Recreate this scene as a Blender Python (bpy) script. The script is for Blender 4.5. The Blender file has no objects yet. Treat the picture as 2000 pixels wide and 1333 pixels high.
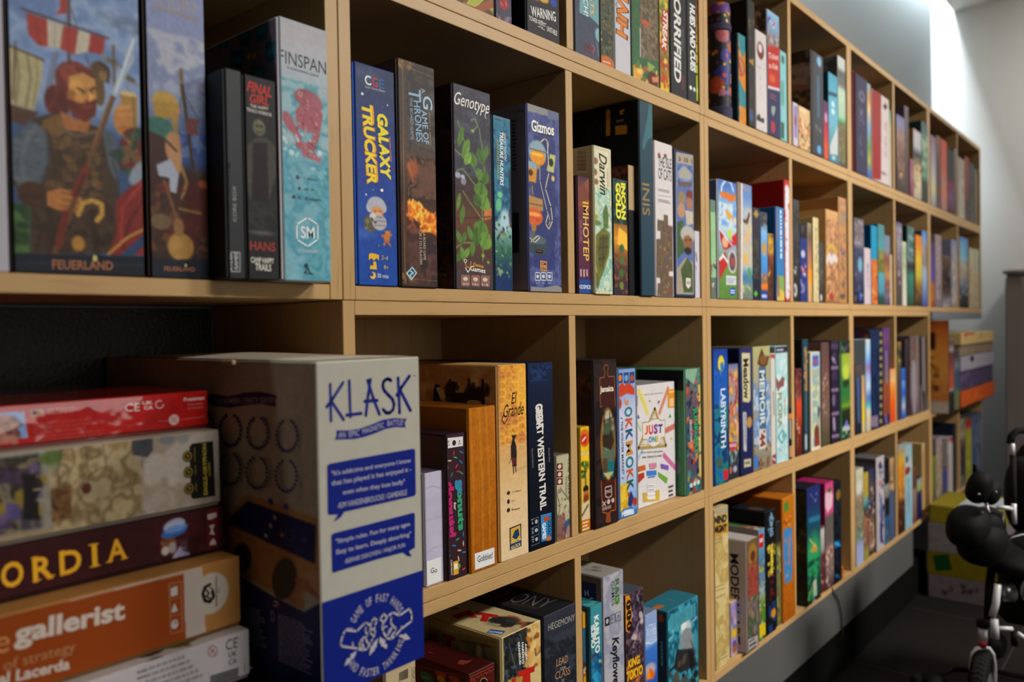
import bpy, math, random
import numpy as np
from mathutils import Matrix, Vector
from mathutils.geometry import tessellate_polygon

# ---------------------------------------------------------------- camera
H = 0.40                      # height of one shelf unit (m)
CAM = np.array([-0.5954, -0.7705, -0.0363])
YAW, PIT, ROLL, FPX = 0.70454, -0.01678, -0.01646, 1556.0
W = 0.4712                    # width of one compartment (m)
_f = np.array([math.cos(YAW)*math.cos(PIT), math.sin(YAW)*math.cos(PIT), math.sin(PIT)])
_r = np.array([math.sin(YAW), -math.cos(YAW), 0.0]); _u = np.cross(_r, _f)
RT = _r*math.cos(ROLL)+_u*math.sin(ROLL); UP = -_r*math.sin(ROLL)+_u*math.cos(ROLL)
cam = bpy.data.cameras.new('camera'); camo = bpy.data.objects.new('camera', cam)
bpy.context.scene.collection.objects.link(camo)
camo.matrix_world = Matrix(((RT[0], UP[0], -_f[0], CAM[0]), (RT[1], UP[1], -_f[1], CAM[1]), (RT[2], UP[2], -_f[2], CAM[2]), (0, 0, 0, 1)))
cam.sensor_width = 36.0; cam.lens = FPX*36/2000; cam.clip_start = 0.02; cam.clip_end = 60
cam.dof.use_dof = True; cam.dof.focus_distance = 1.18; cam.dof.aperture_fstop = 3.4
bpy.context.scene.camera = camo

# ---------------------------------------------------------------- world, lights, exposure
sc = bpy.context.scene
wd = bpy.data.worlds.new('room_air'); sc.world = wd; wd.use_nodes = True
wd.node_tree.nodes['Background'].inputs[0].default_value = (0.9, 0.95, 1, 1)
wd.node_tree.nodes['Background'].inputs[1].default_value = 0.0
sc.view_settings.view_transform = 'Standard'; sc.view_settings.look = 'None'
sc.view_settings.gamma = 1.0; sc.view_settings.use_curve_mapping = False
sc.view_settings.exposure = -0.07
FLOOR = -1.07; CEIL = 1.645; WALLY = 0.312; FARX = 4.3
def area(name, loc, size, power, col, rot=(0, 0, 0), spread=math.pi):
    l = bpy.data.lights.new(name, 'AREA'); l.shape = 'RECTANGLE'; l.size, l.size_y = size
    l.energy = power; l.color = col; l.spread = spread
    o = bpy.data.objects.new(name, l); sc.collection.objects.link(o); o.location = loc; o.rotation_euler = rot
    return o
R45 = math.radians(48)
area('track_flood_light', (2.3, -2.4, CEIL-0.03), (0.9, 0.25), 47, (1.0, 0.955, 0.89), (R45, 0, math.radians(14)), math.radians(84))
area('track_flood_light', (0.35, -2.5, CEIL-0.03), (0.9, 0.25), 25, (1.0, 0.955, 0.89), (R45, 0, 0), math.radians(110))
area('cove_strip_light', (1.6, 0.255, 1.97), (5.2, 0.09), 170, (0.80, 0.93, 1.0))
area('added_far_wall_light', (3.75, -1.0, CEIL-0.03), (0.3, 0.3), 27, (1.0, 0.94, 0.86), (0, math.radians(-40), 0), math.radians(150))  # unseen lamp added to brighten the upper far wall

# ---------------------------------------------------------------- helpers
C = sc.collection
def lin(h):
    h = h.lstrip('#'); c = np.array([int(h[i:i+2], 16)/255 for i in (0, 2, 4)])
    return np.where(c <= 0.04045, c/12.92, ((c+0.055)/1.055)**2.4)
GAIN = 1.28
def s2l(c):
    c = np.clip((np.clip(c, 0, 1)-.04)/.96, 0, 1)**1.10
    return np.clip(np.where(c <= 0.04045, c/12.92, ((c+0.055)/1.055)**2.4)*GAIN, 0, 0.92)
def rgb(h):
    h = h.lstrip('#')
    if len(h) == 3: h = ''.join(a*2 for a in h)
    return np.array([int(h[i:i+2], 16)/255 for i in (0, 2, 4)])
def ray(x, y): return _f + RT*(x-1000)/FPX - UP*(y-666.5)/FPX
def onY(x, y, Y=0.0):
    r = ray(x, y); return CAM+r*((Y-CAM[1])/r[1])
def onX(x, y, X):
    r = ray(x, y); return CAM+r*((X-CAM[0])/r[0])
def onZ(x, y, Z):
    r = ray(x, y); return CAM+r*((Z-CAM[2])/r[2])
def far(x, y, d): return CAM+ray(x, y)*d
def proj(p):
    d = np.asarray(p)-CAM; z = d@_f
    return 1000+FPX*(d@RT)/z, 666.5-FPX*(d@UP)/z

def node_mat(name, base=None, rough=0.5, metal=0.0, spec=0.5):
    m = bpy.data.materials.new(name); m.use_nodes = True
    b = m.node_tree.nodes['Principled BSDF']
    if base is not None: b.inputs['Base Color'].default_value = (*base, 1)
    b.inputs['Roughness'].default_value = rough; b.inputs['Metallic'].default_value = metal
    b.inputs['Specular IOR Level'].default_value = spec
    return m, m.node_tree, b
def mottled(name, a, b, scale=30, rough=0.5, metal=0.0, bump=0.0, stretch=(1, 1, 1), spec=0.5, detail=6):
    m, t, p = node_mat(name, rough=rough, metal=metal, spec=spec)
    tc = t.nodes.new('ShaderNodeTexCoord'); mp = t.nodes.new('ShaderNodeMapping'); mp.inputs['Scale'].default_value = stretch
    n = t.nodes.new('ShaderNodeTexNoise'); n.inputs['Scale'].default_value = scale; n.inputs['Detail'].default_value = detail
    r = t.nodes.new('ShaderNodeMix'); r.data_type = 'RGBA'
    r.inputs['A'].default_value = (*a, 1); r.inputs['B'].default_value = (*b, 1)
    t.links.new(tc.outputs['Object'], mp.inputs['Vector']); t.links.new(mp.outputs['Vector'], n.inputs['Vector'])
    t.links.new(n.outputs['Fac'], r.inputs['Factor']); t.links.new(r.outputs['Result'], p.inputs['Base Color'])
    if bump:
        bp = t.nodes.new('ShaderNodeBump'); bp.inputs['Strength'].default_value = bump; bp.inputs['Distance'].default_value = 0.002
        t.links.new(n.outputs['Fac'], bp.inputs['Height']); t.links.new(bp.outputs['Normal'], p.inputs['Normal'])
    return m
def wood(name, axis, a=(0.452, 0.270, 0.106), b=(0.525, 0.328, 0.138), g=(0.355, 0.196, 0.070)):
    m, t, p = node_mat(name, rough=0.42, spec=0.35)
    tc = t.nodes.new('ShaderNodeTexCoord'); mp = t.nodes.new('ShaderNodeMapping')
    mp.inputs['Scale'].default_value = {'x': (0.09, 1, 1), 'z': (1, 1, 0.09)}[axis]
    n = t.nodes.new('ShaderNodeTexNoise'); n.inputs['Scale'].default_value = 150; n.inputs['Detail'].default_value = 5; n.inputs['Roughness'].default_value = 0.6
    n2 = t.nodes.new('ShaderNodeTexNoise'); n2.inputs['Scale'].default_value = 22; n2.inputs['Detail'].default_value = 4; n2.inputs['Distortion'].default_value = 1.2
    for q in (n, n2): t.links.new(mp.outputs['Vector'], q.inputs['Vector'])
    t.links.new(tc.outputs['Object'], mp.inputs['Vector'])
    r = t.nodes.new('ShaderNodeMix'); r.data_type = 'RGBA'; r.inputs['A'].default_value = (*a, 1); r.inputs['B'].default_value = (*b, 1)
    t.links.new(n2.outputs['Fac'], r.inputs['Factor'])
    cr = t.nodes.new('ShaderNodeValToRGB'); cr.color_ramp.elements[0].position = 0.56; cr.color_ramp.elements[0].color = (0, 0, 0, 1)
    cr.color_ramp.elements[1].position = 0.72; cr.color_ramp.elements[1].color = (0.75, 0.75, 0.75, 1)
    t.links.new(n.outputs['Fac'], cr.inputs['Fac'])
    r2 = t.nodes.new('ShaderNodeMix'); r2.data_type = 'RGBA'; r2.inputs['B'].default_value = (*g, 1)
    t.links.new(cr.outputs['Color'], r2.inputs['Factor']); t.links.new(r.outputs['Result'], r2.inputs['A'])
    t.links.new(r2.outputs['Result'], p.inputs['Base Color'])
    return m
WX = wood('maple_laminate_lengthwise', 'x'); WZ = wood('maple_laminate_upright', 'z')
def print_mat(name, rough, coat=0.0, bump=0.0):
    m, t, p = node_mat(name, rough=rough, spec=0.22)
    a = t.nodes.new('ShaderNodeAttribute'); a.attribute_name = 'Col'
    t.links.new(a.outputs['Color'], p.inputs['Base Color']); p.inputs['Coat Weight'].default_value = coat; p.inputs['Coat Roughness'].default_value = 0.05; p.inputs['Coat IOR'].default_value = 1.8
    tc = t.nodes.new('ShaderNodeTexCoord'); n = t.nodes.new('ShaderNodeTexNoise'); n.inputs['Scale'].default_value = 900 if not bump else 14
    n.inputs['Detail'].default_value = 3
    bp = t.nodes.new('ShaderNodeBump'); bp.inputs['Strength'].default_value = bump or 0.04; bp.inputs['Distance'].default_value = 0.004 if bump else 0.0004
    t.links.new(tc.outputs['Object'], n.inputs['Vector']); t.links.new(n.outputs['Fac'], bp.inputs['Height'])
    t.links.new(bp.outputs['Normal'], p.inputs['Coat Normal'] if bump else p.inputs['Normal'])
    return m
PRINT = print_mat('printed_card', 0.5)
SHRINK = print_mat('printed_card_in_shrink_wrap', 0.4, coat=1.0, bump=0.5)

class MB:
    """collects vertices, faces and colours into one mesh"""
    def __init__(s): s.v = []; s.f = []; s.c = []; s.n = 0
    def add(s, v, f, c):
        v = np.asarray(v, float).reshape(-1, 3); c = np.asarray(c, float)
        if c.ndim == 1: c = np.tile(c, (len(v), 1))
        s.v.append(v); s.c.append(c); s.f += [tuple(int(i)+s.n for i in q) for q in f]; s.n += len(v)
    def grid(s, P, c):
        """P: (ny,nx,3) points, c: (ny,nx,3)"""
        ny, nx = P.shape[:2]; i = np.arange(nx*ny).reshape(ny, nx)+s.n
        q = np.stack([i[:-1, :-1], i[1:, :-1], i[1:, 1:], i[:-1, 1:]], -1).reshape(-1, 4)
        s.v.append(P.reshape(-1, 3)); s.c.append(c.reshape(-1, 3)); s.f += q.tolist(); s.n += nx*ny
    def box(s, a, b, c=(0.5, 0.5, 0.5), r=0.0006):
        a = np.array(a, float); b = np.array(b, float); r = min(r, *(0.3*(b-a)))
        vs = []; idx = {}
        for sx in (0, 1):
            for sy in (0, 1):
                for sz in (0, 1):
                    p = np.array([(a, b)[sx][0], (a, b)[sy][1], (a, b)[sz][2]])
                    d = np.array([1-2*sx, 1-2*sy, 1-2*sz])*r
                    for ax in range(3):     # vertex lying on face ax
                        q = p+d; q[ax] = p[ax]; idx[(sx, sy, sz, ax)] = len(vs); vs.append(q)
        f = []
        for ax in range(3):
            o = [k for k in range(3) if k != ax]
            for side in (0, 1):
                loop = []
                for (i, j) in ((0, 0), (1, 0), (1, 1), (0, 1)):
                    k = [0, 0, 0]; k[ax] = side; k[o[0]] = i; k[o[1]] = j; loop.append(idx[(*k, ax)])
                f.append(loop)
            for i in (0, 1):                # edges parallel to ax
                for j in (0, 1):
                    e = []
                    for k, w in ((0, o[0]), (1, o[0]), (1, o[1]), (0, o[1])):
                        q = [0, 0, 0]; q[ax] = k; q[o[0]] = i; q[o[1]] = j; e.append(idx[(*q, w)])
                    f.append(e)
        for sx in (0, 1):
            for sy in (0, 1):
                for sz in (0, 1): f.append([idx[(sx, sy, sz, ax)] for ax in range(3)])
        cen = (a+b)/2; V = np.array(vs); g = []
        for q in f:
            nrm = np.cross(V[q[1]]-V[q[0]], V[q[2]]-V[q[0]])
            g.append(q if nrm@(V[q].mean(0)-cen) > 0 else q[::-1])
        s.add(vs, g, c)
    def tube(s, pts, rad, c=(0.5, 0.5, 0.5), seg=12, closed=False):
        pts = [np.array(p, float) for p in pts]; n = len(pts)
        rads = rad if hasattr(rad, '__len__') else [rad]*n
        ref = np.array([0.13, 0.21, 1.0]); rings = []
        for i, p in enumerate(pts):
            t = pts[(i+1) % n if closed else min(i+1, n-1)]-pts[(i-1) if closed else max(i-1, 0)]
            t = t/(np.linalg.norm(t)+1e-9); a = np.cross(t, ref); a /= np.linalg.norm(a)+1e-9; b = np.cross(t, a)
            ref = b if False else ref
            rings.append([p+(a*math.cos(k*2*math.pi/seg)+b*math.sin(k*2*math.pi/seg))*rads[i] for k in range(seg)])
        f = []; m = n if closed else n-1
        for i in range(m):
            for k in range(seg):
                j = (i+1) % n; f.append((i*seg+k, i*seg+(k+1) % seg, j*seg+(k+1) % seg, j*seg+k))
        if not closed: f += [tuple(range(seg))[::-1], tuple(range((n-1)*seg, n*seg))]
        s.add(np.array(rings).reshape(-1, 3), f, c)
    def lathe(s, prof, cen, axis='z', c=(0.5, 0.5, 0.5), seg=40):
        """prof: list of (radius, offset along axis)"""
        cen = np.array(cen, float); ax = {'x': 0, 'y': 1, 'z': 2}[axis]; o = [(ax+1) % 3, (ax+2) % 3]; v = []; f = []
        for r, h in prof:
            for k in range(seg):
                p = cen.copy(); p[ax] += h; p[o[0]] += r*math.cos(2*math.pi*k/seg); p[o[1]] += r*math.sin(2*math.pi*k/seg); v.append(p)
        for i in range(len(prof)-1):
            for k in range(seg): f.append((i*seg+k, i*seg+(k+1) % seg, (i+1)*seg+(k+1) % seg, (i+1)*seg+k))
        f.append(tuple(range(seg))[::-1]); f.append(tuple(range((len(prof)-1)*seg, len(prof)*seg)))
        s.add(v, f, c)
    def build(s, name, mat, parent=None, origin=(0, 0, 0), smooth=False, col=False):
        V = np.concatenate(s.v)-np.array(origin)
        me = bpy.data.meshes.new(name); me.from_pydata(V.tolist(), [], s.f)
        if col:
            at = me.color_attributes.new('Col', 'FLOAT_COLOR', 'POINT')
            cc = np.concatenate(s.c); at.data.foreach_set('color', np.hstack([cc, np.ones((len(cc), 1))]).astype(np.float32).ravel())
        me.materials.append(mat)
        if smooth: me.polygons.foreach_set('use_smooth', np.ones(len(me.polygons), bool))
        me.update()
        o = bpy.data.objects.new(name, me); C.objects.link(o)
        if parent is not None: o.parent = parent
        else: o.location = origin
        return o
def tag(o, label=None, cat=None, group=None, kind=None):
    if label: o['label'] = label
    if cat: o['category'] = cat
    if group: o['group'] = group
    if kind: o['kind'] = kind
    return o
def empty(name, loc, label, cat, group=None):
    e = bpy.data.objects.new(name, None); e.empty_display_size = 0.05; C.objects.link(e); e.location = loc
    return tag(e, label, cat, group)

# ---------------------------------------------------------------- lettering
_tc = {}
def glyphs(s, bold=0.0, shear=0.0):
    k = (s, bold, shear)
    if k not in _tc:
        cu = bpy.data.curves.new('lettering', 'FONT'); cu.body = s; cu.offset = bold; cu.shear = shear; cu.resolution_u = 3
        cu.align_x = 'CENTER'; cu.space_line = 0.85
        o = bpy.data.objects.new('lettering', cu); me = o.to_mesh()
        V = np.array([v.co[:2] for v in me.vertices]) if len(me.vertices) else np.zeros((1, 2)); F = [tuple(p.vertices) for p in me.polygons]
        o.to_mesh_clear(); bpy.data.objects.remove(o); bpy.data.curves.remove(cu)
        a, b = V.min(0), V.max(0); V = (V-a)/np.maximum(b-a, 1e-6)-0.5
        _tc[k] = (V, F)
    return _tc[k]

# ---------------------------------------------------------------- printed faces
class Face:
    """a rectangle in the scene with its own (u right, v down) frame; crop=(ox,oy,s) reads photo-crop coordinates"""
    def __init__(s, O, U, V, crop, plane, res):
        s.O = np.array(O, float); s.U = np.array(U, float); s.V = np.array(V, float)
        s.w = np.linalg.norm(s.U); s.h = np.linalg.norm(s.V); s.N = np.cross(s.V/s.h, s.U/s.w)   # outward
        s.crop = crop; s.plane = plane; s.res = res
        s.nx = max(6, int(round(s.w/res))); s.ny = max(6, int(round(s.h/res)))
        s.cw, s.ch = (s.nx+1)*2, (s.ny+1)*2
        s.img = np.zeros((s.ch, s.cw, 3)); s.layer = 0; s.over = []
        s.gu, s.gv = np.meshgrid((np.arange(s.cw)+.5)/s.cw, (np.arange(s.ch)+.5)/s.ch)
        s.X = s.gu*s.w; s.Y = s.gv*s.h
    def m(s, x, y):
        """crop coordinate -> metres inside the face"""
        if s.crop is None: return np.array([x*s.w, y*s.h])
        ox, oy, k = s.crop; px, py = ox+x/k, oy+y/k; ax, val = s.plane
        p = (onX, onY, onZ)[ax](px, py, val)-s.O
        return np.array([p@s.U/s.w, p@s.V/s.h])
    def scale(s, x, y):
        if s.crop is None: return s.w, s.h
        a = s.m(x, y); return np.linalg.norm(s.m(x+4, y)-a)/4, np.linalg.norm(s.m(x, y+4)-a)/4
    def blend(s, mask, col):
        s.img += mask[..., None]*(rgb(col)-s.img) if isinstance(col, str) else mask[..., None]*(col-s.img)
    def pmask(s, P):
        P = np.asarray(P); ins = np.zeros(s.X.shape, bool)
        a, b = P.min(0), P.max(0)
        i0, i1 = np.searchsorted(s.Y[:, 0], (a[1], b[1])); j0, j1 = np.searchsorted(s.X[0], (a[0], b[0]))
        X = s.X[i0:i1, j0:j1]; Y = s.Y[i0:i1, j0:j1]; q = ins[i0:i1, j0:j1]
        for k in range(len(P)):
            x0, y0 = P[k]; x1, y1 = P[(k+1) % len(P)]
            if y0 == y1: continue
            q ^= ((Y < max(y0, y1)) & (Y >= min(y0, y1))) & (X < (x1-x0)*(Y-y0)/(y1-y0)+x0)
        return ins.astype(float)
    def dline(s, P):
        d = np.full(s.X.shape, 9.0)
        for a, b in zip(P[:-1], P[1:]):
            e = b-a; L = e@e+1e-12
            t = np.clip(((s.X-a[0])*e[0]+(s.Y-a[1])*e[1])/L, 0, 1)
            d = np.minimum(d, np.hypot(s.X-a[0]-t*e[0], s.Y-a[1]-t*e[1]))
        return d
    def noise(s, scale, seed, octv=3):
        """value noise 0..1; scale in metres"""
        out = np.zeros(s.X.shape); amp = 1.0; tot = 0; rs = np.random.RandomState(seed)
        for o in range(octv):
            gx, gy = int(s.w/scale)+3, int(s.h/scale)+3; g = rs.rand(gy, gx)
            fx, fy = s.X/scale, s.Y/scale; i, j = fy.astype(int), fx.astype(int); u, v = fx-j, fy-i
            u = u*u*(3-2*u); v = v*v*(3-2*v); i = np.clip(i, 0, gy-2); j = np.clip(j, 0, gx-2)
            out += amp*((g[i, j]*(1-u)+g[i, j+1]*u)*(1-v)+(g[i+1, j]*(1-u)+g[i+1, j+1]*u)*v)
            tot += amp; amp *= .55; scale /= 2.1
        return out/tot
    def paint(s, ops):
        if len([1 for o in ops if o[0] in 'ecpl']) > 4 or any(o[0] in 'bc' for o in ops): ops = list(ops)+[('z',)]
        for op in ops:
            k = op[0]; a = op[1:]
            if k == 'z':
                l_ = np.clip(1.15-1.3*s.img.mean(-1), .05, 1); s.img *= (1+l_*(.16*(s.noise(.009, 11)-.5)+.26*(s.noise(.0032, 12, 2)-.5)))[..., None]
            elif k == 'K': s.crop = CROPS[a[0]]; s.over.append(op)
            elif k == 'f': s.img[:] = rgb(a[0])
            elif k == 'g':
                ys = [s.m(s._cx(), y)[1] for y, _ in a[0]]; cs = np.array([rgb(c) for _, c in a[0]])
                for ch in range(3): s.img[..., ch] = np.interp(s.Y, ys, cs[:, ch])
            elif k == 'n':
                n = s.noise(a[1] if len(a) > 1 else .01, 3)-.5; s.img *= 1+a[0]*2*n[..., None]
            elif k == 'c':      # cloud of colours: x0,y0,x1,y1,palette,scale m,seed
                x0, y0, x1, y1, pal, scl, sd = a; cols = [rgb(c) for c in pal]
                A, B = s.m(x0, y0), s.m(x1, y1); ed = .25*scl
                msk = np.clip((s.X-min(A[0], B[0]))/ed+.5, 0, 1)*np.clip((max(A[0], B[0])-s.X)/ed+.5, 0, 1)*np.clip((s.Y-min(A[1], B[1]))/ed+.5, 0, 1)*np.clip((max(A[1], B[1])-s.Y)/ed+.5, 0, 1)
                n = s.noise(scl, sd, 3); n = np.clip((n-.22)/.56, 0, .999)*len(cols); i = n.astype(int)
                t = np.clip((n-i)*1.4-.2, 0, 1)[..., None]; cc = np.array(cols+[cols[-1]])
                s.blend(msk, cc[i]*(1-t)+cc[i+1]*t)
            elif k == 'e':
                x, y, rx, ry, col = a[:5]; sf = a[5] if len(a) > 5 else .12; c0 = s.m(x, y); sx, sy = s.scale(x, y); rot = a[6] if len(a) > 6 else 0
                dx, dy = s.X-c0[0], s.Y-c0[1]; cr, sr = math.cos(rot), math.sin(rot)
                d = np.hypot((dx*cr+dy*sr)/(rx*sx), (-dx*sr+dy*cr)/(ry*sy)); s.blend(np.clip((1-d)/max(sf, .02)+.5, 0, 1), col)
            elif k == 'v':      # pointed leaf with a darker midrib
                x, y, rx, ry, col, sf, rot = a; c0 = s.m(x, y); sx, sy = s.scale(x, y); dx, dy = s.X-c0[0], s.Y-c0[1]; cr, sr = math.cos(rot), math.sin(rot)
                A_, B_ = (dx*cr+dy*sr)/(rx*sx), (-dx*sr+dy*cr)/(ry*sy); wv = np.cos(np.clip(B_, -1, 1)*math.pi/2)**.8+1e-3
                mk = np.clip((1-np.abs(A_)/wv)/.15, 0, 1)*(np.abs(B_) < 1); s.blend(mk, col); s.blend(mk*np.clip(1-np.abs(A_)/.16, 0, 1)*.45, rgb(col)*.6); s.blend(mk*np.clip(A_, 0, 1)*.35, rgb(col)*1.25)
            elif k == 'p': s.blend(s.pmask([s.m(*q) for q in a[0]])*(a[2] if len(a) > 2 else 1), a[1])
            elif k == 'l':
                P = [s.m(*q) for q in a[0]]; sx, sy = s.scale(*a[0][0]); r = a[1]*sx/2
                s.blend(np.clip((r-s.dline(P))/max(.3*r, s.res*.6)+.5, 0, 1)*(a[3] if len(a) > 3 else 1), a[2])
            elif k == 'b':      # scattered irregular dabs
                sd, n, x0, y0, x1, y1, size, pal = a; rs = random.Random(sd)
                A, B = s.m(x0, y0), s.m(x1, y1)
                for _ in range(n):
                    cx, cy = rs.uniform(A[0], B[0]), rs.uniform(A[1], B[1]); q = rs.uniform(.5, 1.3)*size; st = rs.uniform(.6, 2.2); an = rs.uniform(0, 3.14)
                    pts = []
                    for t in range(7):
                        rr = q*rs.uniform(.6, 1.15); ang = t*6.283/7; x = rr*math.cos(ang)*st; y = rr*math.sin(ang)
                        pts.append((cx+x*math.cos(an)-y*math.sin(an), cy+x*math.sin(an)+y*math.cos(an)))
                    s.blend(s.pmask(pts)*.85, rs.choice(pal))
            elif k == 'F':      # blur of what is painted so far
                for _ in range(int(a[0])):
                    t = s.img.copy(); t[1:] += s.img[:-1]; t[:-1] += s.img[1:]; t[:, 1:] += s.img[:, :-1]; t[:, :-1] += s.img[:, 1:]
                    w = np.full(s.X.shape, 5.0); w[0] -= 1; w[-1] -= 1; w[:, 0] -= 1; w[:, -1] -= 1; s.img = t/w[..., None]
            else: s.over.append(op)
    def _cx(s):
        if s.crop is None: return .5
        c = s.O+s.U/2+s.V/2; x, y = proj(c); return (x-s.crop[0])*s.crop[2]
    def emit(s, mb):
        c = s.img.reshape(s.ny+1, 2, s.nx+1, 2, 3).mean((1, 3))
        u, v = np.meshgrid(np.linspace(0, 1, s.nx+1), np.linspace(0, 1, s.ny+1))
        mb.grid(s.O+u[..., None]*s.U+v[..., None]*s.V, s2l(c)); u1, v1 = s.U/s.w, s.V/s.h; e = 0.00012
        def put(P, F, col):
            nonlocal e
            P = np.asarray(P); e += 0.00002
            P = np.stack([np.clip(P[:, 0], 0, s.w), np.clip(P[:, 1], 0, s.h)], 1)
            mb.add(s.O+P[:, :1]*u1+P[:, 1:]*v1+s.N*e, F, s2l(rgb(col)))
        for op in s.over:
            k = op[0]; a = op[1:]
            if k == 'K': s.crop = CROPS[a[0]]
            elif k == 'P':
                P = np.array([s.m(*q) for q in a[0]]); T = tessellate_polygon([[Vector((*p, 0)) for p in P]]); put(P, [t[::-1] for t in T], a[1])
            elif k == 'E':
                x, y, rx, ry, col = a[:5]; c0 = s.m(x, y); sx, sy = s.scale(x, y)
                put([(c0[0]+rx*sx*math.cos(t*.2618), c0[1]+ry*sy*math.sin(t*.2618)) for t in range(24)], [tuple(range(24))], col)
            elif k == 'L':      # points, width px, colour, closed
                P = [s.m(*q) for q in a[0]]; sx, sy = s.scale(*a[0][0]); r = a[1]*(sx+sy)/4 if s.crop is None else a[1]*sx/2
                if len(a) > 3 and a[3]: P.append(P[0])
                V = []; F = []
                for p, q in zip(P[:-1], P[1:]):
                    d = q-p; L = np.hypot(*d)
                    if L < 1e-9: continue
                    n = np.array([-d[1], d[0]])/L*r; b = len(V); V += [p+n, p-n, q-n, q+n]; F.append((b, b+1, b+2, b+3))
                for p in P:
                    b = len(V); V += [p+r*np.array([math.cos(t*.785), math.sin(t*.785)]) for t in range(8)]; F.append(tuple(range(b, b+8)))
                put(V, F, a[2])
            elif k == 'T':      # text, xa,ya, xb,yb, height px, colour, bold, shear
                txt, xa, ya, xb, yb, hp, col = a[:7]; bold = a[7] if len(a) > 7 else 0.0; sh = a[8] if len(a) > 8 else 0.0
                A, B = s.m(xa, ya), s.m(xb, yb); d = B-A; L = np.hypot(*d); t = d/L; nn = np.array([t[1], -t[0]])
                sx, sy = s.scale((xa+xb)/2, (ya+yb)/2); hm = hp*(sx if abs(xb-xa) < abs(yb-ya) else sy)
                G, F = glyphs(txt, bold, sh); P = (A+B)/2+G[:, :1]*L*t+G[:, 1:]*hm*nn
                put(P, F, col)
            elif k == 'A':      # text on an arc: string, cx,cy, radius px, ang0, ang1, height px, colour, inward?
                txt, x, y, R, a0, a1, hp, col = a[:8]; flip = a[8] if len(a) > 8 else False
                c0 = s.m(x, y); sx, sy = s.scale(x, y); Rm = R*sx; hm = hp*sx; n = len(txt)
                for i, ch in enumerate(txt):
                    if ch == ' ': continue
                    an = math.radians(a0+(a1-a0)*(i+.5)/n); G, F = glyphs(ch, .01)
                    rd = np.array([math.cos(an), -math.sin(an)]); tg = np.array([-rd[1], rd[0]]); cw = abs(math.radians(a1-a0))*Rm/n*.72
                    if ch in "I!'.,": cw *= .35
                    if flip: rd2, tg2 = -rd, -tg  # letters stand towards the centre
                    else: rd2, tg2 = rd, tg
                    P = c0+rd*Rm+G[:, :1]*cw*tg2+G[:, 1:]*hm*rd2; put(P, F, col)
            elif k == 'Q':      # fine print: x0,y0,x1,y1,colour,lines,vertical?
                x0, y0, x1, y1, col, n = a[:6]; ver = len(a) > 6 and a[6]; rs = random.Random(int(x0*7+y0)); V = []; F = []
                A, B = s.m(x0, y0), s.m(x1, y1); D = B-A
                for i in range(n):
                    t = (i+.5)/n; hh = .26/n; x = 0.0; end = rs.uniform(.7, 1.0)
                    while x < end:
                        wd_ = rs.uniform(.03, .12) if D[0] else .1; q = min(x+wd_, end)
                        for (s0, s1) in [(x, q)]:
                            c4 = [(s0, t-hh), (s1, t-hh), (s1, t+hh), (s0, t+hh)]
                            if ver: c4 = [(1-b_, a_) for a_, b_ in c4]
                            b = len(V); V += [A+D*np.array(p) for p in c4]; F.append((b, b+1, b+2, b+3))
                        x = q+.02
                put(V, F, col)

def ring_box(mb, a, b, faces, edge, r=0.0011):
    """a box with softened edges; faces: dict of Face (front/left/top) already painted, other sides take the edge colour"""
    a = np.array(a, float); b = np.array(b, float)
    mb.box(a, b, s2l(rgb(edge)), r)
    for f in faces: f.emit(mb)

# ---------------------------------------------------------------- room shell
wallm = mottled('grey_painted_plaster', (0.19, 0.20, 0.202), (0.215, 0.225, 0.228), 60, 0.8, bump=0.03)
farm = mottled('pale_painted_plaster', (0.55, 0.545, 0.53), (0.59, 0.585, 0.57), 50, 0.8, bump=0.03)
ceilm = mottled('ceiling_paint', (0.62, 0.62, 0.60), (0.66, 0.66, 0.64), 50, 0.85)
floorm = mottled('dark_stone_tile', (0.006, 0.0055, 0.005), (0.012, 0.0108, 0.0098), 5, 0.6, bump=0.05, spec=0.12)
darkm = mottled('near_black_paint', (0.003, 0.003, 0.003), (0.005, 0.005, 0.005), 40, 0.8, spec=0.05)
greym = mottled('mid_grey_laminate', (0.078, 0.078, 0.075), (0.092, 0.092, 0.088), 80, 0.6, spec=0.15)
def slab(name, a, b, mat, kind='structure'):
    m = MB(); m.box(a, b, r=0.0); o = m.build(name, mat, origin=tuple(a)); o['kind'] = kind; return o
slab('floor', (-3.5, -4.6, FLOOR-.05), (4.5, 0.5, FLOOR), floorm)
slab('wall_back', (-3.5, WALLY, FLOOR), (4.3, WALLY+.1, 2.05), wallm)
slab('wall_far', (FARX, -4.6, FLOOR), (FARX+.1, WALLY+.1, 2.05), farm)
slab('wall_near', (-3.6, -4.6, FLOOR), (-3.5, WALLY+.1, 2.05), wallm)
slab('wall_right', (-3.5, -4.7, FLOOR), (4.3, -4.6, CEIL), wallm)
m = MB(); m.box((-3.5, -4.6, CEIL), (4.3, 0.203, CEIL+.02), r=0.0); m.box((-3.5, 0.183, CEIL+.02), (4.3, 0.203, 2.0), r=0.0)
m.box((-3.5, 0.15, 2.0), (4.3, WALLY+.02, 2.05), r=0.0)
o = m.build('ceiling', ceilm); o['kind'] = 'structure'
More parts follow.
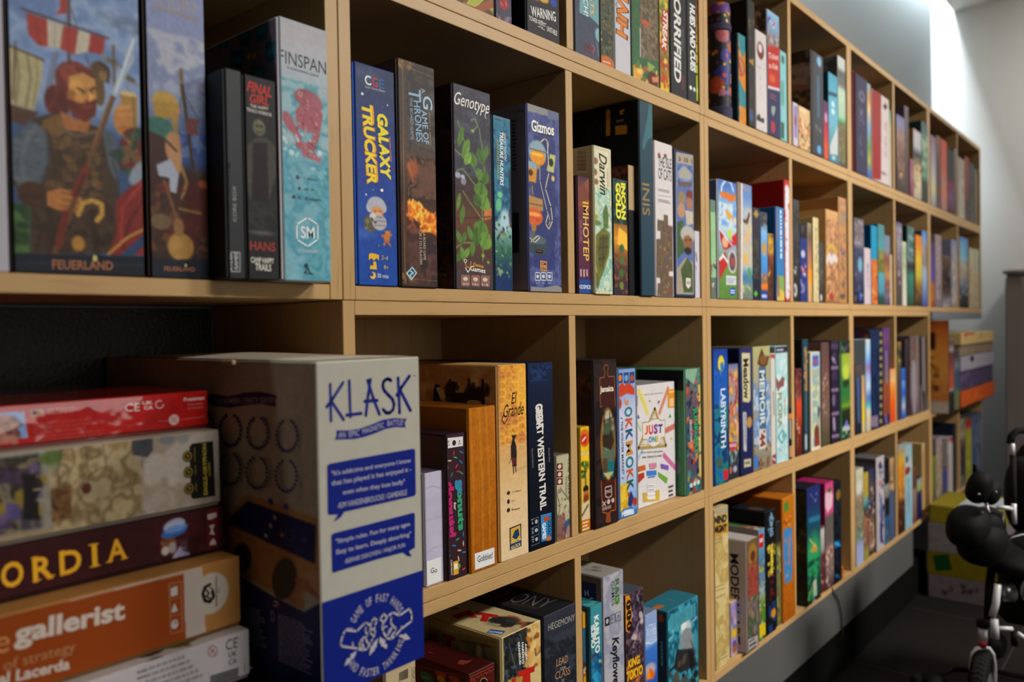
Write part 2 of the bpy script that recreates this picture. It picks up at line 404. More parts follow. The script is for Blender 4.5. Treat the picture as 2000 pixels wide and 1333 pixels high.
# unseen daylit window, added opposite the shelves to put glare on the red box
day = bpy.data.materials.new('added_window_glow'); day.use_nodes = True; nt = day.node_tree
em = nt.nodes.new('ShaderNodeEmission'); em.inputs[0].default_value = (1, .97, .92, 1); em.inputs[1].default_value = 1.7
nt.links.new(em.outputs[0], nt.nodes['Material Output'].inputs[0])
m = MB(); m.box((-.5, -4.598, -.6), (1.95, -4.585, 1.0), r=0); wn = m.build('added_window_1', day); wn['kind'] = 'structure'
m = MB()
for a_, b_ in (((-.56, -4.6, -.66), (2.01, -4.56, -.6)), ((-.56, -4.6, 1.0), (2.01, -4.56, 1.06)), ((-.56, -4.6, -.6), (-.5, -4.56, 1.0)), ((1.95, -4.6, -.6), (2.01, -4.56, 1.0)), ((.70, -4.6, -.6), (.75, -4.56, 1.0))): m.box(a_, b_, r=.003)
o = m.build('added_window_frame', greym); o.parent = wn
# tile joints on the floor
m = MB()
for k in range(5): m.box((-1.0, -0.35-.6*k, FLOOR+.0002), (4.3, -0.346-.6*k, FLOOR+.0008), r=0)
for k in range(8): m.box((-0.5+.6*k, -4.0, FLOOR+.0002), (-0.496+.6*k, 0.0, FLOOR+.0008), r=0)
o = m.build('trim_1', mottled('tile_joint', (.02, .018, .016), (.03, .027, .024), 30)); o['kind'] = 'structure'

# plinth under the shelving
pe = empty('shelf_plinth', (0, 0, FLOOR), 'long low grey panelled plinth under the maple shelving with black kick strip', 'plinth')
def part(mb, name, mat, par, **k):
    o = mb.build(name, mat, **k); o.parent = par; o.location = Vector(k.get('origin', (0, 0, 0)))-par.location; return o
m = MB(); m.box((-1.9, 0.0015, -0.93), (2.56, 0.018, -0.8012)); part(m, 'front_panel', greym, pe, origin=(-1.9, 0, -.93))
m = MB(); m.box((-1.9, 0.012, FLOOR), (2.79, 0.3, -0.931)); m.box((2.5605, .004, -.931), (2.575, .3, -.8012)); part(m, 'kick_strip', darkm, pe, origin=(-1.9, 0, FLOOR))
m = MB(); m.box((-1.9, 0.02, -0.93), (2.56, 0.3, -0.8012)); part(m, 'base_frame', darkm, pe, origin=(-1.9, 0, -.93))
cb = MB(); P = [onY(1622+dx, y, -.001) for dx, y in ((4, 1155), (14, 1172), (20, 1200), (22, 1240))]
P = [p-np.array([0, .002, 0]) for p in P]; cb.tube([P[0]+np.array([0, .008, .02])]+P+[P[-1]+np.array([0.0, .01, -.04])], .0022)
o = cb.build('power_cable', mottled('dark_rubber', (.02, .02, .02), (.03, .03, .03), 50, .6), origin=tuple(P[1]), smooth=True); tag(o, 'thin dark cable hanging over the grey plinth panel', 'cable')

# ---------------------------------------------------------------- shelf units
T = 0.018; DEP = 0.30
def unit(x0, x1, xm, row, label, z=None, h=H):
    z = {'A': .4, 'B': 0., 'C': -.4, 'D': -.8}[row] if z is None else z
    a, b = x0+.0006, x1-.0006; zb, zt = z+.0004, z+h-.0004
    e = empty('bookshelf_unit', (a, 0, zb), label, 'shelf', 'maple shelf units along the wall')
    def pt(name, p, q, mat):
        m = MB(); m.box(p, q, r=.0007); part(m, name, mat, e, origin=tuple(p))
    pt('side_panel', (a, 0, zb), (a+T, DEP, zt), WZ); pt('side_panel', (b-T, 0, zb), (b, DEP, zt), WZ)
    pt('bottom_board', (a+T+.0003, .0004, zb), (b-T-.0003, DEP, z+T), WX)
    pt('top_board', (a+T+.0003, .0004, z+h-T), (b-T-.0003, DEP, zt), WX)
    pt('divider', (xm-T/2, .0008, z+T+.0003), (xm+T/2, DEP-.005, z+h-T-.0003), WZ)
    pt('back_panel', (a+T, DEP-.004, z+T), (b-T, DEP-.0005, z+h-T), WZ)
    return e
X_ = {-1: -0.9415, 0: 0.0, 1: 0.9424, 2: 1.8804, 3: 2.8300, 4: 3.8450}
MID = {-1: -0.4712, 0: 0.4712, 1: 1.4170, 2: 2.3540, 3: 3.3400}
rn = {'A': 'top', 'B': 'second', 'C': 'third', 'D': 'bottom'}
cn = {-1: 'nearest the camera at the left edge', 0: 'second along from the left edge', 1: 'third along from the left edge', 2: 'fourth along from the left edge', 3: 'at the far end'}
for row in 'ABCD':
    for k in (-1, 0, 1, 2, 3):
        if (row, k) in (('A', -1), ('C', -1), ('D', -1), ('C', 3)): continue
        dx = {('B', 0): .0008, ('A', 1): .0012, ('B', 1): -.001, ('C', 0): -.0008}.get((row, k), 0)
        L = X_[k]+dx; R = X_[k+1]+{('B', -1): .0008, ('A', 0): .0012, ('B', 0): -.001, ('C', -1): -.0008}.get((row, k), 0)
        unit(L, R, MID[k]-(.0055 if row == 'B' and k == 0 else (.006 if k == 0 and row == 'C' else 0)), row, 'two-compartment pale maple shelf unit, %s row, %s' % (rn[row], cn[k]))
# the open black-backed bay under the nearest unit
be = empty('open_shelf_bay', (-.94, 0, -.4), 'open dark bay with black textured back behind the stacked games and the tall white box', 'shelf')
leather = mottled('black_textured_vinyl', (.010, .0095, .009), (.022, .020, .018), 160, .5, bump=.9, detail=8)
m = MB(); m.box((-.9405, 0.0004, -.4), (-.0022, DEP, -.382)); part(m, 'shelf_board', WX, be, origin=(-.94, 0, -.4))
m = MB(); m.box((-.9405, .3005, -.7985), (-.0022, .309, -.002)); part(m, 'back_panel', leather, be, origin=(-.94, .3, -.4))
m = MB(); m.box((-.9405, 0, -.382), (-.9225, DEP, -.0015)); part(m, 'side_panel', WZ, be, origin=(-.94, 0, -.382))
m = MB(); m.box((-.9405, 0.02, -.799), (-.0022, .06, -.4008)); part(m, 'front_support', darkm, be, origin=(-.94, .02, -.8))

# ---------------------------------------------------------------- game boxes
CROPS = dict(K1=(0, 0, 2.2214), K2=(390, 0, 2.222), K3=(0, 680, 4), K4=(0, 1000, 4), K5=(400, 660, 1.982), K6=(670, 80, 2.563), K7=(1100, 160, 3.03),
             K8=(800, 600, 2.38), K9=(1100, 600, 2.897), K10=(800, 1060, 3.333), K11=(900, 0, 4), K12=(1360, 0, 4.1656), K13=(1370, 320, 4.443),
             K14=(1370, 620, 3.703), K15=(1370, 930, 3.3075), K16=(1640, 100, 3.703), K17=(1640, 360, 4.76), K18=(1640, 600, 4.76), K19=(1640, 800, 4.443),
             K20=(640, 680, 6.06), K21=(630, 860, 4.76), K22=(620, 1120, 6.26), K23=(400, 740, 5.125), K24=(420, 960, 3.573))
ROWZ = {'A': .4184, 'B': .0184, 'C': -.3816, 'D': -.7816, 'L': -.4}
ROWG = {'A': 'board games on the top shelf row', 'B': 'board games on the second shelf row', 'C': 'board games on the third shelf row', 'D': 'board games on the bottom shelf row', 'L': 'board games standing on the low far unit'}
cell = dict(row='B', L=0, R=1, prev=0, crop='K6')
def CELL(row, i, crop):
    """i-th compartment along the wall; -1 is the one left of the origin"""
    k, s = divmod(i, 2); ev = s == 0
    k0 = i//2; L = (X_[k0]+T+.0015) if ev else MID[k0]+T/2+.001; R = (MID[k0]-T/2-.001) if ev else X_[k0+1]-T-.0015
    if k0 == 0 and row in 'BC':
        if ev: R -= .0062
        else: L -= .005; R -= .0012
    cell.update(row=row, L=L, R=R, prev=L, crop=crop, open=False)
def CELLM(row, L, R, crop): cell.update(row=row, L=L, R=R, prev=L, crop=crop, open=True)
BOXES = []
def ztop(x, yt, Y):
    return onY(x, yt, Y)[2]
def game(label, xl, xr, ym, yt, ops, Y=.004, edge='777777', side=None, top=None, tray=None, depth=.285, res=None, mat=None, X=None, z1=None, gap=.0006, z0=None, crop=None, flat=False):
    c = CROPS[crop or cell['crop']]; row = cell['row']; zf = ROWZ[row] if z0 is None else z0
    P = lambda x, y: (c[0]+x/c[2], c[1]+y/c[2])
    if X is None: x0, x1 = onY(*P(xl, ym), Y)[0], onY(*P(xr, ym), Y)[0]
    else: x0, x1 = X
    z1 = ztop(*P(xl, yt), Y) if z1 is None else z1
    if not cell.get('free'):
        if x0 < cell['prev']+gap: x0 = cell['prev']+gap
        if Y > -.0005 or not cell['open']: x1 = min(x1, cell['R'])
        if x1-x0 < .009: x1 = x0+.009
        if x1 > cell['R'] and x1-cell['R'] < .02 and x1-x0-(x1-cell['R']) > .005: x1 = cell['R']
        if x1 > cell['R']+1e-6: print('CELL OVERFLOW', label, round(x1-cell['R'], 4), round(x1-x0, 4))
        cell['prev'] = x1
    hh = z1-zf; zmax = zf+H-2*T-.001 if row != 'L' else 9
    if z1 > zmax: z1 = zmax
    depth = min(depth, DEP-.006-Y)
    cz = 0.5*(z1+zf); dist = np.linalg.norm(np.array([x0, Y, cz])-CAM)
    if res is None: res = max(.0011, .00115*dist)
    e = empty('game_box', (x0, Y, zf), label, 'board game', ROWG[row])
    plane = {0: None}
    mt = mat or PRINT
    if tray is None and X is None and not cell.get('free') and dist < 2.3 and x1-x0 > .022:
        tray = '%02x%02x%02x' % tuple(int(v*.72*255) for v in rgb(edge))
    zt0 = zf+.0032 if flat else zf
    r = .0011; tt = .0028 if tray and not flat else 0
    lid = MB(); bx0 = x0+tt
    fr = Face((bx0+r, Y-.00004, z1-r), (x1-bx0-2*r, 0, 0), (0, 0, -(z1-zt0-2*r)), c, (1, Y), res); fr.paint([('f', edge)]+ops)
    lid.box((bx0, Y, zt0), (x1, Y+depth, z1), s2l(rgb(edge)), r); fr.emit(lid)
    if top is not None:
        f = Face((bx0+r, Y+depth-r, z1+.00004), (x1-bx0-2*r, 0, 0), (0, -(depth-2*r), 0), c, (2, z1), res*1.6); f.paint([('f', edge)]+top); f.emit(lid)
    tgt = lid
    if flat:
        tr = MB(); tr.box((x0+.0014, Y+.0014, zf), (x1-.0014, Y+depth-.0014, zt0-.0003), s2l(rgb(edge)*.7), .0006)
    elif tray:
        tr = MB(); tr.box((x0, Y+.0014, zf+.0012), (bx0-.0005, Y+depth-.001, z1-.0014), s2l(rgb(tray)), .0006); tgt = tr
    if side is not None:
        i_ = .0014 if tray and not flat else 0
        f = Face((x0-.00004, Y+depth-r-i_, z1-r-i_), (0, -(depth-2*r-2*i_), 0), (0, 0, -(z1-zf-2*r-2*i_)), c, (0, x0), res*1.4); f.paint([('f', edge)]+side); f.emit(tgt)
    def put(mb, name):
        o = mb.build(name, mt, origin=(x0, Y, zf), col=True); o.parent = e; o.location = (0, 0, 0); return o
    put(lid, 'lid')
    if tray or flat: put(tr, 'tray')
    BOXES.append(label)
    return e

# ================================================================ second row, nearest compartment
g = game
CELL('B', -1, 'K1')
g('white box edge showing at the far left of the second row', -260, 26, 590, 0, [('f', 'a9a6ae')], z1=.33, edge='a9a6ae')
g('tall wide box with red-bearded viking holding spear before red striped sail', 30, 616, 590, 0, [
 ('g', [(-300, '8592b4'), (0, '6f86ad'), (300, '8397bd'), (450, '8a9cba'), (560, '4e6286'), (640, '3f5578')]),
 ('c', 30, -300, 620, 330, ['7289b0', '8ea0bd', '7c90b3', '6c82aa'], .03, 1), ('c', 420, 40, 620, 160, ['8b9cb4', '6a7a94', '8b9cb4'], .02, 4),
 ('p', [(28, 200), (100, 215), (188, 262), (186, 330), (150, 480), (48, 450), (30, 330)], 'aaa17e'), ('l', [(70, 215), (85, 330), (70, 450)], 9, '7c7456'), ('l', [(120, 235), (135, 340), (115, 465)], 9, '7c7456'), ('l', [(160, 250), (165, 340), (145, 470)], 6, '8a8260'),
 ('l', [(22, 190), (192, 262)], 8, '4a3828'), ('l', [(70, 180), (60, 430)], 6, '4a3828'), ('p', [(30, 448), (172, 490), (110, 545), (30, 520)], '5a4030'), ('p', [(30, 520), (110, 545), (90, 600), (30, 620)], '3f5578'),
 ('l', [(298, -300), (300, 275)], 13, '5c4a44'), ('l', [(310, 40), (390, 300)], 3, '4a4038'), ('l', [(250, 230), (205, 450)], 4, '5a4c42'), ('l', [(235, 230), (195, 430)], 3, '5a4c42'), ('p', [(262, -20), (292, 0), (290, 60), (240, 62), (262, 40)], '9e3f36'),
 ('p', [(115, 55), (205, 85), (210, 205), (165, 195), (125, 150)], '9e3f36'), ('p', [(205, 85), (275, 110), (262, 210), (210, 205)], 'b9b2a2'), ('p', [(275, 110), (340, 130), (325, 237), (262, 212)], 'a04238'),
 ('p', [(340, 130), (392, 147), (382, 225), (325, 237)], 'b9b2a2'), ('p', [(392, 147), (455, 165), (445, 240), (382, 225)], '9a3a34'), ('l', [(165, 90), (170, 190)], 16, '8a342e', .6), ('l', [(300, 130), (295, 220)], 14, '8a342e', .5), ('l', [(240, 110), (236, 205)], 8, '9a937f', .7),
 ('l', [(95, 38), (468, 166)], 8, '4a3a34'),
 ('l', [(445, 240), (520, 300), (592, 372)], 15, '8b8a7c'), ('l', [(470, 262), (500, 275)], 22, '6a6458'), ('l', [(548, 335), (575, 350)], 22, '6a6458'), ('l', [(490, 200), (496, 420)], 11, '6a5a44'), ('l', [(550, 360), (560, 430)], 5, '8a7a5c'),
 ('e', 435, 312, 42, 46, '5f4a30'), ('e', 445, 330, 18, 22, '8a7044'), ('l', [(425, 270), (470, 300), (468, 360)], 8, '3f3020'), ('e', 432, 400, 22, 60, '6a5230'),
 ('e', 250, 440, 55, 70, '5e2a24'), ('p', [(150, 510), (260, 488), (430, 555), (500, 640), (522, 900), (505, 1100), (130, 1100), (140, 880), (60, 800), (55, 650)], '4a3a2c'),
 ('p', [(60, 600), (140, 530), (205, 560), (218, 700), (175, 810), (90, 825), (50, 740)], '5b626a'), ('p', [(440, 560), (490, 580), (520, 700), (505, 800), (470, 720)], '596068'),
 ('b', 3, 50, 60, 560, 210, 800, .0016, ['6a7078', '50565e', '5e656d']), ('p', [(190, 520), (270, 490), (300, 560), (250, 600), (180, 560)], '7a5c34'), ('p', [(260, 478), (330, 520), (395, 520), (380, 575), (285, 565)], 'a06a40'),
 ('l', [(270, 560), (330, 590), (420, 570)], 16, '6a5a48'), ('b', 5, 60, 215, 600, 440, 880, .004, ['5a4632', '6a5238', '43341f', '735a38']), ('b', 6, 30, 200, 880, 480, 1090, .005, ['3f2f22', '4a3828', '352619']),
 ('e', 330, 350, 86, 82, '6e342c'), ('e', 300, 320, 40, 40, '8a4636'), ('p', [(300, 330), (360, 315), (412, 345), (418, 420), (415, 480), (380, 500), (330, 490), (295, 440)], 'b98a50'), ('e', 330, 370, 28, 32, 'cf9c58', .6), ('e', 312, 420, 20, 30, '9a6a3c', .5),
 ('p', [(290, 430), (330, 440), (380, 440), (420, 430), (415, 500), (370, 530), (315, 505)], '6a2e22'), ('l', [(345, 440), (390, 430)], 12, '7d3c28'), ('e', 388, 420, 13, 20, 'd6a45e', .4), ('l', [(338, 384), (366, 396)], 8, '3a201a'), ('l', [(390, 392), (412, 380)], 8, '3a201a'), ('l', [(356, 466), (398, 462)], 6, '8a5840'),
 *[('l', [(215+k*34, 600), (235+k*26, 700), (250+k*22, 870)], 3, '2c2018', .6) for k in range(7)], *[('l', [(212, 640+j*42), (300, 668+j*42), (440, 630+j*44)], 4, '2c2018', .6) for j in range(6)], *[('l', [(214, 634+j*42), (300, 660+j*42), (436, 624+j*44)], 3, '8a6a44', .5) for j in range(6)], ('l', [(160, 540), (120, 600), (95, 700), (110, 790)], 16, '6f767e', .5), ('l', [(205, 560), (212, 700), (180, 800)], 14, '3a4046', .6), ('e', 0, 0, 1, 1, '4a3220'), ('l', [(250, 340), (245, 420), (215, 470)], 14, '7d3a30', .8), ('l', [(275, 300), (330, 282), (385, 300)], 10, '8a4a3c', .7), ('l', [(300, 460), (330, 500), (360, 510)], 10, '8a4030', .6), ('e', 345, 430, 26, 18, 'c48c52', .6), ('l', [(372, 380), (384, 425), (376, 436)], 5, '8a5a34', .8), ('l', [(352, 404), (372, 408)], 4, '5a3420'), ('l', [(392, 404), (408, 400)], 4, '5a3420'), ('l', [(480, 650), (505, 760), (500, 880)], 12, '3f4449', .6), ('l', [(140, 900), (180, 1000), (160, 1090)], 16, '3a2a1c', .6), ('l', [(400, 920), (420, 1090)], 30, '33261a', .6), ('l', [(225, 900), (215, 1090)], 30, '33261a', .5), ('c', 30, 1040, 60, 1090, ['3d5834', '2f4428'], .01, 7), ('e', 142, 842, 64, 56, '4a3220'), ('l', [(95, 850), (190, 850)], 6, '2f2016'), ('p', [(205, 830), (260, 815), (330, 830), (358, 860), (330, 920), (250, 910), (205, 890)], 'a87444'), ('l', [(270, 835), (345, 850)], 7, '7a4e2c'), ('l', [(265, 862), (345, 880)], 7, '7a4e2c'), ('l', [(260, 890), (330, 905)], 7, '7a4e2c'),
 ('l', [(236, 1100), (350, 800), (492, 410)], 25, '6a4a30'), ('l', [(255, 1060), (285, 925)], 34, '6f3226'), ('l', [(325, 840), (372, 735)], 34, '74362a'), ('l', [(330, 850), (366, 755)], 8, '4a2018'), ('l', [(400, 640), (480, 420)], 8, '8a6844'),
 ('p', [(480, 412), (515, 300), (530, 300), (545, 220), (586, 148), (572, 240), (585, 250), (550, 320), (503, 422)], '9eaab6'), ('l', [(500, 400), (578, 170)], 6, 'd0d8de'),
 ('p', [(518, 402), (592, 408), (594, 560), (570, 690), (540, 692), (558, 600), (525, 520)], 'a08048'), ('e', 555, 408, 36, 10, 'c8b080'), ('l', [(560, 600), (550, 690)], 12, 'c8a860'), ('e', 528, 520, 36, 66, 'b07c48'), ('l', [(510, 470), (560, 462)], 15, 'c08c56'), ('l', [(512, 500), (566, 492)], 15, 'b98450'), ('l', [(512, 528), (568, 520)], 14, 'b07c48'), ('l', [(516, 556), (560, 550)], 12, 'a07040'),
 ('b', 8, 40, 520, 560, 615, 740, .005, ['6a2a26', '3a5444', '2f4438', '7a5a3a']), ('p', [(628, 770), (560, 810), (500, 870), (505, 1000), (470, 1105), (628, 1105)], '7c2e2a'), ('l', [(610, 800), (530, 900), (520, 1060)], 14, '943c34'), ('l', [(625, 860), (560, 960), (530, 1080)], 10, '5e201e'), ('e', 595, 750, 26, 60, '8a929c', .3, .5), ('p', [(520, 1105), (628, 1010), (628, 1105)], '33476a'), ('p', [(580, 1105), (628, 1060), (628, 1105)], '8a2f28'), ('l', [(470, 1100), (550, 1030), (628, 990)], 12, 'a8884a'),
 ('l', [(340, 930), (360, 880), (400, 868), (440, 885), (442, 930), (420, 955)], 22, 'b5904a'), ('l', [(355, 925), (400, 890), (425, 900)], 8, '6a4a24'), ('e', 340, 1055, 28, 34, 'a37a3c', .3), ('p', [(45, 870), (138, 900), (125, 1100), (55, 1100)], '3d5834'), ('c', 45, 880, 130, 1095, ['3d5834', '52703e', '2f4428'], .01, 7), ('l', [(575, 420), (582, 560), (560, 670)], 8, '7a5c30', .7), ('l', [(640, 0), (640, 1)], 1, '2a1c16'), ('F', 2),
 ('p', [(0, 1094), (660, 1112), (660, 1230), (0, 1220)], '1e2431'), ('p', [(0, 1130), (660, 1146), (660, 1156), (0, 1140)], '2a3240'),
 ('l', [(604, -300), (636, 1230)], 14, '2a1c16'), ('l', [(26, 0), (54, 1220)], 10, '241a14'),
 ('T', 'FEUERLAND', 226, 1148, 490, 1154, 40, '9c6a4a', .02), ('E', 412, 1122, 10, 14, 'b8b070')], z1=.3805, edge='2a1a14', res=.0011)
g('narrower matching viking box with blonde woman, axe and ship mast', 630, 898, 590, 0, [
 ('g', [(-300, '8d93b8'), (150, '868eae'), (400, '8b93a8'), (560, '5c6b90'), (700, '46598a'), (745, '4c3a34'), (1100, '3a2a24')]), ('c', 620, 110, 910, 440, ['8b92ae', 'a6a9b4', '7f88a6', '979db0'], .025, 2), ('c', 620, 540, 910, 700, ['5568a0', '42578a', '6a7aa0'], .008, 5),
 ('l', [(785, 305), (790, 400)], 16, '7a6444'), ('l', [(790, 370), (838, 740)], 13, '4f4032'), ('l', [(790, 400), (775, 500)], 3, '4a4038'), ('l', [(795, 400), (860, 520)], 3, '4a4038'), ('p', [(805, 512), (866, 520), (850, 555), (858, 588), (810, 580)], '7a4a48'),
 ('e', 718, 448, 54, 50, 'b0904a'), ('p', [(668, 440), (776, 450), (770, 560), (752, 565), (745, 510), (700, 525), (672, 510)], 'a5853f'), ('l', [(760, 540), (775, 600)], 12, '97783a'), ('e', 772, 480, 8, 18, 'b88a68'), ('e', 692, 562, 62, 56, '3f6a62'), ('p', [(630, 560), (700, 590), (760, 640), (790, 800), (805, 960), (640, 960), (630, 700)], '452d2a'),
 ('e', 752, 640, 34, 70, 'a8815e', .2), ('e', 765, 700, 24, 60, 'ac8663', .2), ('l', [(722, 610), (765, 655)], 10, '4a3a30'), ('l', [(790, 730), (810, 790), (790, 860)], 14, '9a7a4a'),
 ('b', 9, 70, 640, 800, 905, 1110, .006, ['5c2a24', '4a2a22', '6a4a30', '4a3424', '7a3a2a', '3a2620']), ('p', [(820, 780), (905, 790), (905, 1040), (790, 1000), (800, 880)], '5a2f28'), ('l', [(780, 905), (870, 925)], 12, '8a6e44'), ('e', 880, 800, 22, 18, '9a5a34'),
 ('p', [(680, 715), (740, 688), (776, 760), (766, 838), (738, 832), (736, 772), (690, 762)], '9fa4b2'), ('l', [(714, 785), (765, 940)], 12, '7a5238'), ('e', 700, 960, 45, 35, '6e5c44'), ('e', 785, 1070, 56, 60, 'a5824a', .2), ('e', 775, 985, 22, 40, '8a6a44', .3), ('F', 2),
 ('p', [(600, 1120), (930, 1128), (930, 1230), (600, 1220)], '1e2431'), ('T', 'FEUERLAND', 712, 1166, 845, 1170, 19, '9c6a4a', .02), ('E', 806, 1152, 5, 7, 'b8b070'),
 ('T', 'ODIN', 690, 8, 846, 34, 52, 'a39a90'), ('T', 'The Norwegians', 658, 26, 862, 88, 30, 'a0907c', .01, .3)], z1=.3805, edge='2a1a14', res=.0011)
cell['crop'] = 'K2'
g('plain dark grey slim box with faint script and square white publisher logo', 45, 189, 740, 275, [('g', [(275, '45474a'), (800, '3c3e42'), (1200, '34363a')]), ('n', .04, .004),
 ('T', 'FINAL GIRL', 100, 1062, 108, 700, 52, '24262b', .01, .35), ('T', 'CORE BOX', 152, 962, 150, 808, 15, '9a9c9e'), ('L', [(82, 1092), (174, 1096), (174, 1180), (82, 1176)], 3, 'b0b2b4', True), ('T', 'VAN', 102, 1172, 100, 1098, 34, 'b4b6b8', .02), ('T', 'RYDER', 134, 1172, 133, 1098, 15, 'b4b6b8', .02), ('T', 'GAMES', 158, 1172, 157, 1098, 15, 'b4b6b8', .02)], Y=-.028, edge='3a3c40', tray='2c2d30')
g('black slim box with red brush lettering above a sinister masked man', 192, 338, 740, 318, [('f', '29292b'), ('p', [(205, 640), (245, 598), (292, 598), (328, 640), (328, 770), (300, 870), (218, 870), (198, 750)], '4b4843'), ('p', [(232, 620), (292, 620), (302, 960), (226, 960)], '2a1f20'), ('e', 258, 556, 26, 36, '6c6b54', .3), ('e', 250, 548, 7, 5, '2a2a22'), ('e', 268, 550, 7, 5, '2a2a22'), ('l', [(250, 575), (268, 577)], 4, '3a3a2c'), ('e', 270, 1003, 58, 16, '59605c', .8), ('c', 205, 870, 335, 1010, ['29292b', '363636', '29292b'], .01, 2), ('F', 1), ('n', .06, .004),
 ('T', 'FINAL', 204, 372, 312, 402, 46, 'b5382f', .03, .2), ('T', 'GIRL', 216, 425, 300, 442, 40, 'b5382f', .03, .2), ('T', 'THE HAPPY', 218, 458, 298, 474, 14, 'c8c4bc', .01), ('T', 'TRAILS HORROR', 203, 474, 312, 500, 15, 'c8c4bc', .01), ('T', 'HANS', 218, 1066, 328, 1074, 40, '9a4038', .02), ('T', 'CAMP HAPPY', 222, 1128, 322, 1134, 25, 'c8c4bc', .02), ('T', 'TRAILS', 240, 1158, 310, 1164, 30, 'c8c4bc', .02)], Y=-.028, edge='29292b', tray='1f1f20')
g('white to turquoise watercolour box with pink spotted sea creature', 347, 562, 640, 68, [
 ('g', [(60, 'aaa6aa'), (250, 'aeb0b6'), (420, '9fb0b8'), (560, '7fa8b0'), (700, '4f909c'), (900, '5e98a6'), (1222, '6aa0ae')]), ('c', 335, 330, 575, 700, ['a8b4ba', '86a8b0', '5e98a4', '94b0b8'], .018, 3), ('c', 350, 640, 575, 1225, ['4f909c', '6aa4b0', '5a96a8', '7aa8b4'], .02, 4),
 ('e', 462, 425, 50, 36, '9c5f68', .15), ('e', 500, 455, 30, 40, 'a06670', .15), ('e', 470, 515, 52, 62, 'a2656e', .15), ('e', 388, 530, 20, 48, 'a2656e', .2, -.5), ('l', [(385, 510), (430, 600), (430, 630), (490, 640)], 26, 'a2656e'), ('l', [(520, 500), (505, 600), (455, 650)], 24, 'a2656e'), ('l', [(455, 665), (515, 692)], 24, 'a86c74'), ('b', 2, 46, 420, 390, 520, 690, .0014, ['c08a92', '7c404c', '8a4854']), ('e', 437, 410, 8, 10, 'd8b4b0'), ('e', 437, 410, 4, 5, '2a2a30'),
 ('b', 7, 26, 350, 540, 560, 800, .0022, ['a8c8cc', 'b8d0d4', '88b4bc']), ('e', 365, 600, 8, 9, 'c0d4d8'), ('e', 520, 665, 10, 12, 'b8d0d4'), ('e', 525, 760, 14, 18, '7cb0b8'), ('e', 400, 662, 11, 12, 'b8d0d4'), ('F', 1),
 ('T', 'FINSPAN', 345, 240, 548, 298, 56, '3f4246'), ('T', 'A WINGSPAN GAME', 378, 292, 516, 332, 11, '4a4c50'), ('T', '1-5 players', 440, 772, 510, 784, 18, '3f4c56'), ('T', 'ages 10+', 452, 820, 498, 828, 16, '3f4c56'), ('T', '45 - 60 minutes', 424, 858, 526, 868, 17, '3f4c56'), ('E', 425, 770, 8, 9, '4a5a64'), ('E', 432, 818, 6, 9, '4a5a64'), ('E', 408, 855, 8, 9, '4a5a64'),
 ('L', [(466, 945), (512, 975), (512, 1040), (468, 1070), (421, 1040), (421, 975)], 5, 'd8dde0', True), ('T', 'SM', 438, 1008, 498, 1012, 52, 'd8dde0', .01), ('T', 'STONEMAIER', 425, 1088, 512, 1094, 13, 'c8d0d4'), ('E', 462, 1155, 9, 11, '35454e'), ('L', [(455, 1185), (470, 1165), (480, 1190)], 5, '35454e'), ('T', 'AUTOMA', 458, 1186, 494, 1190, 9, '35454e')],
 Y=-.032, edge='9aa4aa', tray='b8b4b8', side=[('f', '8c8088'), ('n', .05, .02), ('e', 330, 250, 200, 200, '7a6e76', .1)] + [q for a, b, c, d in ((170, 120, 218, 205), (243, 95, 292, 185), (132, 225, 187, 302), (285, 187, 326, 272), (222, 290, 280, 345), (80, 160, 120, 220)) for q in (('p', [(a, b), (c, b-8), (c, d-8), (a, d)], '2c6472'), ('p', [(a+8, b+30), (c-10, b+22), (c-10, b+50), (a+8, b+60)], '4a8a94'))]+[('e', 213, 248, 10, 14, 'c0a060'), ('e', 235, 245, 8, 12, 'c09a6a'), ('e', 262, 232, 14, 14, '8a7a5a')])

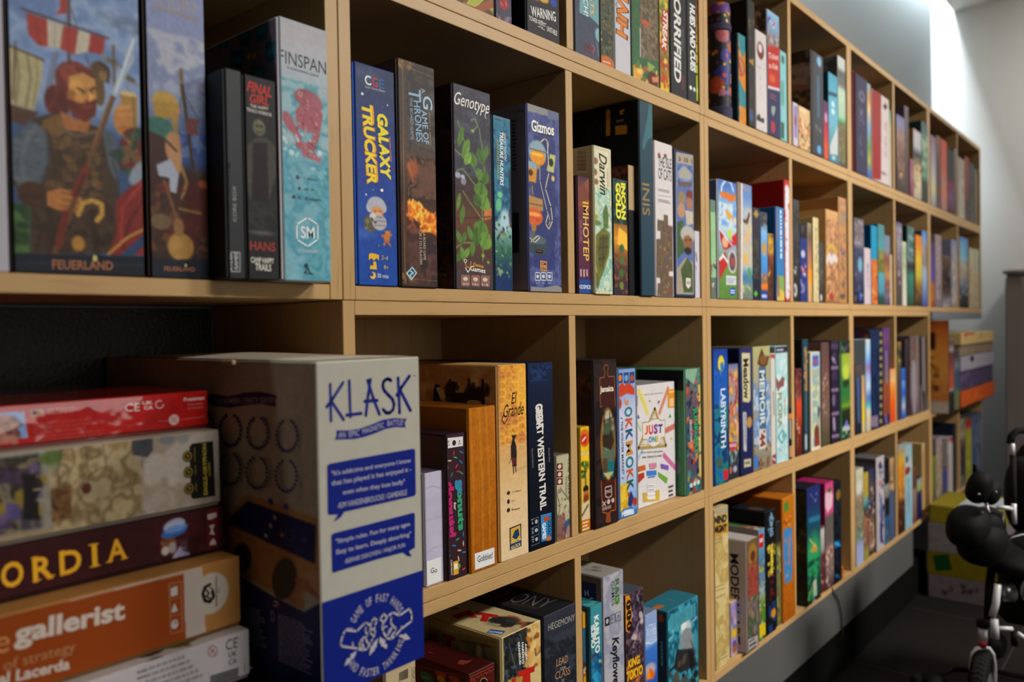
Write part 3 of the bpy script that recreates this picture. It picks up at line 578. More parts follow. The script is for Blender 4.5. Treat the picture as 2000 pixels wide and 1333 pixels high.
# ================================================================ second row, compartment 0
CELL('B', 0, 'K6')
g('blue box with yellow block title and sleeping ape in space helmet', 50, 265, 660, 96, [('g', [(100, '3a4464'), (300, '3b486c'), (600, '2a448a'), (900, '27519e'), (1222, '1b4f9e')]), ('n', .05, .01), ('e', 110, 170, 60, 40, '4a5476', .9), ('e', 100, 960, 60, 30, '3f62aa', .9),
 ('e', 134, 832, 16, 26, 'b4b4ba', .15), ('e', 203, 836, 14, 24, 'b4b4ba', .15), ('e', 168, 822, 44, 42, 'abacb4', .12), ('e', 172, 856, 30, 27, 'c9926a', .15), ('e', 176, 866, 14, 10, 'd8a47c'), ('l', [(156, 850), (166, 853)], 3, '5a3a2a'), ('l', [(180, 852), (190, 853)], 3, '5a3a2a'), ('e', 140, 912, 35, 44, '5f5c4c', .15), ('e', 182, 908, 36, 40, 'aeaab0', .15), ('l', [(165, 880), (200, 885)], 4, '7a787c'), ('l', [(160, 900), (215, 905)], 5, '85838a'), ('l', [(158, 922), (212, 925)], 5, '85838a'), ('e', 150, 880, 16, 20, 'c4c4c8'), ('b', 3, 26, 110, 880, 165, 955, .0014, ['77745e', '4a4838', '8a8468']),
 ('e', 218, 985, 15, 22, 'c07a3a'), ('e', 222, 962, 12, 12, 'c8843f'), ('l', [(195, 975), (240, 970)], 9, 'b8702f'), ('l', [(205, 1020), (215, 995), (235, 1022)], 9, 'b8702f'), ('e', 208, 952, 4, 5, '9a5a2a'), ('e', 234, 952, 4, 5, '9a5a2a'),
 ('E', 96, 265, 6, 7, 'd8dce4'), ('E', 222, 322, 3, 4, 'c8ccd4'), ('E', 194, 748, 7, 8, 'e0e4e8'), ('E', 115, 769, 4, 5, 'd0d4dc'), ('E', 196, 330, 2, 2, 'a0a8c0'), ('E', 105, 420, 2, 3, 'a0a8c0'), ('E', 150, 745, 3, 3, 'a0a8c0'), ('E', 178, 1025, 2, 3, 'a0a8c0'),
 ('T', 'C', 108, 194, 140, 201, 48, 'd8d8d4', .02), ('T', 'G', 144, 205, 173, 211, 48, 'b84a44', .02), ('T', 'E', 177, 213, 205, 219, 46, '3a6a9a', .02), ('T', 'Czech Games Edition', 109, 228, 209, 253, 12, 'c0c4c8'),
 ('T', 'GALAXY', 194, 366, 214, 696, 52, 'e4cf3c', .05, .12), ('T', 'TRUCKER', 120, 318, 148, 720, 60, 'e0a42c', .05, .12), ('T', 'TRUCKER', 118, 318, 146, 716, 46, 'e8cc3c', .03, .12), ('T', 'VLAADA CHVÁTIL', 232, 482, 241, 608, 8, 'e0a030', .01),
 ('P', [(128, 1068), (140, 1062), (178, 1072), (178, 1100), (166, 1088), (152, 1100), (140, 1088), (128, 1098)], 'd8b030'), ('T', '2–4', 192, 1084, 223, 1089, 21, 'd0b060'), ('P', [(150, 1104), (164, 1106), (168, 1146), (132, 1142), (136, 1124), (150, 1126)], 'd8b030'), ('T', '8+', 203, 1132, 225, 1136, 19, 'd0b060'), ('E', 148, 1175, 15, 18, 'e0b838'), ('E', 141, 1169, 10, 11, '2050a0'), ('T', '30 min', 170, 1175, 226, 1180, 21, 'd4d8dc')],
 Y=-.002, edge='27478e', tray='2f62b8')
g('dark brown fantasy box with pale blue lettering over a flaming sword', 275, 466, 660, 80, [('g', [(80, '4b4644'), (400, '4d4542'), (600, '5a4a42'), (780, '3a2c26'), (850, '5a3a28'), (950, '4a302a'), (1230, '3d3030')]), ('c', 320, 90, 470, 560, ['4d4744', '3f3a38', '5a524c'], .02, 3),
 ('c', 322, 570, 468, 800, ['4a3a32', '7a5644', '33251f', '6a4c3c'], .012, 8), ('e', 352, 640, 30, 42, '9a5a38', .5), ('e', 420, 700, 50, 80, '6a4c40', .6), ('l', [(330, 620), (350, 700)], 14, 'b06a3a', .7),
 ('p', [(322, 798), (380, 815), (466, 880), (466, 975), (420, 950), (370, 900), (325, 868)], 'c87020'), ('b', 5, 60, 325, 800, 400, 900, .0025, ['f0b040', 'e88c28', 'd87020', 'ffd060']), ('b', 6, 50, 380, 850, 466, 960, .0025, ['f0a83c', 'e08028', 'b85818', 'ffc858']), ('l', [(325, 935), (350, 915), (380, 960)], 8, 'b0602a', .8), ('e', 360, 950, 30, 16, '7a4a3a', .7), ('F', 1), ('c', 325, 990, 470, 1225, ['4a3434', '5f4238', '3a2c30'], .02, 2),
 ('l', [(299, 130), (312, 1215)], 3, '94703f'), ('l', [(308, 130), (320, 1215)], 2, '6f5432'), ('b', 21, 36, 276, 92, 340, 150, .0022, ['94703f', '6f5432']), ('b', 22, 26, 300, 1150, 345, 1215, .002, ['94703f', '6f5432']), ('l', [(340, 140), (460, 190)], 2, '94703f'), ('l', [(340, 1190), (470, 1200)], 2, '94703f'),
 ('T', 'A', 399, 238, 403, 262, 20, '9fb4c8'), ('T', 'G', 422, 278, 424, 345, 46, 'a4c0d8', .01), ('T', 'AME OF', 404, 348, 418, 518, 27, 'a4c0d8'), ('T', 'T', 357, 240, 360, 300, 60, '8fb0cc', .01), ('T', 'HRONES', 368, 300, 384, 506, 32, '8fb0cc', .01), ('T', 'THE BOARD GAME', 339, 284, 347, 496, 14, '8fa8bc'), ('T', "GEORGE R. R. MARTIN'S", 431, 358, 438, 522, 7, 'b09880'),
 ('T', 'A BOARD GAME', 406, 965, 408, 1098, 12, 'c0b098'), ('T', 'FOR 3 TO 6 PLAYERS', 386, 945, 390, 1120, 12, 'c0b098'), ('P', [(346, 1130), (370, 1162), (341, 1200), (314, 1164)], 'a8c4cc'), ('P', [(345, 1138), (363, 1162), (341, 1190), (322, 1164)], '2f5468'), ('L', [(336, 1152), (352, 1162), (334, 1172), (340, 1184)], 4, 'c8d8dc')],
 Y=-.003, edge='3a3230', tray='2c2624', side=[('f', '5a4c46'), ('n', .1, .03)], top=[('f', '2e2826')])
g('charcoal box with white script title above green pea plants', 551, 744, 700, 206, [('g', [(205, '4b4a58'), (500, '45414c'), (760, '4d3a3a'), (900, '6a4636'), (1050, '5a4038'), (1240, '4a4248')]), ('c', 556, 230, 750, 700, ['4a4856', '423f4a', '50505c'], .02, 5), ('p', [(700, 830), (748, 840), (748, 885), (705, 900)], 'b87844'), ('l', [(560, 890), (748, 880)], 3, '3a2a26'), ('l', [(700, 590), (705, 1000)], 3, '6a4a3c'),
 ('l', [(575, 400), (600, 480), (640, 600), (680, 700), (700, 900), (700, 1100)], 4, '7a9a50'), ('l', [(560, 500), (555, 540), (600, 580)], 3, '8aa868'), ('l', [(640, 400), (660, 390), (675, 430), (650, 450)], 3, '8aa868'), ('l', [(680, 440), (700, 560), (710, 680)], 4, '7a9a50'), ('l', [(600, 750), (630, 800), (700, 900)], 3, '8aa868'), ('l', [(560, 1040), (600, 1010), (690, 1010)], 4, '7a9a50'), ('l', [(570, 650), (600, 640), (660, 720), (690, 800)], 4, '7a9a50'),
 ('v', 590, 480, 14, 60, '5c7c38', .15, .35), ('v', 616, 540, 18, 60, '6a8c40', .15, .45), ('v', 650, 600, 22, 40, '5a7a3a', .2, -.3), ('v', 625, 590, 18, 40, '7a9c4c', .2, .6), ('v', 690, 580, 18, 50, '4f7034', .2, -.5), ('v', 715, 560, 12, 40, '5a7c38', .2, .3), ('v', 685, 670, 24, 30, '648640', .15, 0.8), ('v', 712, 690, 18, 36, '4f7034', .15, 0.5), ('v', 690, 750, 36, 46, '5c7e3a', .15, 0.2), ('v', 705, 810, 34, 42, '6e9044', .15, 0.5), ('v', 672, 800, 22, 36, '4a6a30', .15, -0.8),
 ('v', 580, 805, 10, 48, '6c8c3c', .15, .25), ('v', 598, 868, 13, 52, '5f8038', .15, .2), ('v', 690, 940, 40, 44, '5c7e3a', .15, 0.2), ('v', 712, 1000, 36, 50, '6e9044', .15, 0.5), ('v', 668, 980, 26, 46, '4f7034', .15, 0.0), ('v', 582, 980, 12, 36, '638640', .2, -.5), ('v', 606, 985, 12, 36, '567838', .2, .5), ('v', 600, 1065, 13, 40, '6e9044', .2, -.3), ('v', 580, 1080, 12, 32, '4f7034', .2, .5), ('v', 635, 960, 12, 40, '638640', .2, -.3), ('v', 648, 1040, 14, 42, '5c7e3a', .2, .2), ('v', 620, 1060, 12, 34, '74964a', .2, .6),
 ('e', 576, 672, 14, 16, '9a9cac', .3), ('e', 604, 702, 13, 20, '8a8c9e', .3), ('e', 600, 680, 10, 10, 'b0b2c0', .4), ('e', 648, 452, 7, 8, '9ab060'), ('e', 700, 1074, 8, 9, '8aa850'), ('e', 726, 1108, 6, 7, '8aa850'), ('F', 1),
 ('T', 'Genotype', 556, 292, 732, 346, 84, 'dedad2', 0, .4), ('L', [(716, 350), (710, 378), (716, 390)], 3, 'dedad2'), ('T', 'Genius', 651, 1118, 703, 1130, 18, 'd8a040', .01), ('T', 'Games', 637, 1138, 712, 1152, 25, 'e4e0d8', .01), ('L', [(606, 1100), (616, 1128), (636, 1140), (640, 1105)], 4, 'c89038'), ('L', [(612, 1135), (625, 1160), (636, 1140)], 4, 'd8d4cc'), ('E', 612, 1102, 8, 9, 'd8d4cc'), ('E', 612, 1102, 5, 6, '4a4248')]
 + [q for i, (a, s) in enumerate(((590, '45-75'), (640, '14+'), (688, '1-5'))) for q in (('P', [(a+4, 1170+i*2), (a+42, 1172+i*2), (a+45, 1180), (a+45, 1224+i*2), (a+40, 1230+i*2), (a+3, 1228), (a, 1220), (a, 1178)], '8a675a'), ('T', s, a+8, 1217+i*2, a+37, 1218+i*2, 10, 'd0c8c0', .01), ('E', a+22, 1192+i*2, 12, 10, 'c4b8ac'))],
 Y=.004, edge='3c3a44', tray='231c1a', side=[('f', '4a3c34'), ('c', 470, 400, 560, 1240, ['4a3c34', '5a4034', '38302c'], .04, 2), ('L', [(470, 900), (520, 930), (525, 1010), (470, 1000)], 3, '8a5a3c'), ('T', 'genius', 480, 1140, 515, 1144, 14, '8a6a34'), ('T', 'Games', 476, 1166, 520, 1170, 20, '8a8478')])
g('shorter blue and teal box with small vertical title above treasure hunting figures', 748, 843, 700, 366, [('g', [(370, '6d8a8c'), (450, '3a6a80'), (700, '2e6e8c'), (850, '4a90a8'), (930, '9ab4b4'), (1050, '3a6a5a'), (1180, '1f3f6a'), (1250, '1c3a66')]), ('c', 745, 380, 850, 900, ['2e6678', '3f7f98', '2a5a78'], .012, 3), ('p', [(744, 440), (756, 500), (750, 560), (758, 640), (752, 700), (762, 760), (744, 900)], '1c3a44'), ('p', [(846, 420), (834, 520), (840, 600), (828, 700), (836, 800), (826, 900), (846, 950)], '1c3448'), ('e', 785, 770, 12, 16, '7ac08a'), ('e', 780, 820, 14, 34, '6ab088', .3, .2), ('e', 810, 900, 22, 60, 'a8c0c8', .6), ('b', 4, 60, 752, 860, 840, 1190, .0028, ['1f3a4a', '2a5a4a', '5a8a5a', '7a4a5a', '2a4a6a', '8aa870']), ('F', 1), ('p', [(744, 1195), (850, 1200), (850, 1260), (744, 1255)], '1c3a66'),
 ('Q', 752, 380, 798, 394, 'd4d8d4', 1), ('T', "GHOST FIGHTIN'", 809, 462, 812, 602, 13, 'c4d4d8', .01, .1), ('T', 'TREASURE HUNTERS', 792, 455, 794, 724, 17, 'dce0e0', .02, .1), ('T', 'ANNIVERSARY EDITION', 774, 494, 776, 692, 11, '9ab060', .01, .1)],
 Y=.012, edge='2a4a5c')
g('slate blue box with white round title above bubbling flasks of orange liquid', 923, 1088, 780, 309, [('f', '4a5282'), ('c', 920, 330, 1095, 1240, ['4a5282', '5a6292', '3e4674'], .02, 3), ('p', [(900, 290), (1110, 360), (1110, 402), (900, 346)], '8a8886'), ('p', [(1010, 300), (1110, 340), (1110, 405), (1030, 392)], '6a7088'), ('p', [(955, 470), (1060, 500), (1060, 1150), (955, 1130)], '3b4374'), ('b', 8, 30, 1045, 760, 1085, 1100, .0014, ['2c3358', '343c66']), ('l', [(1075, 430), (1078, 1220)], 4, '5e6796'),
 ('e', 974, 562, 42, 62, '8aa2ac', .1), ('e', 976, 586, 36, 38, 'd8902a', .15), ('e', 972, 570, 30, 8, 'f0b850'), ('l', [(935, 540), (1012, 560)], 3, '5a4a3c'), ('e', 980, 632, 9, 12, 'b08a50'), ('p', [(1036, 568), (1063, 575), (1054, 662), (1018, 650)], 'b4b878'), ('e', 1040, 610, 12, 20, '2f3a30'), ('e', 1050, 690, 8, 14, 'c8b060'), ('p', [(925, 620), (972, 640), (966, 712), (925, 700)], 'c08a3a'), ('e', 940, 660, 12, 16, '5a3a20'), ('p', [(925, 600), (970, 612), (972, 645), (925, 632)], '8aa2ac'),
 ('p', [(924, 770), (1000, 795), (1002, 852), (926, 842)], 'ae8858'), ('l', [(924, 812), (1002, 826)], 3, '6a5030'), ('e', 960, 880, 40, 44, 'c8643a', .12), ('e', 958, 868, 32, 10, 'e8a050'), ('b', 2, 14, 935, 860, 990, 905, .001, ['f0a860', 'a84424']), ('e', 957, 935, 12, 20, 'a8783c'), ('e', 957, 965, 6, 14, '7a6848'), ('e', 975, 1030, 52, 42, '3f4f58', .1), ('e', 972, 995, 46, 22, '5a6a70', .2), ('b', 5, 8, 930, 1010, 1020, 1060, .001, ['8a6a30', '2a363c']), ('F', 1),
 ('L', [(985, 510), (1010, 488), (1028, 510), (1022, 560)], 5, 'b8a890'), ('L', [(1022, 500), (1030, 660), (1012, 740), (1040, 830), (1048, 900), (1030, 945), (1014, 915), (1025, 870)], 5, 'b4aa9c'), ('L', [(985, 640), (985, 700), (1020, 850), (1036, 900), (1030, 920)], 4, 'a89e94'), ('L', [(930, 985), (960, 1010), (985, 985), (975, 975), (940, 1005)], 4, 'c0b8ac'), ('L', [(945, 720), (950, 775)], 6, '9a7a48'),
 ('T', 'Gizmos', 941, 424, 1056, 450, 66, '2c3252', .05), ('T', 'Gizmos', 942, 422, 1055, 448, 58, 'd8d8d0', .03), ('P', [(964, 1044), (1000, 1049), (1000, 1066), (965, 1061)], '2a1a1c'), ('Q', 968, 1049, 996, 1058, 'c04a38', 1), ('P', [(986, 1100), (1020, 1105), (1020, 1156), (987, 1152)], 'c08a50'), ('T', 'CM', 990, 1115, 1016, 1118, 16, '2c3252', .02), ('T', 'ON', 990, 1140, 1016, 1142, 16, '2c3252', .02)]
 + [q for a, s in ((961, '2-4'), (990, '14+'), (1020, '40-50')) for q in (('L', [(a, 1160), (a+25, 1162), (a+25, 1200), (a, 1198)], 3, 'c0c4cc', True), ('E', a+12, 1180, 7, 9, 'c0c4cc'), ('T', s, a+4, 1212, a+21, 1213, 7, 'b0b4bc'))] + [('P', [(900, 1228), (1000, 1236), (1070, 1225), (1110, 1238), (1110, 1275), (900, 1268)], '8a8886')],
 Y=-.001, edge='6a6c80', tray='3a3f7a', side=[('f', '8c7e80'), ('n', .05, .04), ('T', 'Gizmos', 870, 345, 905, 350, 20, '3a3a58'), ('Q', 846, 395, 872, 650, '3a3438', 14), ('p', [(846, 860), (878, 860), (880, 1060), (846, 1060)], '3a3238'), ('p', [(905, 310), (930, 310), (936, 420), (905, 380)], '3e4060')])

# ================================================================ second row, compartment 1
CELL('B', 1, 'K7')
g('short maroon and orange pyramid desert box with blue publisher strip', 83, 161, 900, 551, [('g', [(550, '4a2f48'), (640, '7a4a40'), (700, 'a05c34'), (780, '6a3a4a'), (1165, '5a2c48')]), ('p', [(80, 660), (120, 600), (160, 680), (160, 700), (82, 720)], '7c4a3c'), ('p', [(120, 605), (160, 560), (160, 680)], '8a5a48'), ('F', 1), ('p', [(60, 1168), (180, 1170), (180, 1270), (60, 1265)], '28508f'), ('T', 'IMHOTEP', 132, 712, 136, 1060, 34, 'd8b45a', .01), ('T', 'THE DUEL', 102, 815, 106, 952, 12, '9a7c8c'), ('Q', 95, 1108, 150, 1160, 'c0a8a8', 3, True), ('T', 'KOSMOS', 94, 1213, 163, 1216, 24, 'd0d4dc', .02)], Y=.003, edge='4a2840')
g('cream box with brown script title above a painted green sea turtle', 160, 288, 800, 366, [('f', 'cac5aa'), ('c', 165, 620, 292, 1240, ['bcc8b4', '8fb8b0', 'c8ccb4', '78a8a0', 'b4c0a8'], .018, 3), ('l', [(160, 385), (270, 415), (284, 1240), (182, 1236), (160, 385)], 2, 'a09868'),
 ('p', [(195, 905), (240, 858), (276, 900), (272, 1010), (248, 1100), (218, 1180), (194, 1120), (188, 1000)], '6e7038'), ('p', [(215, 910), (265, 905), (262, 1000), (240, 1080), (215, 1100), (205, 1000)], '5e5a34'), ('l', [(215, 930), (262, 925)], 3, '34341c'), ('l', [(210, 985), (264, 975)], 3, '34341c'), ('l', [(210, 1050), (250, 1040)], 3, '34341c'), ('l', [(238, 905), (235, 1100)], 3, '34341c'), ('l', [(192, 930), (190, 1080), (212, 1170)], 8, 'a8a050'), ('e', 185, 800, 22, 20, 'a09a44', .2), ('e', 200, 835, 26, 16, '6a8048', .3), ('p', [(238, 862), (234, 770), (254, 724), (268, 790), (264, 872)], '5a7444'), ('b', 9, 22, 236, 740, 266, 860, .0014, ['8a9858', '3f5a34']), ('p', [(192, 1110), (222, 1160), (208, 1226), (188, 1196)], '6a6e38'), ('b', 10, 14, 190, 1130, 215, 1215, .001, ['a8a050', '4a4e28']), ('e', 192, 470, 14, 20, '8a6a50', .2), ('e', 188, 535, 14, 20, '8a6a50', .2), ('e', 196, 592, 13, 18, '8a6a50', .2), ('F', 1),
 ('T', 'Darwin', 234, 425, 240, 672, 46, '33342e', .015, .3), ('T', 'in the footsteps of', 262, 515, 265, 650, 8, '5a5848')], Y=-.004, edge='c0bb9e', side=[('f', 'b8ac94'), ('P', [(78, 400), (142, 398), (142, 540), (78, 545)], 'c8c0ac')]+[('P', [(82, 404+i*8), (138, 402+i*8), (138, 402+i*8+2+i % 3), (82, 404+i*8+2+i % 3)], '2a2622') for i in range(16)])
g('small jungle temple box with bold yellow title and green snake heads', 293, 381, 900, 566, [('g', [(565, '2e4450'), (640, '2c4038'), (860, '9a6a30'), (930, 'd0942e'), (1020, '8a5a30'), (1100, '5a3a30'), (1265, '2e2a40')]), ('c', 295, 570, 382, 850, ['2c4a38', '3c5a60', '1f3028'], .012, 1), ('p', [(330, 860), (375, 900), (380, 1000), (320, 960)], 'e0b040'), ('b', 4, 40, 298, 1000, 382, 1250, .003, ['5a4a8a', '3a3040', '7a5a30', 'a84a30', '4a6a3a']), ('e', 346, 988, 14, 26, '44663c', .2), ('e', 348, 1058, 14, 24, '4e7040', .2), ('e', 346, 1130, 14, 24, '44663c', .2), ('e', 346, 1205, 12, 24, '7a7a38', .2), ('F', 1), ('T', 'INCAN', 354, 600, 358, 815, 26, 'd8d23c', .05), ('T', 'GOLD', 324, 598, 328, 812, 30, 'd8d23c', .05)], Y=.001, edge='2c3c3c')
g('mostly hidden dark box with tan upper spine between snake and teal boxes', 385, 422, 700, 488, [('f', '191c20'), ('p', [(370, 480), (440, 490), (440, 762), (370, 758)], 'ab9474')], Y=.006, edge='191c20', side=[('f', '6a3a34'), ('b', 3, 30, 295, 480, 380, 560, .004, ['8a4a3a', '3a2420'])])
g('tallest dark teal box with faint gold title in this compartment', 428, 535, 700, 93, [('g', [(93, '2f4a58'), (1270, '284554')]), ('p', [(508, 120), (540, 128), (540, 320), (500, 345), (478, 405), (468, 385), (486, 280), (500, 200)], '3f6e74'), ('n', .05, .006), ('F', 2), ('T', 'INIS', 486, 600, 490, 792, 48, '6a5c44', .02), ('T', 'INIS', 489, 603, 493, 790, 40, '8f7c52')], Y=-.005, edge='26404e', tray='101c24', side=[('f', '131c22'), ('b', 2, 24, 80, 260, 250, 420, .008, ['1c262c', '101418']), ('P', [(254, 166), (278, 165), (278, 318), (254, 320)], 'b07c28'), ('P', [(308, 262), (378, 255), (378, 308), (310, 314)], 'b07c28'), ('P', [(335, 170), (362, 160), (360, 176), (345, 180), (362, 188), (336, 196)], 'b07c28'), ('Q', 315, 221, 365, 239, '8a6a3a', 1), ('L', [(120, 350), (150, 260), (200, 230), (240, 320)], 2, '3a4448')])
g('white box with scratchy black title and jigsaw of colourful cats', 541, 650, 800, 343, [('f', 'c6c0c0'), ('n', .02, .01), ('p', [(558, 815), (595, 822), (595, 785), (620, 790), (620, 850), (646, 856), (650, 1276), (556, 1272), (560, 1190), (575, 1190), (575, 1160), (552, 1155), (552, 930), (575, 930), (575, 885), (558, 880)], '6a5a4a'), ('b', 3, 90, 562, 830, 645, 1265, .0026, ['8a5a3a', '4a6a9a', '5a7a3a', '7a4a6a', '9a8a6a', '3a3a4a', 'a04a3a']), ('p', [(558, 890), (576, 890), (576, 925), (552, 925), (552, 884)], 'c6c0c0'), ('p', [(552, 1158), (574, 1162), (574, 1190), (552, 1188)], 'c6c0c0'), ('p', [(625, 1120), (650, 1122), (650, 1150), (625, 1148)], 'c6c0c0'), ('e', 568, 436, 9, 12, '8a5a3a'), ('e', 604, 442, 9, 12, '6a4a3a'), ('F', 1), ('T', 'THE ISLE', 561, 470, 640, 488, 62, '3c383c', .01), ('T', 'OF CATS', 562, 540, 640, 560, 66, '3c383c', .01), ('Q', 562, 628, 636, 664, '6a6468', 2), ('L', [(562, 672), (640, 682)], 1.5, '8a8488'), ('Q', 562, 690, 636, 726, '6a6468', 2)], Y=-.003, edge='bab4b4', tray='8c8686')
g('navy bordered box with merchants in hats and a bearded turbaned man', 656, 777, 850, 391, [('f', '2b3246'), ('p', [(668, 415), (768, 437), (771, 1258), (671, 1254)], '5a6ea0'), ('p', [(670, 420), (767, 440), (767, 500), (670, 480)], 'a09484'), ('c', 672, 480, 768, 640, ['5a6ea0', '7f92bc', '4c6092'], .01, 2), ('p', [(680, 530), (720, 500), (760, 545), (755, 580), (690, 575)], '9a9890'), ('p', [(676, 590), (762, 595), (760, 625), (680, 620)], '6a5a58'), ('e', 702, 690, 22, 42, '8a7c5c', .2), ('e', 700, 762, 22, 44, 'ac8668', .2), ('e', 748, 672, 20, 28, '7a3c38', .2), ('e', 746, 722, 18, 36, '9a705a', .2), ('p', [(722, 760), (768, 770), (770, 840), (730, 850)], 'b4a898'), ('p', [(674, 830), (712, 820), (720, 1000), (674, 1050)], '45603c'),
 ('e', 738, 905, 42, 52, 'a9a5a0', .15), ('e', 738, 952, 28, 44, '8a6248', .2), ('e', 738, 1000, 20, 22, '33261f', .2), ('l', [(722, 935), (732, 936)], 3, '2a1c16'), ('l', [(744, 936), (756, 935)], 3, '2a1c16'), ('p', [(676, 1100), (725, 1040), (770, 1070), (772, 1256), (672, 1254)], '9c9080'), ('p', [(696, 1110), (735, 1040), (762, 1080), (768, 1245), (714, 1245)], '4e5c3a'), ('F', 1), ('L', [(669, 420), (767, 438), (770, 1256), (672, 1252)], 2.5, '9a9aa0', True), ('P', [(726, 1160), (754, 1164), (754, 1208), (740, 1226), (726, 1206)], 'c8c4c0'), ('T', 'AEG', 729, 1188, 751, 1190, 20, '7a2a2a', .02), ('T', '3  10  1', 682, 455, 762, 470, 26, '2c2c34', .02)], Y=-.003, edge='272e42')
g('small white slim box at the right end beside the merchants box', 779, 812, 1050, 881, [('f', 'bab6be'), ('l', [(786, 1015), (790, 1060)], 5, '4a4a54'), ('b', 4, 10, 782, 1080, 790, 1140, .0012, ['3a3a44', '5a5a64'])], Y=.004, edge='b2aeb6')

# ================================================================ second row, further compartments
CELL('B', 2, 'K13')
g('light green box edge beside the big maple upright in the second row', 76, 128, 800, 308, [('f', '8fb088'), ('p', [(70, 300), (130, 312), (130, 428), (70, 420)], '6a7f74'), ('b', 3, 14, 78, 870, 126, 960, .003, ['3a5a8a', '2f4a34', '8a4a4a']), ('p', [(70, 985), (130, 985), (130, 1175), (70, 1175)], '5f7068'), ('b', 5, 10, 78, 1030, 110, 1120, .003, ['c8c0b0', '8a6a4a'])], Y=.002, edge='6a8068', side=[('f', '5a6a60')])
g('bright box with toy aeroplanes over blue sky and green hill', 133, 307, 700, 124, [('g', [(124, '3f62a8'), (300, '6a92c0'), (430, 'a8bcc8'), (560, 'b0c0c8'), (700, '8aa0b0'), (900, '6a8a4a'), (1170, '5a8038')]), ('c', 150, 330, 310, 560, ['88a8c8', 'c0c8cc', '6a98c8'], .02, 2), ('l', [(165, 290), (180, 190), (215, 140), (255, 170), (275, 240)], 9, 'c4ccd4'),
 ('p', [(165, 245), (235, 255), (262, 275), (295, 268), (295, 320), (235, 335), (215, 300), (165, 290)], 'c8742c'), ('p', [(200, 405), (225, 410), (280, 465), (255, 475), (245, 505)], 'c89a38'), ('p', [(155, 560), (215, 640), (290, 700), (262, 760), (190, 740), (165, 650)], 'a8242c'), ('e', 207, 680, 26, 50, 'c8a080', .2), ('p', [(262, 640), (308, 590), (308, 740), (285, 735)], 'b8222a'), ('p', [(150, 840), (210, 760), (225, 880), (155, 1010)], 'b03030'), ('l', [(160, 830), (190, 800)], 12, 'd0ccc8'), ('l', [(150, 560), (290, 740)], 6, 'c8d0d8'), ('l', [(185, 790), (260, 900)], 10, 'd0d4d8'), ('p', [(225, 740), (300, 700), (300, 900), (240, 870)], '8a9aa8'), ('e', 268, 850, 38, 100, 'b4b0a8', .12), ('e', 268, 850, 26, 78, '5a4a5a', .15), ('e', 270, 850, 14, 40, 'a8503c', .3), ('p', [(225, 590), (262, 560), (262, 660), (235, 640)], 'a8c048'), ('e', 290, 500, 16, 34, 'c4b8b0', .3), ('F', 1),
 ('P', [(214, 970), (300, 978), (300, 1055), (214, 1050)], 'c0c4cc'), ('Q', 218, 985, 296, 1045, '7a8088', 4), ('E', 270, 1110, 28, 35, '2f4f9a'), ('L', [(252, 1100), (288, 1102)], 5, 'b8c4d8'), ('L', [(252, 1120), (288, 1122)], 5, 'b8c4d8')], Y=-.002, edge='7f93a8', side=[('f', '4a5a84')], tray='c0b8b0')
g('tall pale blue painting box of clouds and balloons with white edge', 312, 442, 700, 155, [('g', [(155, '5a78b0'), (300, '6a88b4'), (420, '8aa0b8'), (560, 'b0b0ac'), (750, 'b4a890'), (900, '8fa8ac'), (980, '3f74a0'), (1080, '7a8a7a'), (1185, '6a6f68')]), ('c', 358, 380, 440, 900, ['b4b2a8', '8aa0bc', 'c0b08c', 'a8a8a4'], .014, 3), ('e', 390, 220, 30, 30, '7f88a0', .3), ('p', [(360, 480), (385, 490), (415, 420), (422, 440), (400, 530), (365, 510)], '5a4438'), ('e', 400, 640, 24, 60, 'c0a47c', .4), ('e', 385, 830, 26, 50, 'c4a468', .4), ('e', 415, 950, 14, 50, '5f8a5a', .4), ('b', 4, 14, 362, 1050, 430, 1140, .004, ['c8b840', '6a9a4a', 'a8a4a0', '3a5a8a']), ('F', 1), ('p', [(300, 100), (345, 100), (345, 1200), (300, 1200)], '85786e'), ('p', [(345, 100), (357, 100), (357, 1200), (345, 1200)], 'cfc8c4')], Y=-.001, edge='8a8078')
g('dark plum box with gold star and small green emblem near its foot', 442, 508, 700, 374, [('g', [(374, '35304a'), (600, '3a3440'), (1000, '2a2836'), (1185, '25233a')]), ('e', 475, 440, 14, 34, 'a08a40', .5), ('l', [(450, 440), (500, 442)], 5, 'a08a40'), ('c', 450, 650, 500, 1000, ['3a3640', '4f4f3c', '34303c'], .008, 2), ('p', [(472, 1095), (490, 1125), (472, 1155), (456, 1125)], '5aa83c'), ('F', 1)], Y=.003, edge='2a2638', side=[('f', '3a3442')])
g('box with grey storm cloud over bright blue sky and orange base', 508, 573, 750, 412, [('g', [(412, '4a4648'), (520, '6a7480'), (600, '7aa8d0'), (800, '4f90c8'), (950, '4a80b8'), (1010, '8a6a50'), (1185, '3a3a70')]), ('b', 6, 24, 510, 440, 575, 540, .005, ['4a4446', '5f5a5a', '3a3638']), ('e', 545, 740, 20, 60, 'b08a58', .4), ('b', 7, 16, 515, 950, 570, 1010, .004, ['c88a40', '6a3a2a', 'b8683a']), ('p', [(500, 1035), (580, 1040), (580, 1090), (500, 1088)], 'c8742c'), ('p', [(500, 1100), (580, 1104), (580, 1195), (500, 1192)], '2c3f80'), ('l', [(522, 1145), (562, 1147)], 12, 'a8b0c8'), ('F', 1)], Y=.002, edge='4a6a8a')
g('low yellow and brown patterned box under a blue one', 574, 627, 850, 600, [('g', [(600, 'a88a3a'), (760, 'b8923a'), (820, '6a4530'), (1185, '4a3028')]), ('b', 8, 40, 576, 620, 626, 1180, .004, ['c8a040', '5a3a28', '8a5a38', 'a84a3a', '3a2420'])], Y=.004, edge='5a4428')
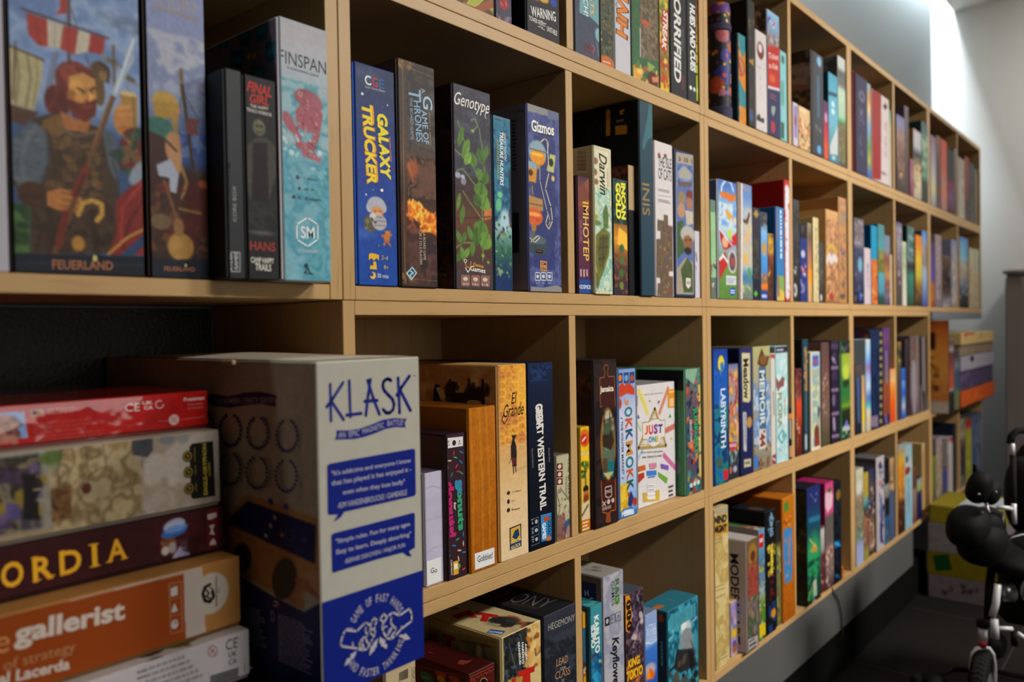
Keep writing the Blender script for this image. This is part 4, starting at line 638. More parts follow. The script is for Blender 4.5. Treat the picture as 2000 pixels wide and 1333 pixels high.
g('blue box with white block lettering, orange stripe and yellow meadow foot', 628, 718, 800, 364, [('f', '3a78a8'), ('p', [(620, 365), (654, 370), (658, 640), (655, 680), (620, 670)], 'b8683c'), ('p', [(620, 965), (725, 975), (725, 1200), (620, 1195)], '7a9a58'), ('p', [(620, 1110), (680, 1080), (725, 1120), (725, 1200), (620, 1195)], 'c0a850'), ('l', [(665, 990), (672, 1130)], 18, '8a6a5a'), ('F', 1), ('Q', 631, 390, 645, 640, 'c88a5a', 1, True), ('Q', 640, 680, 656, 850, 'b8c8d0', 1, True), ('Q', 675, 400, 705, 965, 'c8d4dc', 1, True)], Y=-.002, edge='2f6a9a', side=[('f', '2a5a80')], tray='2c6090')
g('tallest red box with huge white vertical lettering in the toy plane compartment', 719, 768, 700, 134, [('f', 'b02f26'), ('l', [(742, 230), (748, 1130)], 34, 'bcbcc4'), ('b', 9, 46, 722, 220, 768, 1140, .005, ['b02f26', 'c4c4cc', 'c4c4cc']), ('F', 1), ('Q', 724, 200, 764, 1150, 'c8c8d0', 1, True)], Y=-.003, edge='a02a22', side=[('f', '8f1812')], tray='8a1812')

CELL('B', 3, 'K13')
g('dark charcoal box with white logo at its foot', 797, 852, 800, 304, [('g', [(304, '4a4a4c'), (600, '3a3c3e'), (850, '343436'), (1190, '28282a')]), ('c', 800, 400, 850, 860, ['3c3e40', '4c4c4c', '303234'], .01, 1), ('b', 3, 12, 804, 880, 824, 960, .004, ['b8b8bc', '6a6a6c']), ('e', 814, 1095, 16, 58, 'b4b4b8', .2), ('e', 814, 1095, 5, 30, '3a3a3c', .3), ('F', 1)], Y=.003, edge='38383a')
g('black topped royal blue box with red and white lettering', 853, 917, 800, 522, [('f', '2c3a78'), ('p', [(850, 515), (920, 525), (920, 655), (850, 650)], '26201e'), ('e', 880, 565, 14, 40, '4a4446', .5), ('e', 882, 785, 16, 34, 'a8acb8', .3), ('b', 3, 16, 868, 850, 908, 970, .005, ['b83a34', 'a8acb8']), ('b', 5, 20, 860, 990, 905, 1120, .005, ['a89aa8', '8a8aa8', '2c3a78']), ('F', 1)], Y=.003, edge='242e5c', side=[('f', '2a2428')])
g('thin box fading from grey to fiery orange', 920, 958, 900, 510, [('g', [(510, '9a8c74'), (640, '6a5a54'), (760, '9a6a60'), (900, 'b08050'), (970, 'd8822a'), (1050, 'c09a68'), (1200, 'b8906a')]), ('e', 945, 975, 10, 60, 'e8902a', .5), ('F', 1)], Y=.003, edge='8a7a60', side=[('f', 'a89a80')])
g('cream box beside the fiery box with pale yellow edges', 960, 1018, 800, 458, [('f', 'bcae84'), ('c', 985, 540, 1018, 1190, ['b4a47c', '8f8262', 'c4b890'], .006, 1), ('l', [(974, 470), (974, 1190)], 16, 'c8bc94'), ('F', 1)], Y=-.001, edge='a89a70')
g('small dark grey textured box beside kraft paper box', 1022, 1060, 900, 680, [('g', [(680, '4c4e50'), (1000, '505250'), (1200, '2c2a28')]), ('b', 3, 30, 1024, 800, 1058, 1000, .003, ['6a6c68', '3a3c3c']), ('e', 1040, 1160, 8, 30, 'b4b0ac', .4)], Y=.006, edge='3a3a3a')
g('wide kraft brown box with pale sun rising over faint print', 1074, 1188, 800, 388, [('g', [(388, 'c09a6c'), (600, 'b08458'), (900, '9a7250'), (1200, '8a6248')]), ('c', 1080, 480, 1190, 1190, ['a8805a', '8a6048', 'b89068'], .012, 4), ('e', 1130, 780, 44, 85, 'b89a4c', .2), ('e', 1130, 800, 34, 68, 'a8805c', .2), ('l', [(1090, 840), (1110, 800), (1130, 845), (1150, 810), (1170, 835)], 22, 'beb6b4'), ('e', 1130, 1150, 22, 34, '9a4438', .5), ('F', 1)], Y=-.001, edge='a07848', side=[('f', 'c49a62'), ('n', .05, .02)], top=[('f', 'a8845a')])
g('taller tan box with blue leafy figures right of the kraft box', 1191, 1258, 700, 284, [('g', [(284, 'b08068'), (400, 'b08458'), (1200, 'a87c50')]), ('c', 1195, 330, 1256, 560, ['b48a60', '8a7460', 'b48a60'], .01, 3), ('e', 1225, 470, 18, 34, '8a8070', .4), ('b', 3, 40, 1205, 580, 1248, 860, .005, ['4a4a70', '5a5a80', '6a5a60', 'a88058']), ('b', 6, 30, 1205, 860, 1248, 1160, .005, ['4a4468', '6a5048', 'b08a60', '5a5a50']), ('e', 1225, 1150, 22, 24, '5a5448', .4), ('F', 1)], Y=-.002, edge='9a7248')
cell['free'] = True
e = empty('pawn_figure', (0, 0, 0), 'small dark round figure standing on top of the kraft brown box', 'figurine')
p_ = onY(1370+1128/4.443, 320+385/4.443, .035); zt_ = ztop(1370+1076/4.443, 320+390/4.443, -.001)+.0006
m = MB(); m.lathe([(.006, 0), (.011, .0), (.010, .006), (.005, .012), (.0075, .016), (.013, .022), (.015, .030), (.012, .040), (.004, .045)], (p_[0], .035, zt_), seg=20)
o = m.build('figure_body', node_mat('dark_resin', (.012, .011, .010), .4)[0], smooth=True, origin=(p_[0], .035, zt_)); e.location = (p_[0], .035, zt_); o.parent = e; o.location = (0, 0, 0)
cell['free'] = False

CELL('B', 4, 'K17')
g('grey patterned box with dark blue foot at the left of its compartment', 137, 226, 700, 306, [('g', [(306, '605c5e'), (560, '77707a'), (620, '3a4058'), (850, '47465c'), (1000, '28304e'), (1105, '1e2440')]), ('b', 3, 50, 140, 320, 225, 570, .005, ['a09a9a', '4a4648', '7a6a68']), ('b', 4, 26, 140, 600, 225, 1000, .006, ['5a6078', '2f3450', '6a6478']), ('e', 190, 750, 20, 70, '6a98a8', .4), ('e', 195, 1040, 14, 40, '2f5aa8', .5), ('e', 205, 1030, 6, 10, 'c8a040', .5), ('e', 145, 1060, 10, 30, '8a5a3a', .5), ('F', 1)], Y=-.002, edge='4a485c')
g('plain white slim box with tiny purple title', 230, 289, 850, 588, [('f', 'b4a8ac'), ('c', 250, 740, 275, 960, ['b4a8ac', '7a6a8a', 'b4a8ac'], .006, 1), ('F', 1)], Y=.001, edge='a89ca0')
g('bright cyan topped box with orange flame pattern below', 291, 349, 650, 378, [('f', '0f86a8'), ('p', [(280, 695), (360, 705), (360, 1130), (280, 1130)], 'b86a30'), ('b', 3, 40, 290, 710, 350, 1110, .006, ['c87838', 'a83c28', 'c8a068', '8a2c24']), ('F', 1)], Y=-.001, edge='0c6a8a', side=[('f', '0c4a74')])
g('teal and olive landscape box with blue bands', 357, 416, 700, 366, [('g', [(366, '4a7c84'), (600, '4f8a90'), (640, '77763c'), (800, '5f6c34'), (840, '4f94a4'), (1000, '4a8494'), (1060, '2f4a44'), (1120, '2a4640')]), ('c', 360, 640, 416, 820, ['77763c', '4a5a30', '8a7a40'], .01, 3), ('F', 1)], Y=-.001, edge='2f5a50', side=[('f', '2a5a4c')])
g('hazy grey blue box turning to dark red and ochre', 417, 469, 800, 470, [('g', [(470, '6a7c98'), (620, '7a7f88'), (700, '7a4a40'), (850, 'a8804a'), (950, '6a4a5a'), (1050, '6a6270'), (1120, '4a4060')]), ('b', 3, 30, 420, 660, 468, 1080, .005, ['8a3a34', 'b0904a', '4a3a5a', '8a808a'])], Y=.002, edge='5a5a68')
g('cream slim box against the divider beside hazy grey box', 470, 487, 900, 656, [('f', 'b8a88c'), ('n', .1, .02)], Y=.002, edge='a8987c')

CELL('B', 5, 'K17')
g('plum box with white vertical lettering at the compartment edge', 527, 581, 700, 348, [('g', [(348, '4a4470'), (420, '8a8490'), (900, '5a4a4e'), (1130, '4a4a40')]), ('b', 3, 30, 540, 420, 575, 940, .005, ['a8a0a8', '5a4a54', 'b4acb0']), ('F', 1)], Y=-.001, edge='4a4050')
g('slim cream and pale green box with short text column', 584, 622, 850, 530, [('g', [(530, 'b8b4ac'), (640, '90a080'), (900, 'b0b4a0'), (1135, 'c0b8b0')]), ('b', 4, 16, 590, 680, 615, 900, .005, ['7a8a60', 'b8b4a4']), ('F', 1)], Y=-.001, edge='a8a89a')
g('dark green box with misty teal scene and black band', 630, 690, 700, 384, [('g', [(384, '3f6058'), (560, '4a7068'), (680, '8a9aa0'), (760, '2f2c30'), (850, '3f7a68'), (1000, '3a6a5c'), (1135, '2f4a38')]), ('c', 635, 400, 690, 700, ['4a7068', '3a5a52', '7a9494'], .014, 3), ('F', 1)], Y=-.002, edge='22403a', side=[('f', '1c2c2c')])
g('yellow orange box darkening to brown foliage at the foot', 706, 764, 700, 466, [('g', [(466, 'c87a28'), (560, 'c8802a'), (700, 'c8a838'), (860, 'b0a440'), (950, '8a6a2c'), (1060, '5a4a34'), (1140, '2c2c2c')]), ('b', 3, 16, 700, 960, 764, 1080, .006, ['b86a30', '6a7a34', '3a3a3a']), ('F', 1)], Y=-.001, edge='8a5a24', side=[('f', '7a3c28')])
g('sky blue topped box with grey towers, last before the upright', 765, 811, 700, 427, [('g', [(427, '4f80b0'), (520, '6a94bc'), (600, '9a8a84'), (740, '7a7470'), (800, '9aa4b4'), (950, '7a90b0'), (1070, '5a68a0'), (1140, '4a4c88')]), ('b', 3, 20, 768, 560, 810, 820, .006, ['8a7a70', '5a544c', 'a8a8b0']), ('F', 1)], Y=-.002, edge='4a6488', side=[('f', '4a4c54')])

CELL('B', 6, 'K17')
g('violet box with red and orange foot at the start of the far unit', 838, 882, 800, 536, [('g', [(536, '4a3c60'), (700, '504a80'), (880, '5a4c94'), (940, '9a5a3c'), (1050, 'a87038'), (1140, '8a3a2c')]), ('b', 3, 14, 842, 920, 880, 1120, .006, ['a84a34', 'c08a40', '3a2c2c'])], Y=.001, edge='4a3a54')
g('tall greyish pink box with faint vertical title', 886, 948, 800, 462, [('g', [(462, '8a7c7c'), (900, '8a7a7e'), (1140, '6f6a70')]), ('c', 900, 540, 935, 1060, ['8a7c80', 'a89a9c', '6f6268'], .01, 2)], Y=-.002, edge='7a6c70')
g('brown and black box with a white speckled foot', 955, 1030, 900, 655, [('g', [(655, '6a4a40'), (800, '3a2c28'), (950, '241c1c'), (1060, '6a6870'), (1145, '9a949c')]), ('b', 3, 40, 955, 660, 1028, 1130, .008, ['8a5a3c', '2a2224', '6a3c30', '9a9090']), ('F', 1)], Y=.002, edge='3a2a28', side=[('f', 'a88a58')])
g('thin blue and lilac grey box beside the tiny divider', 1040, 1088, 900, 512, [('g', [(512, '6a78b0'), (600, '8a8a9a'), (900, 'a09490'), (1150, '8a7c70')]), ('c', 1042, 640, 1088, 1100, ['8f8890', '7a8098', 'b0a088'], .02, 2)], Y=.0, edge='7a7a88')
CELL('B', 7, 'K17')
g('pale teal and blue box first in the last compartment', 1114, 1192, 750, 482, [('g', [(482, '4a68a8'), (560, '6a9ab0'), (700, '7fa8b0'), (780, 'a89474'), (950, '6a7080'), (1050, '3a3a34'), (1150, '2c2c28')]), ('b', 3, 50, 1116, 700, 1190, 1060, .008, ['b09a70', '8a98b0', '3a3c34', '5a74a0', 'a8a8b0']), ('l', [(1172, 500), (1176, 640)], 22, '5a8ac0')], Y=-.001, edge='4a5a70')
g('beige box with pale lettering second in the last compartment', 1205, 1256, 850, 590, [('g', [(590, 'a0a490'), (760, 'b0a088'), (950, 'a89a80'), (1160, '9a8f80')]), ('b', 3, 26, 1210, 760, 1255, 1120, .008, ['8a7a60', 'b8b0a0', 'a09070'])], Y=-.001, edge='90866c')
g('pale olive box touching the far right end panel', 1258, 1296, 900, 600, [('g', [(600, '9ea48c'), (750, '98a090'), (880, 'a89c84'), (1165, '9a9684')]), ('b', 4, 16, 1260, 650, 1290, 1120, .008, ['a8a890', '7a7a68', 'a84a3a'])], Y=-.001, edge='8a8a74')

# ================================================================ top row
CELL('A', 0, 'K11')
g('black edged box with yellow and salmon plank artwork, top left of view', -560, -60, 60, -100, [('f', '5a5a3a'), ('b', 2, 60, -500, -300, 0, 60, .02, ['8a8a3a', '7a4a3a', '3a4a3a'])], z1=.70, edge='3a3428')
g('light wood coloured picture box with green strips ending above the shelf lip', -55, 258, 60, -100, [('f', '8a7a50'), ('b', 3, 60, -50, -200, 255, 90, .012, ['a8a040', '8a5038', '6a6a3a', 'b87a50', '5a4a30']), ('P', [(60, 0), (180, 0), (120, 60), (40, 30)], 'a8a850'), ('P', [(100, 60), (250, -10), (255, 60), (180, 85)], '9a5a3c')], z1=.69, edge='2a2420')
g('slate box decorated with a red dice', 262, 398, 60, -100, [('f', '464a5c'), ('b', 2, 20, 265, 60, 395, 180, .004, ['7a8290', '6a4050', '3a4050']), ('P', [(300, -40), (368, -30), (374, 62), (342, 86), (300, 52)], '9a2c36'), ('L', [(312, 20), (325, 40)], 10, 'c88a8a'), ('L', [(350, 10), (356, 50)], 6, 'c88a8a')], z1=.69, edge='343848')
g('black box whose chalk lettering warns of a tower', 508, 770, 150, -100, [('f', '25272a'), ('n', .06, .01), ('e', 640, -14, 44, 30, 'c09838', .1), ('e', 722, 14, 24, 40, '28489a', .1), ('e', 580, -40, 40, 40, 'a05030', .1), ('T', 'WARNING', 548, 84, 740, 132, 78, 'd4d4d0', .012), ('T', 'TOWER', 532, 138, 598, 168, 36, 'd0d0cc', .01), ('T', 'HIGHLY', 604, 176, 662, 198, 30, 'c4c4c0', .01), ('L', [(602, 158), (640, 168), (625, 175), (666, 186)], 3, 'c4c4c0'), ('L', [(602, 206), (640, 216), (630, 222), (655, 236)], 3, 'c4c4c0'), ('T', 'UNSTABLE', 672, 222, 752, 262, 40, 'd0d0cc', .01)], z1=.69, edge='1c1e20', side=[('f', '1a1a1c')])
CELL('A', 1, 'K11')
g('slate blue box with pale banner lettering and curled reddish creature', 884, 1082, 250, -100, [('f', '464c5e'), ('p', [(930, -200), (1085, -200), (1085, 205), (1010, 130), (930, 100)], '6f9aa0'), ('e', 1012, 378, 38, 36, '63363f', .15), ('e', 985, 380, 26, 26, '5a3440', .2), ('l', [(1020, 345), (1045, 375), (1030, 410)], 4, '9a8088'), ('l', [(985, 410), (975, 430)], 4, '6a4a60'), ('e', 1072, 270, 22, 52, '7aa4ac', .1), ('l', [(1060, 330), (1076, 440)], 4, '7a94a0'), ('F', 1), ('T', 'CATS', 1028, -110, 1030, 118, 34, '6a5840', .04), ('T', 'CATS', 1026, -112, 1028, 116, 30, 'c8b890', .02), ('T', 'CATCH!', 975, -170, 980, 126, 44, '34485c', .05), ('T', 'CATCH!', 973, -172, 978, 124, 38, 'c8d4d4', .02)], z1=.70, edge='2c303c', tray='141518')
g('olive embossed box with orange foot badge', 1085, 1195, 300, -100, [('f', '4e4e38'), ('c', 1086, -100, 1196, 450, ['5c5a3c', '38403a', '6a6440', '2f3a3a'], .006, 3), ('e', 1128, 300, 30, 60, '3a3e34', .3), ('b', 2, 30, 1095, 100, 1180, 400, .0018, ['7a7248', '2c3430', '8a8250']), ('e', 1100, 306, 7, 7, 'c8b860'), ('e', 1142, 505, 64, 70, 'b8682c', .06), ('F', 1), ('T', 'eagle', 1110, 478, 1168, 498, 22, 'd0ccc8', .02)], z1=.70, edge='3c3c2c')
g('white box with big orange brush title on its side', 1198, 1325, 300, -100, [('f', 'b6b4ba'), ('n', .02, .01), ('T', 'HiVE', 1258, 290, 1270, -90, 92, '2c2826', .06), ('T', 'HiVE', 1256, 284, 1268, -84, 76, 'cc7c20', .035), ('T', 'the', 1212, 50, 1216, 10, 18, '3a3634')], z1=.70, edge='a8a6ac')
g('green box with cellophane window over food artwork', 1329, 1545, 400, -100, [('f', '3c6444'), ('p', [(1325, -200), (1345, -200), (1340, 600), (1325, 600)], '4a4a26'), ('p', [(1402, -200), (1548, -200), (1545, 480), (1400, 440)], '6c5f4c'), ('c', 1405, -100, 1545, 450, ['6c5f4c', '82725c', '544838', '756850'], .012, 2), ('e', 1445, 180, 34, 22, 'b05a38', .5), ('l', [(1402, 220), (1404, 440)], 5, 'c8c4bc'), ('l', [(1470, 130), (1482, 200)], 5, 'a8a090', .7), ('l', [(1400, 330), (1440, 400), (1420, 450)], 6, '9a9a9a', .6), ('l', [(1480, 400), (1510, 460)], 4, 'b0a898', .6), ('b', 3, 30, 1350, 480, 1545, 720, .006, ['c09040', 'a86030', '6a3a24', '5a7a3a', 'd0b070', '8a4a2a']), ('e', 1385, 570, 34, 42, 'c8963c', .1), ('e', 1400, 555, 20, 20, 'd8b468', .2), ('p', [(1460, 480), (1520, 520), (1480, 560), (1460, 540)], '8a9a50'), ('e', 1500, 620, 40, 60, '5a2c20', .2), ('p', [(1490, 600), (1560, 590), (1560, 640), (1500, 640)], 'c08058'), ('F', 1)], z1=.70, edge='34503a')
g('narrow leafy box with white on red vertical title', 1548, 1626, 350, -100, [('g', [(-100, 'c8b040'), (100, '6a7a34'), (400, '7a8a40'), (480, '8a4a30'), (700, 'c8b030')]), ('b', 4, 90, 1550, -100, 1626, 700, .0045, ['c8b040', '4a7038', 'b04a2c', '6a8a3a', 'd8c048', 'a83c28']), ('p', [(1572, 78), (1622, 84), (1612, 402), (1566, 392)], 'a8352a'), ('F', 1), ('T', 'STREAK', 1600, 92, 1588, 388, 34, 'd4ccc0', .04, .1)], z1=.70, edge='6a5a28')
g('black box with large white italic horror title', 1635, 1762, 400, -100, [('f', '27292c'), ('n', .05, .01), ('T', 'HORRIFIED', 1690, -130, 1694, 645, 52, 'cacac6', .03, .1), ('T', 'UNIVERSAL', 1731, 210, 1732, 402, 14, '6a6a6c', .01), ('Q', 1724, 585, 1744, 720, '8a3a38', 2, True)], z1=.70, edge='17181a', tray='101112')
g('black box with a ladder of orange to lime squares', 1766, 1880, 400, -100, [('f', '2d3033'), ('T', 'HUES AND CUES', 1808, 35, 1814, 560, 40, 'd4d4d0', .04, .1), ('E', 1796, 686, 9, 17, 'd0d0cc'), ('E', 1824, 700, 9, 17, 'c0c8bc'), ('E', 1852, 712, 10, 20, 'c8ccb8')] + [('P', [(1838, -52+i*80), (1878, -36+i*80), (1879, 30+i*80), (1839, 14+i*80)], c) for i, c in enumerate(('b85a30', 'c06a2c', 'c87a28', 'cc8c28', 'd0a028', 'd0b428', 'c8c030', 'b8c42c', 'a4b82c'))] + [('P', [(1838, 640), (1872, 650), (1874, 800), (1840, 785)], 'a4b42c'), ('E', 1852, 712, 10, 20, 'c8ccb8')], z1=.70, edge='1a1c1e', tray='141516')

CELL('A', 2, 'K12')
tp_ = onY(1360+187/4.1656, 500/4.1656, .035); rad = 0.5*(182/4.1656)*float((tp_-CAM)@_f)/FPX
tc_ = (max(tp_[0], cell['L']+rad), .035); zt_ = onY(1360+180/4.1656, 30/4.1656, .03)[2]
def flower_pouch():
    e = empty('floral_pouch', (tc_[0], tc_[1], ROWZ['A']), 'round dark floral zip pouch with orange lid and padded bands', 'pouch')
    z0 = ROWZ['A']; hh = zt_-z0; seg = 60; rows = 90; mb = MB(); rs = random.Random(4)
    TH = np.linspace(0, 2*math.pi, seg+1); VV = np.linspace(0, 1, rows+1)
    th, vv = np.meshgrid(TH, VV); img = np.tile(rgb('25252e'), (rows+1, seg+1, 1))
    def dot(a, v, ra, col):
        d = np.hypot((np.angle(np.exp(1j*(th-a))))*rad, (vv-v)*hh); m_ = np.clip((ra-d)/.002+.5, 0, 1); img[:] = img+m_[..., None]*(rgb(col)-img)
    for i in range(150): dot(rs.uniform(0, 6.28), rs.uniform(.05, .86), rs.uniform(.002, .005), rs.choice(['8a4a5a', '5a3a6a', 'b8602c', '2f4a6a', 'b89830', '6a3a5a']))
    fa = math.radians(-122)
    for a, v, r_, c_ in ((fa-.1, .38, .019, '36387a'), (fa+.15, .545, .013, '3f3f86'), (fa+.75, .62, .010, 'a85a30'), (fa+.7, .25, .008, 'a85a38'), (fa+.6, .45, .008, '34506a'), (fa-.9, .3, .016, '9a4a2c'), (fa-.3, .235, .006, 'a86a80'), (fa+.2, .23, .004, '5a6aa0'), (fa-.2, .72, .014, 'a86068')):
        for k in range(12): dot(a+math.cos(k*.5236)*r_*.8/rad, v+math.sin(k*.5236)*r_*.8/hh, r_*.42, c_)
        dot(a, v, r_*.85, c_); dot(a, v, r_*.28, 'b04a50')
    for a, v in ((fa, .885), (fa+.5, .90), (fa-.1, .47), (fa+.6, .50), (fa-.2, .275), (fa+.75, .39), (fa+.75, .36), (fa+.75, .33), (fa+.2, .84)): dot(a, v, .0028, 'd8c060')
    img[(vv > .90)] = rgb('a8622e'); 
    for a, v, r_ in ((fa+.4, .96, .012), (fa-.2, .94, .010), (fa-1, .95, .012)): dot(a, v, r_, '5a3a7a')
    prof = np.ones_like(vv)*rad; prof *= 1-.10*np.clip((vv-.93)/.07, 0, 1)**2
    P = np.stack([tc_[0]+prof*np.cos(th), tc_[1]+prof*np.sin(th), z0+vv*hh], -1); mb.grid(P[::-1], s2l(img[::-1]))
    mb.add([(tc_[0]+rad*.9*math.cos(t), tc_[1]+rad*.9*math.sin(t), z0+hh) for t in TH[:-1]], [tuple(range(seg))], s2l(rgb('a8622e')))
    mb.add([(tc_[0]+rad*math.cos(t), tc_[1]+rad*math.sin(t), z0) for t in TH[:-1]], [tuple(range(seg))[::-1]], s2l(rgb('20202a')))
    o = mb.build('pouch_body', PRINT, origin=tuple(e.location), col=True, smooth=True); o.parent = e; o.location = (0, 0, 0)
    for nm, v0, v1 in (('padded_band', .01, .12), ('zip_band', .76, .82)):
        b = MB(); n = 4 if v0 < .1 else 2; pr_ = []
        for k in range(n):
            a0 = v0+(v1-v0)*k/n; a1 = v0+(v1-v0)*(k+1)/n; pr_ += [(rad+.0008, a0*hh), (rad+.0025, (a0+a1)/2*hh)]
        pr_.append((rad+.0008, v1*hh)); b.lathe(pr_, (tc_[0], tc_[1], z0), seg=48)
        o = b.build(nm, mottled('navy_ribbed_fabric', (.018, .018, .05), (.03, .028, .075), 200, .8), origin=tuple(e.location), smooth=True); o.parent = e; o.location = (0, 0, 0)
flower_pouch(); cell['prev'] = tc_[0]+rad+.003
g('orange box with teal map shapes and a small red title medallion', 284, 402, 600, 226, [('f', 'c08030'), ('p', [(270, 200), (302, 232), (308, 980), (270, 960)], '1c4450'), ('p', [(340, 240), (400, 290), (400, 420), (375, 470), (350, 400)], '35808a'), ('p', [(310, 440), (345, 420), (345, 520), (310, 520)], '35808a'), ('p', [(312, 830), (345, 700), (350, 640), (372, 700), (400, 760), (400, 880), (340, 850)], '35808a'), ('b', 2, 26, 312, 870, 400, 990, .004, ['35808a', 'c08030']), ('e', 356, 545, 38, 75, 'a84a34', .1), ('e', 356, 545, 28, 60, '9a8a5a', .2), ('l', [(345, 500), (365, 590)], 16, 'a83a30'), ('e', 340, 390, 12, 14, '7a4a24'), ('e', 345, 810, 10, 20, '7a5a34'), ('F', 1)], edge='1c4450')
g('tall black box with gold splash emblem next to white box', 404, 478, 600, -80, [('f', '2c2b2a'), ('n', .08, .01), ('b', 3, 18, 415, 140, 470, 260, .0035, ['5a5638', '3c3a30', '7a7448']), ('p', [(420, 490), (465, 480), (465, 540)], '9a7a34'), ('l', [(415, 290), (470, 320)], 4, '4a4838'), ('l', [(445, 740), (450, 790)], 12, '4a3c28'), ('p', [(425, 880), (465, 890), (465, 985), (428, 975)], '4a4c54'), ('e', 448, 940, 16, 30, '3a5080', .3), ('F', 1)], z1=.71, Y=-.002, edge='1a1a1a', tray='111111', side=[('f', '161616')])
g('white box with brown egg shaped emblem near its top', 480, 572, 600, 230, [('f', 'bab4b4'), ('e', 522, 415, 26, 70, '6a3a30', .1), ('e', 520, 395, 15, 36, 'c0b8b4', .15), ('b', 3, 14, 492, 530, 552, 575, .002, ['8a8488', 'b0aaa8']), ('l', [(522, 620), (522, 650)], 5, 'a09898'), ('l', [(522, 690), (522, 720)], 5, 'a09898'), ('p', [(495, 935), (515, 925), (525, 960), (552, 960), (552, 1000), (490, 975)], '3a3838'), ('F', 1)], Y=-.002, edge='a8a2a2')
g('tall box with flag sky top over red and navy poster panels', 574, 678, 600, 66, [('g', [(66, '8ab0c8'), (240, '7a94b0'), (380, '8a6a60'), (400, '8a6a60')]), ('b', 2, 20, 585, 130, 640, 230, .004, ['a83a4a', 'b8c0d0', '4a4a8a']), ('b', 3, 40, 578, 260, 674, 390, .0045, ['9a8a88', '6a4a4a', 'b0a8a0', '5a5a64']), ('p', [(560, 375), (690, 390), (690, 735), (560, 690)], 'a82a24'), ('p', [(560, 690), (690, 725), (690, 745), (560, 712)], 'c4bcc0'), ('p', [(560, 712), (690, 745), (690, 1140), (560, 1080)], '302f5a'), ('e', 620, 640, 22, 34, 'b8602c', .3), ('p', [(612, 860), (645, 865), (640, 910), (625, 950), (612, 910)], '8a9a8a'), ('e', 625, 1030, 16, 50, 'a83040', .3), ('F', 1), ('T', 'Ticket', 586, 452, 668, 468, 46, 'cbb8b0', .01, .2), ('T', 'to Ride', 590, 530, 662, 548, 46, 'cbb8b0', .01, .2), ('Q', 598, 750, 660, 830, '8a5a50', 3)], Y=-.003, edge='6a6a78', side=[('f', 'a07c5c'), ('b', 3, 30, 490, 100, 555, 240, .006, ['5a4438', '3a3028'])])
g('pale aqua slim box closing the pouch compartment', 680, 734, 700, 402, [('f', '7fb0b4'), ('e', 704, 490, 12, 34, '4a6a5a', .3), ('l', [(702, 690), (702, 830)], 26, '5a8a84', .7), ('p', [(690, 990), (715, 1000), (715, 1130), (690, 1120)], '3a5a50'), ('F', 1)], Y=-.001, edge='6a9aa0')

CELL('A', 3, 'K12')
g('small white box with lilac panel at the left end', 781, 827, 1000, 822, [('f', 'b4acb8'), ('p', [(795, 860), (820, 870), (820, 1130), (798, 1110)], '8a7aa8'), ('e', 806, 985, 8, 40, '8a4a3a', .3)], Y=-.002, edge='a8a0b0')
g('small cream box crowded with autumn leaves and animals', 830, 925, 1000, 852, [('f', 'c0a47c'), ('b', 3, 60, 834, 960, 922, 1230, .0045, ['b8683a', '9a4a30', '4a5a3a', 'd0b894', '7a4a34']), ('e', 870, 900, 30, 26, 'ccb490', .4), ('F', 1)], Y=-.001, edge='a88c68')
g('dark charcoal box with blue lettering above stacked brown box sides', 932, 1034, 900, 398, [('g', [(398, '4a4a50'), (700, '3f4248'), (1270, '3c4048')]), ('n', .08, .01), ('p', [(925, 390), (952, 400), (955, 1260), (925, 1250)], '2c2a2e'), ('e', 998, 505, 16, 40, '7aa8c0', .3), ('l', [(990, 640), (994, 940)], 16, '4a7090', .8), ('b', 4, 16, 970, 1000, 1015, 1120, .0035, ['9a9690', '5a5a5c']), ('e', 1000, 1215, 16, 34, '5a98c8', .3), ('F', 1)], Y=-.003, edge='34343a', side=[('f', '4a3a34'), ('b', 3, 30, 790, 430, 920, 680, .02, ['6a5650', '2a2220', '7a6a60']), ('l', [(785, 720), (925, 730)], 60, '6a4c40'), ('b', 5, 30, 800, 760, 925, 840, .006, ['4a3a24', '6a5430', '2a2018'])])
g('thin purple to red box between charcoal and aqua boxes', 1037, 1074, 1050, 812, [('g', [(812, '4a3068'), (950, '7a2c5a'), (1060, 'a83048'), (1180, 'b8502c'), (1300, 'b85428')]), ('e', 1055, 960, 10, 40, 'a890a8', .4)], Y=-.001, edge='6a2c48')
g('aqua blue box with white figures between two taller boxes', 1076, 1150, 900, 580, [('g', [(580, '4a90a8'), (800, '559cb0'), (1000, '6aa0b0'), (1325, '3f7888')]), ('l', [(1080, 760), (1140, 780)], 10, '1f4a5a'), ('e', 1112, 850, 12, 24, 'b8c8cc'), ('e', 1112, 910, 12, 24, 'b8c8cc'), ('p', [(1090, 1180), (1120, 1100), (1150, 1020), (1150, 1260), (1090, 1250)], 'b0b4b4'), ('l', [(1110, 1280), (1125, 1285)], 10, 'a8b8c0'), ('F', 1)], Y=-.001, edge='1c4c5a')
g('tall white topped box with green meadow and brown foot', 1153, 1213, 800, 446, [('g', [(446, 'b4b4b4'), (560, 'b0b4b0'), (600, '5a5c5c'), (700, '6a6c6a'), (740, 'a8bca8'), (950, '9ab09a'), (990, '4a9a6a'), (1060, '5a8a50'), (1100, '7a6a4a'), (1300, '5a4a50')]), ('c', 1155, 980, 1213, 1330, ['4a8a58', '7a6a48', '6a5a48'], .008, 2), ('F', 1)], Y=-.002, edge='8a8c8a', side=[('f', '6a6462'), ('c', 1040, 460, 1150, 590, ['6a6462', '4a4644', '7a7674'], .02, 1)])

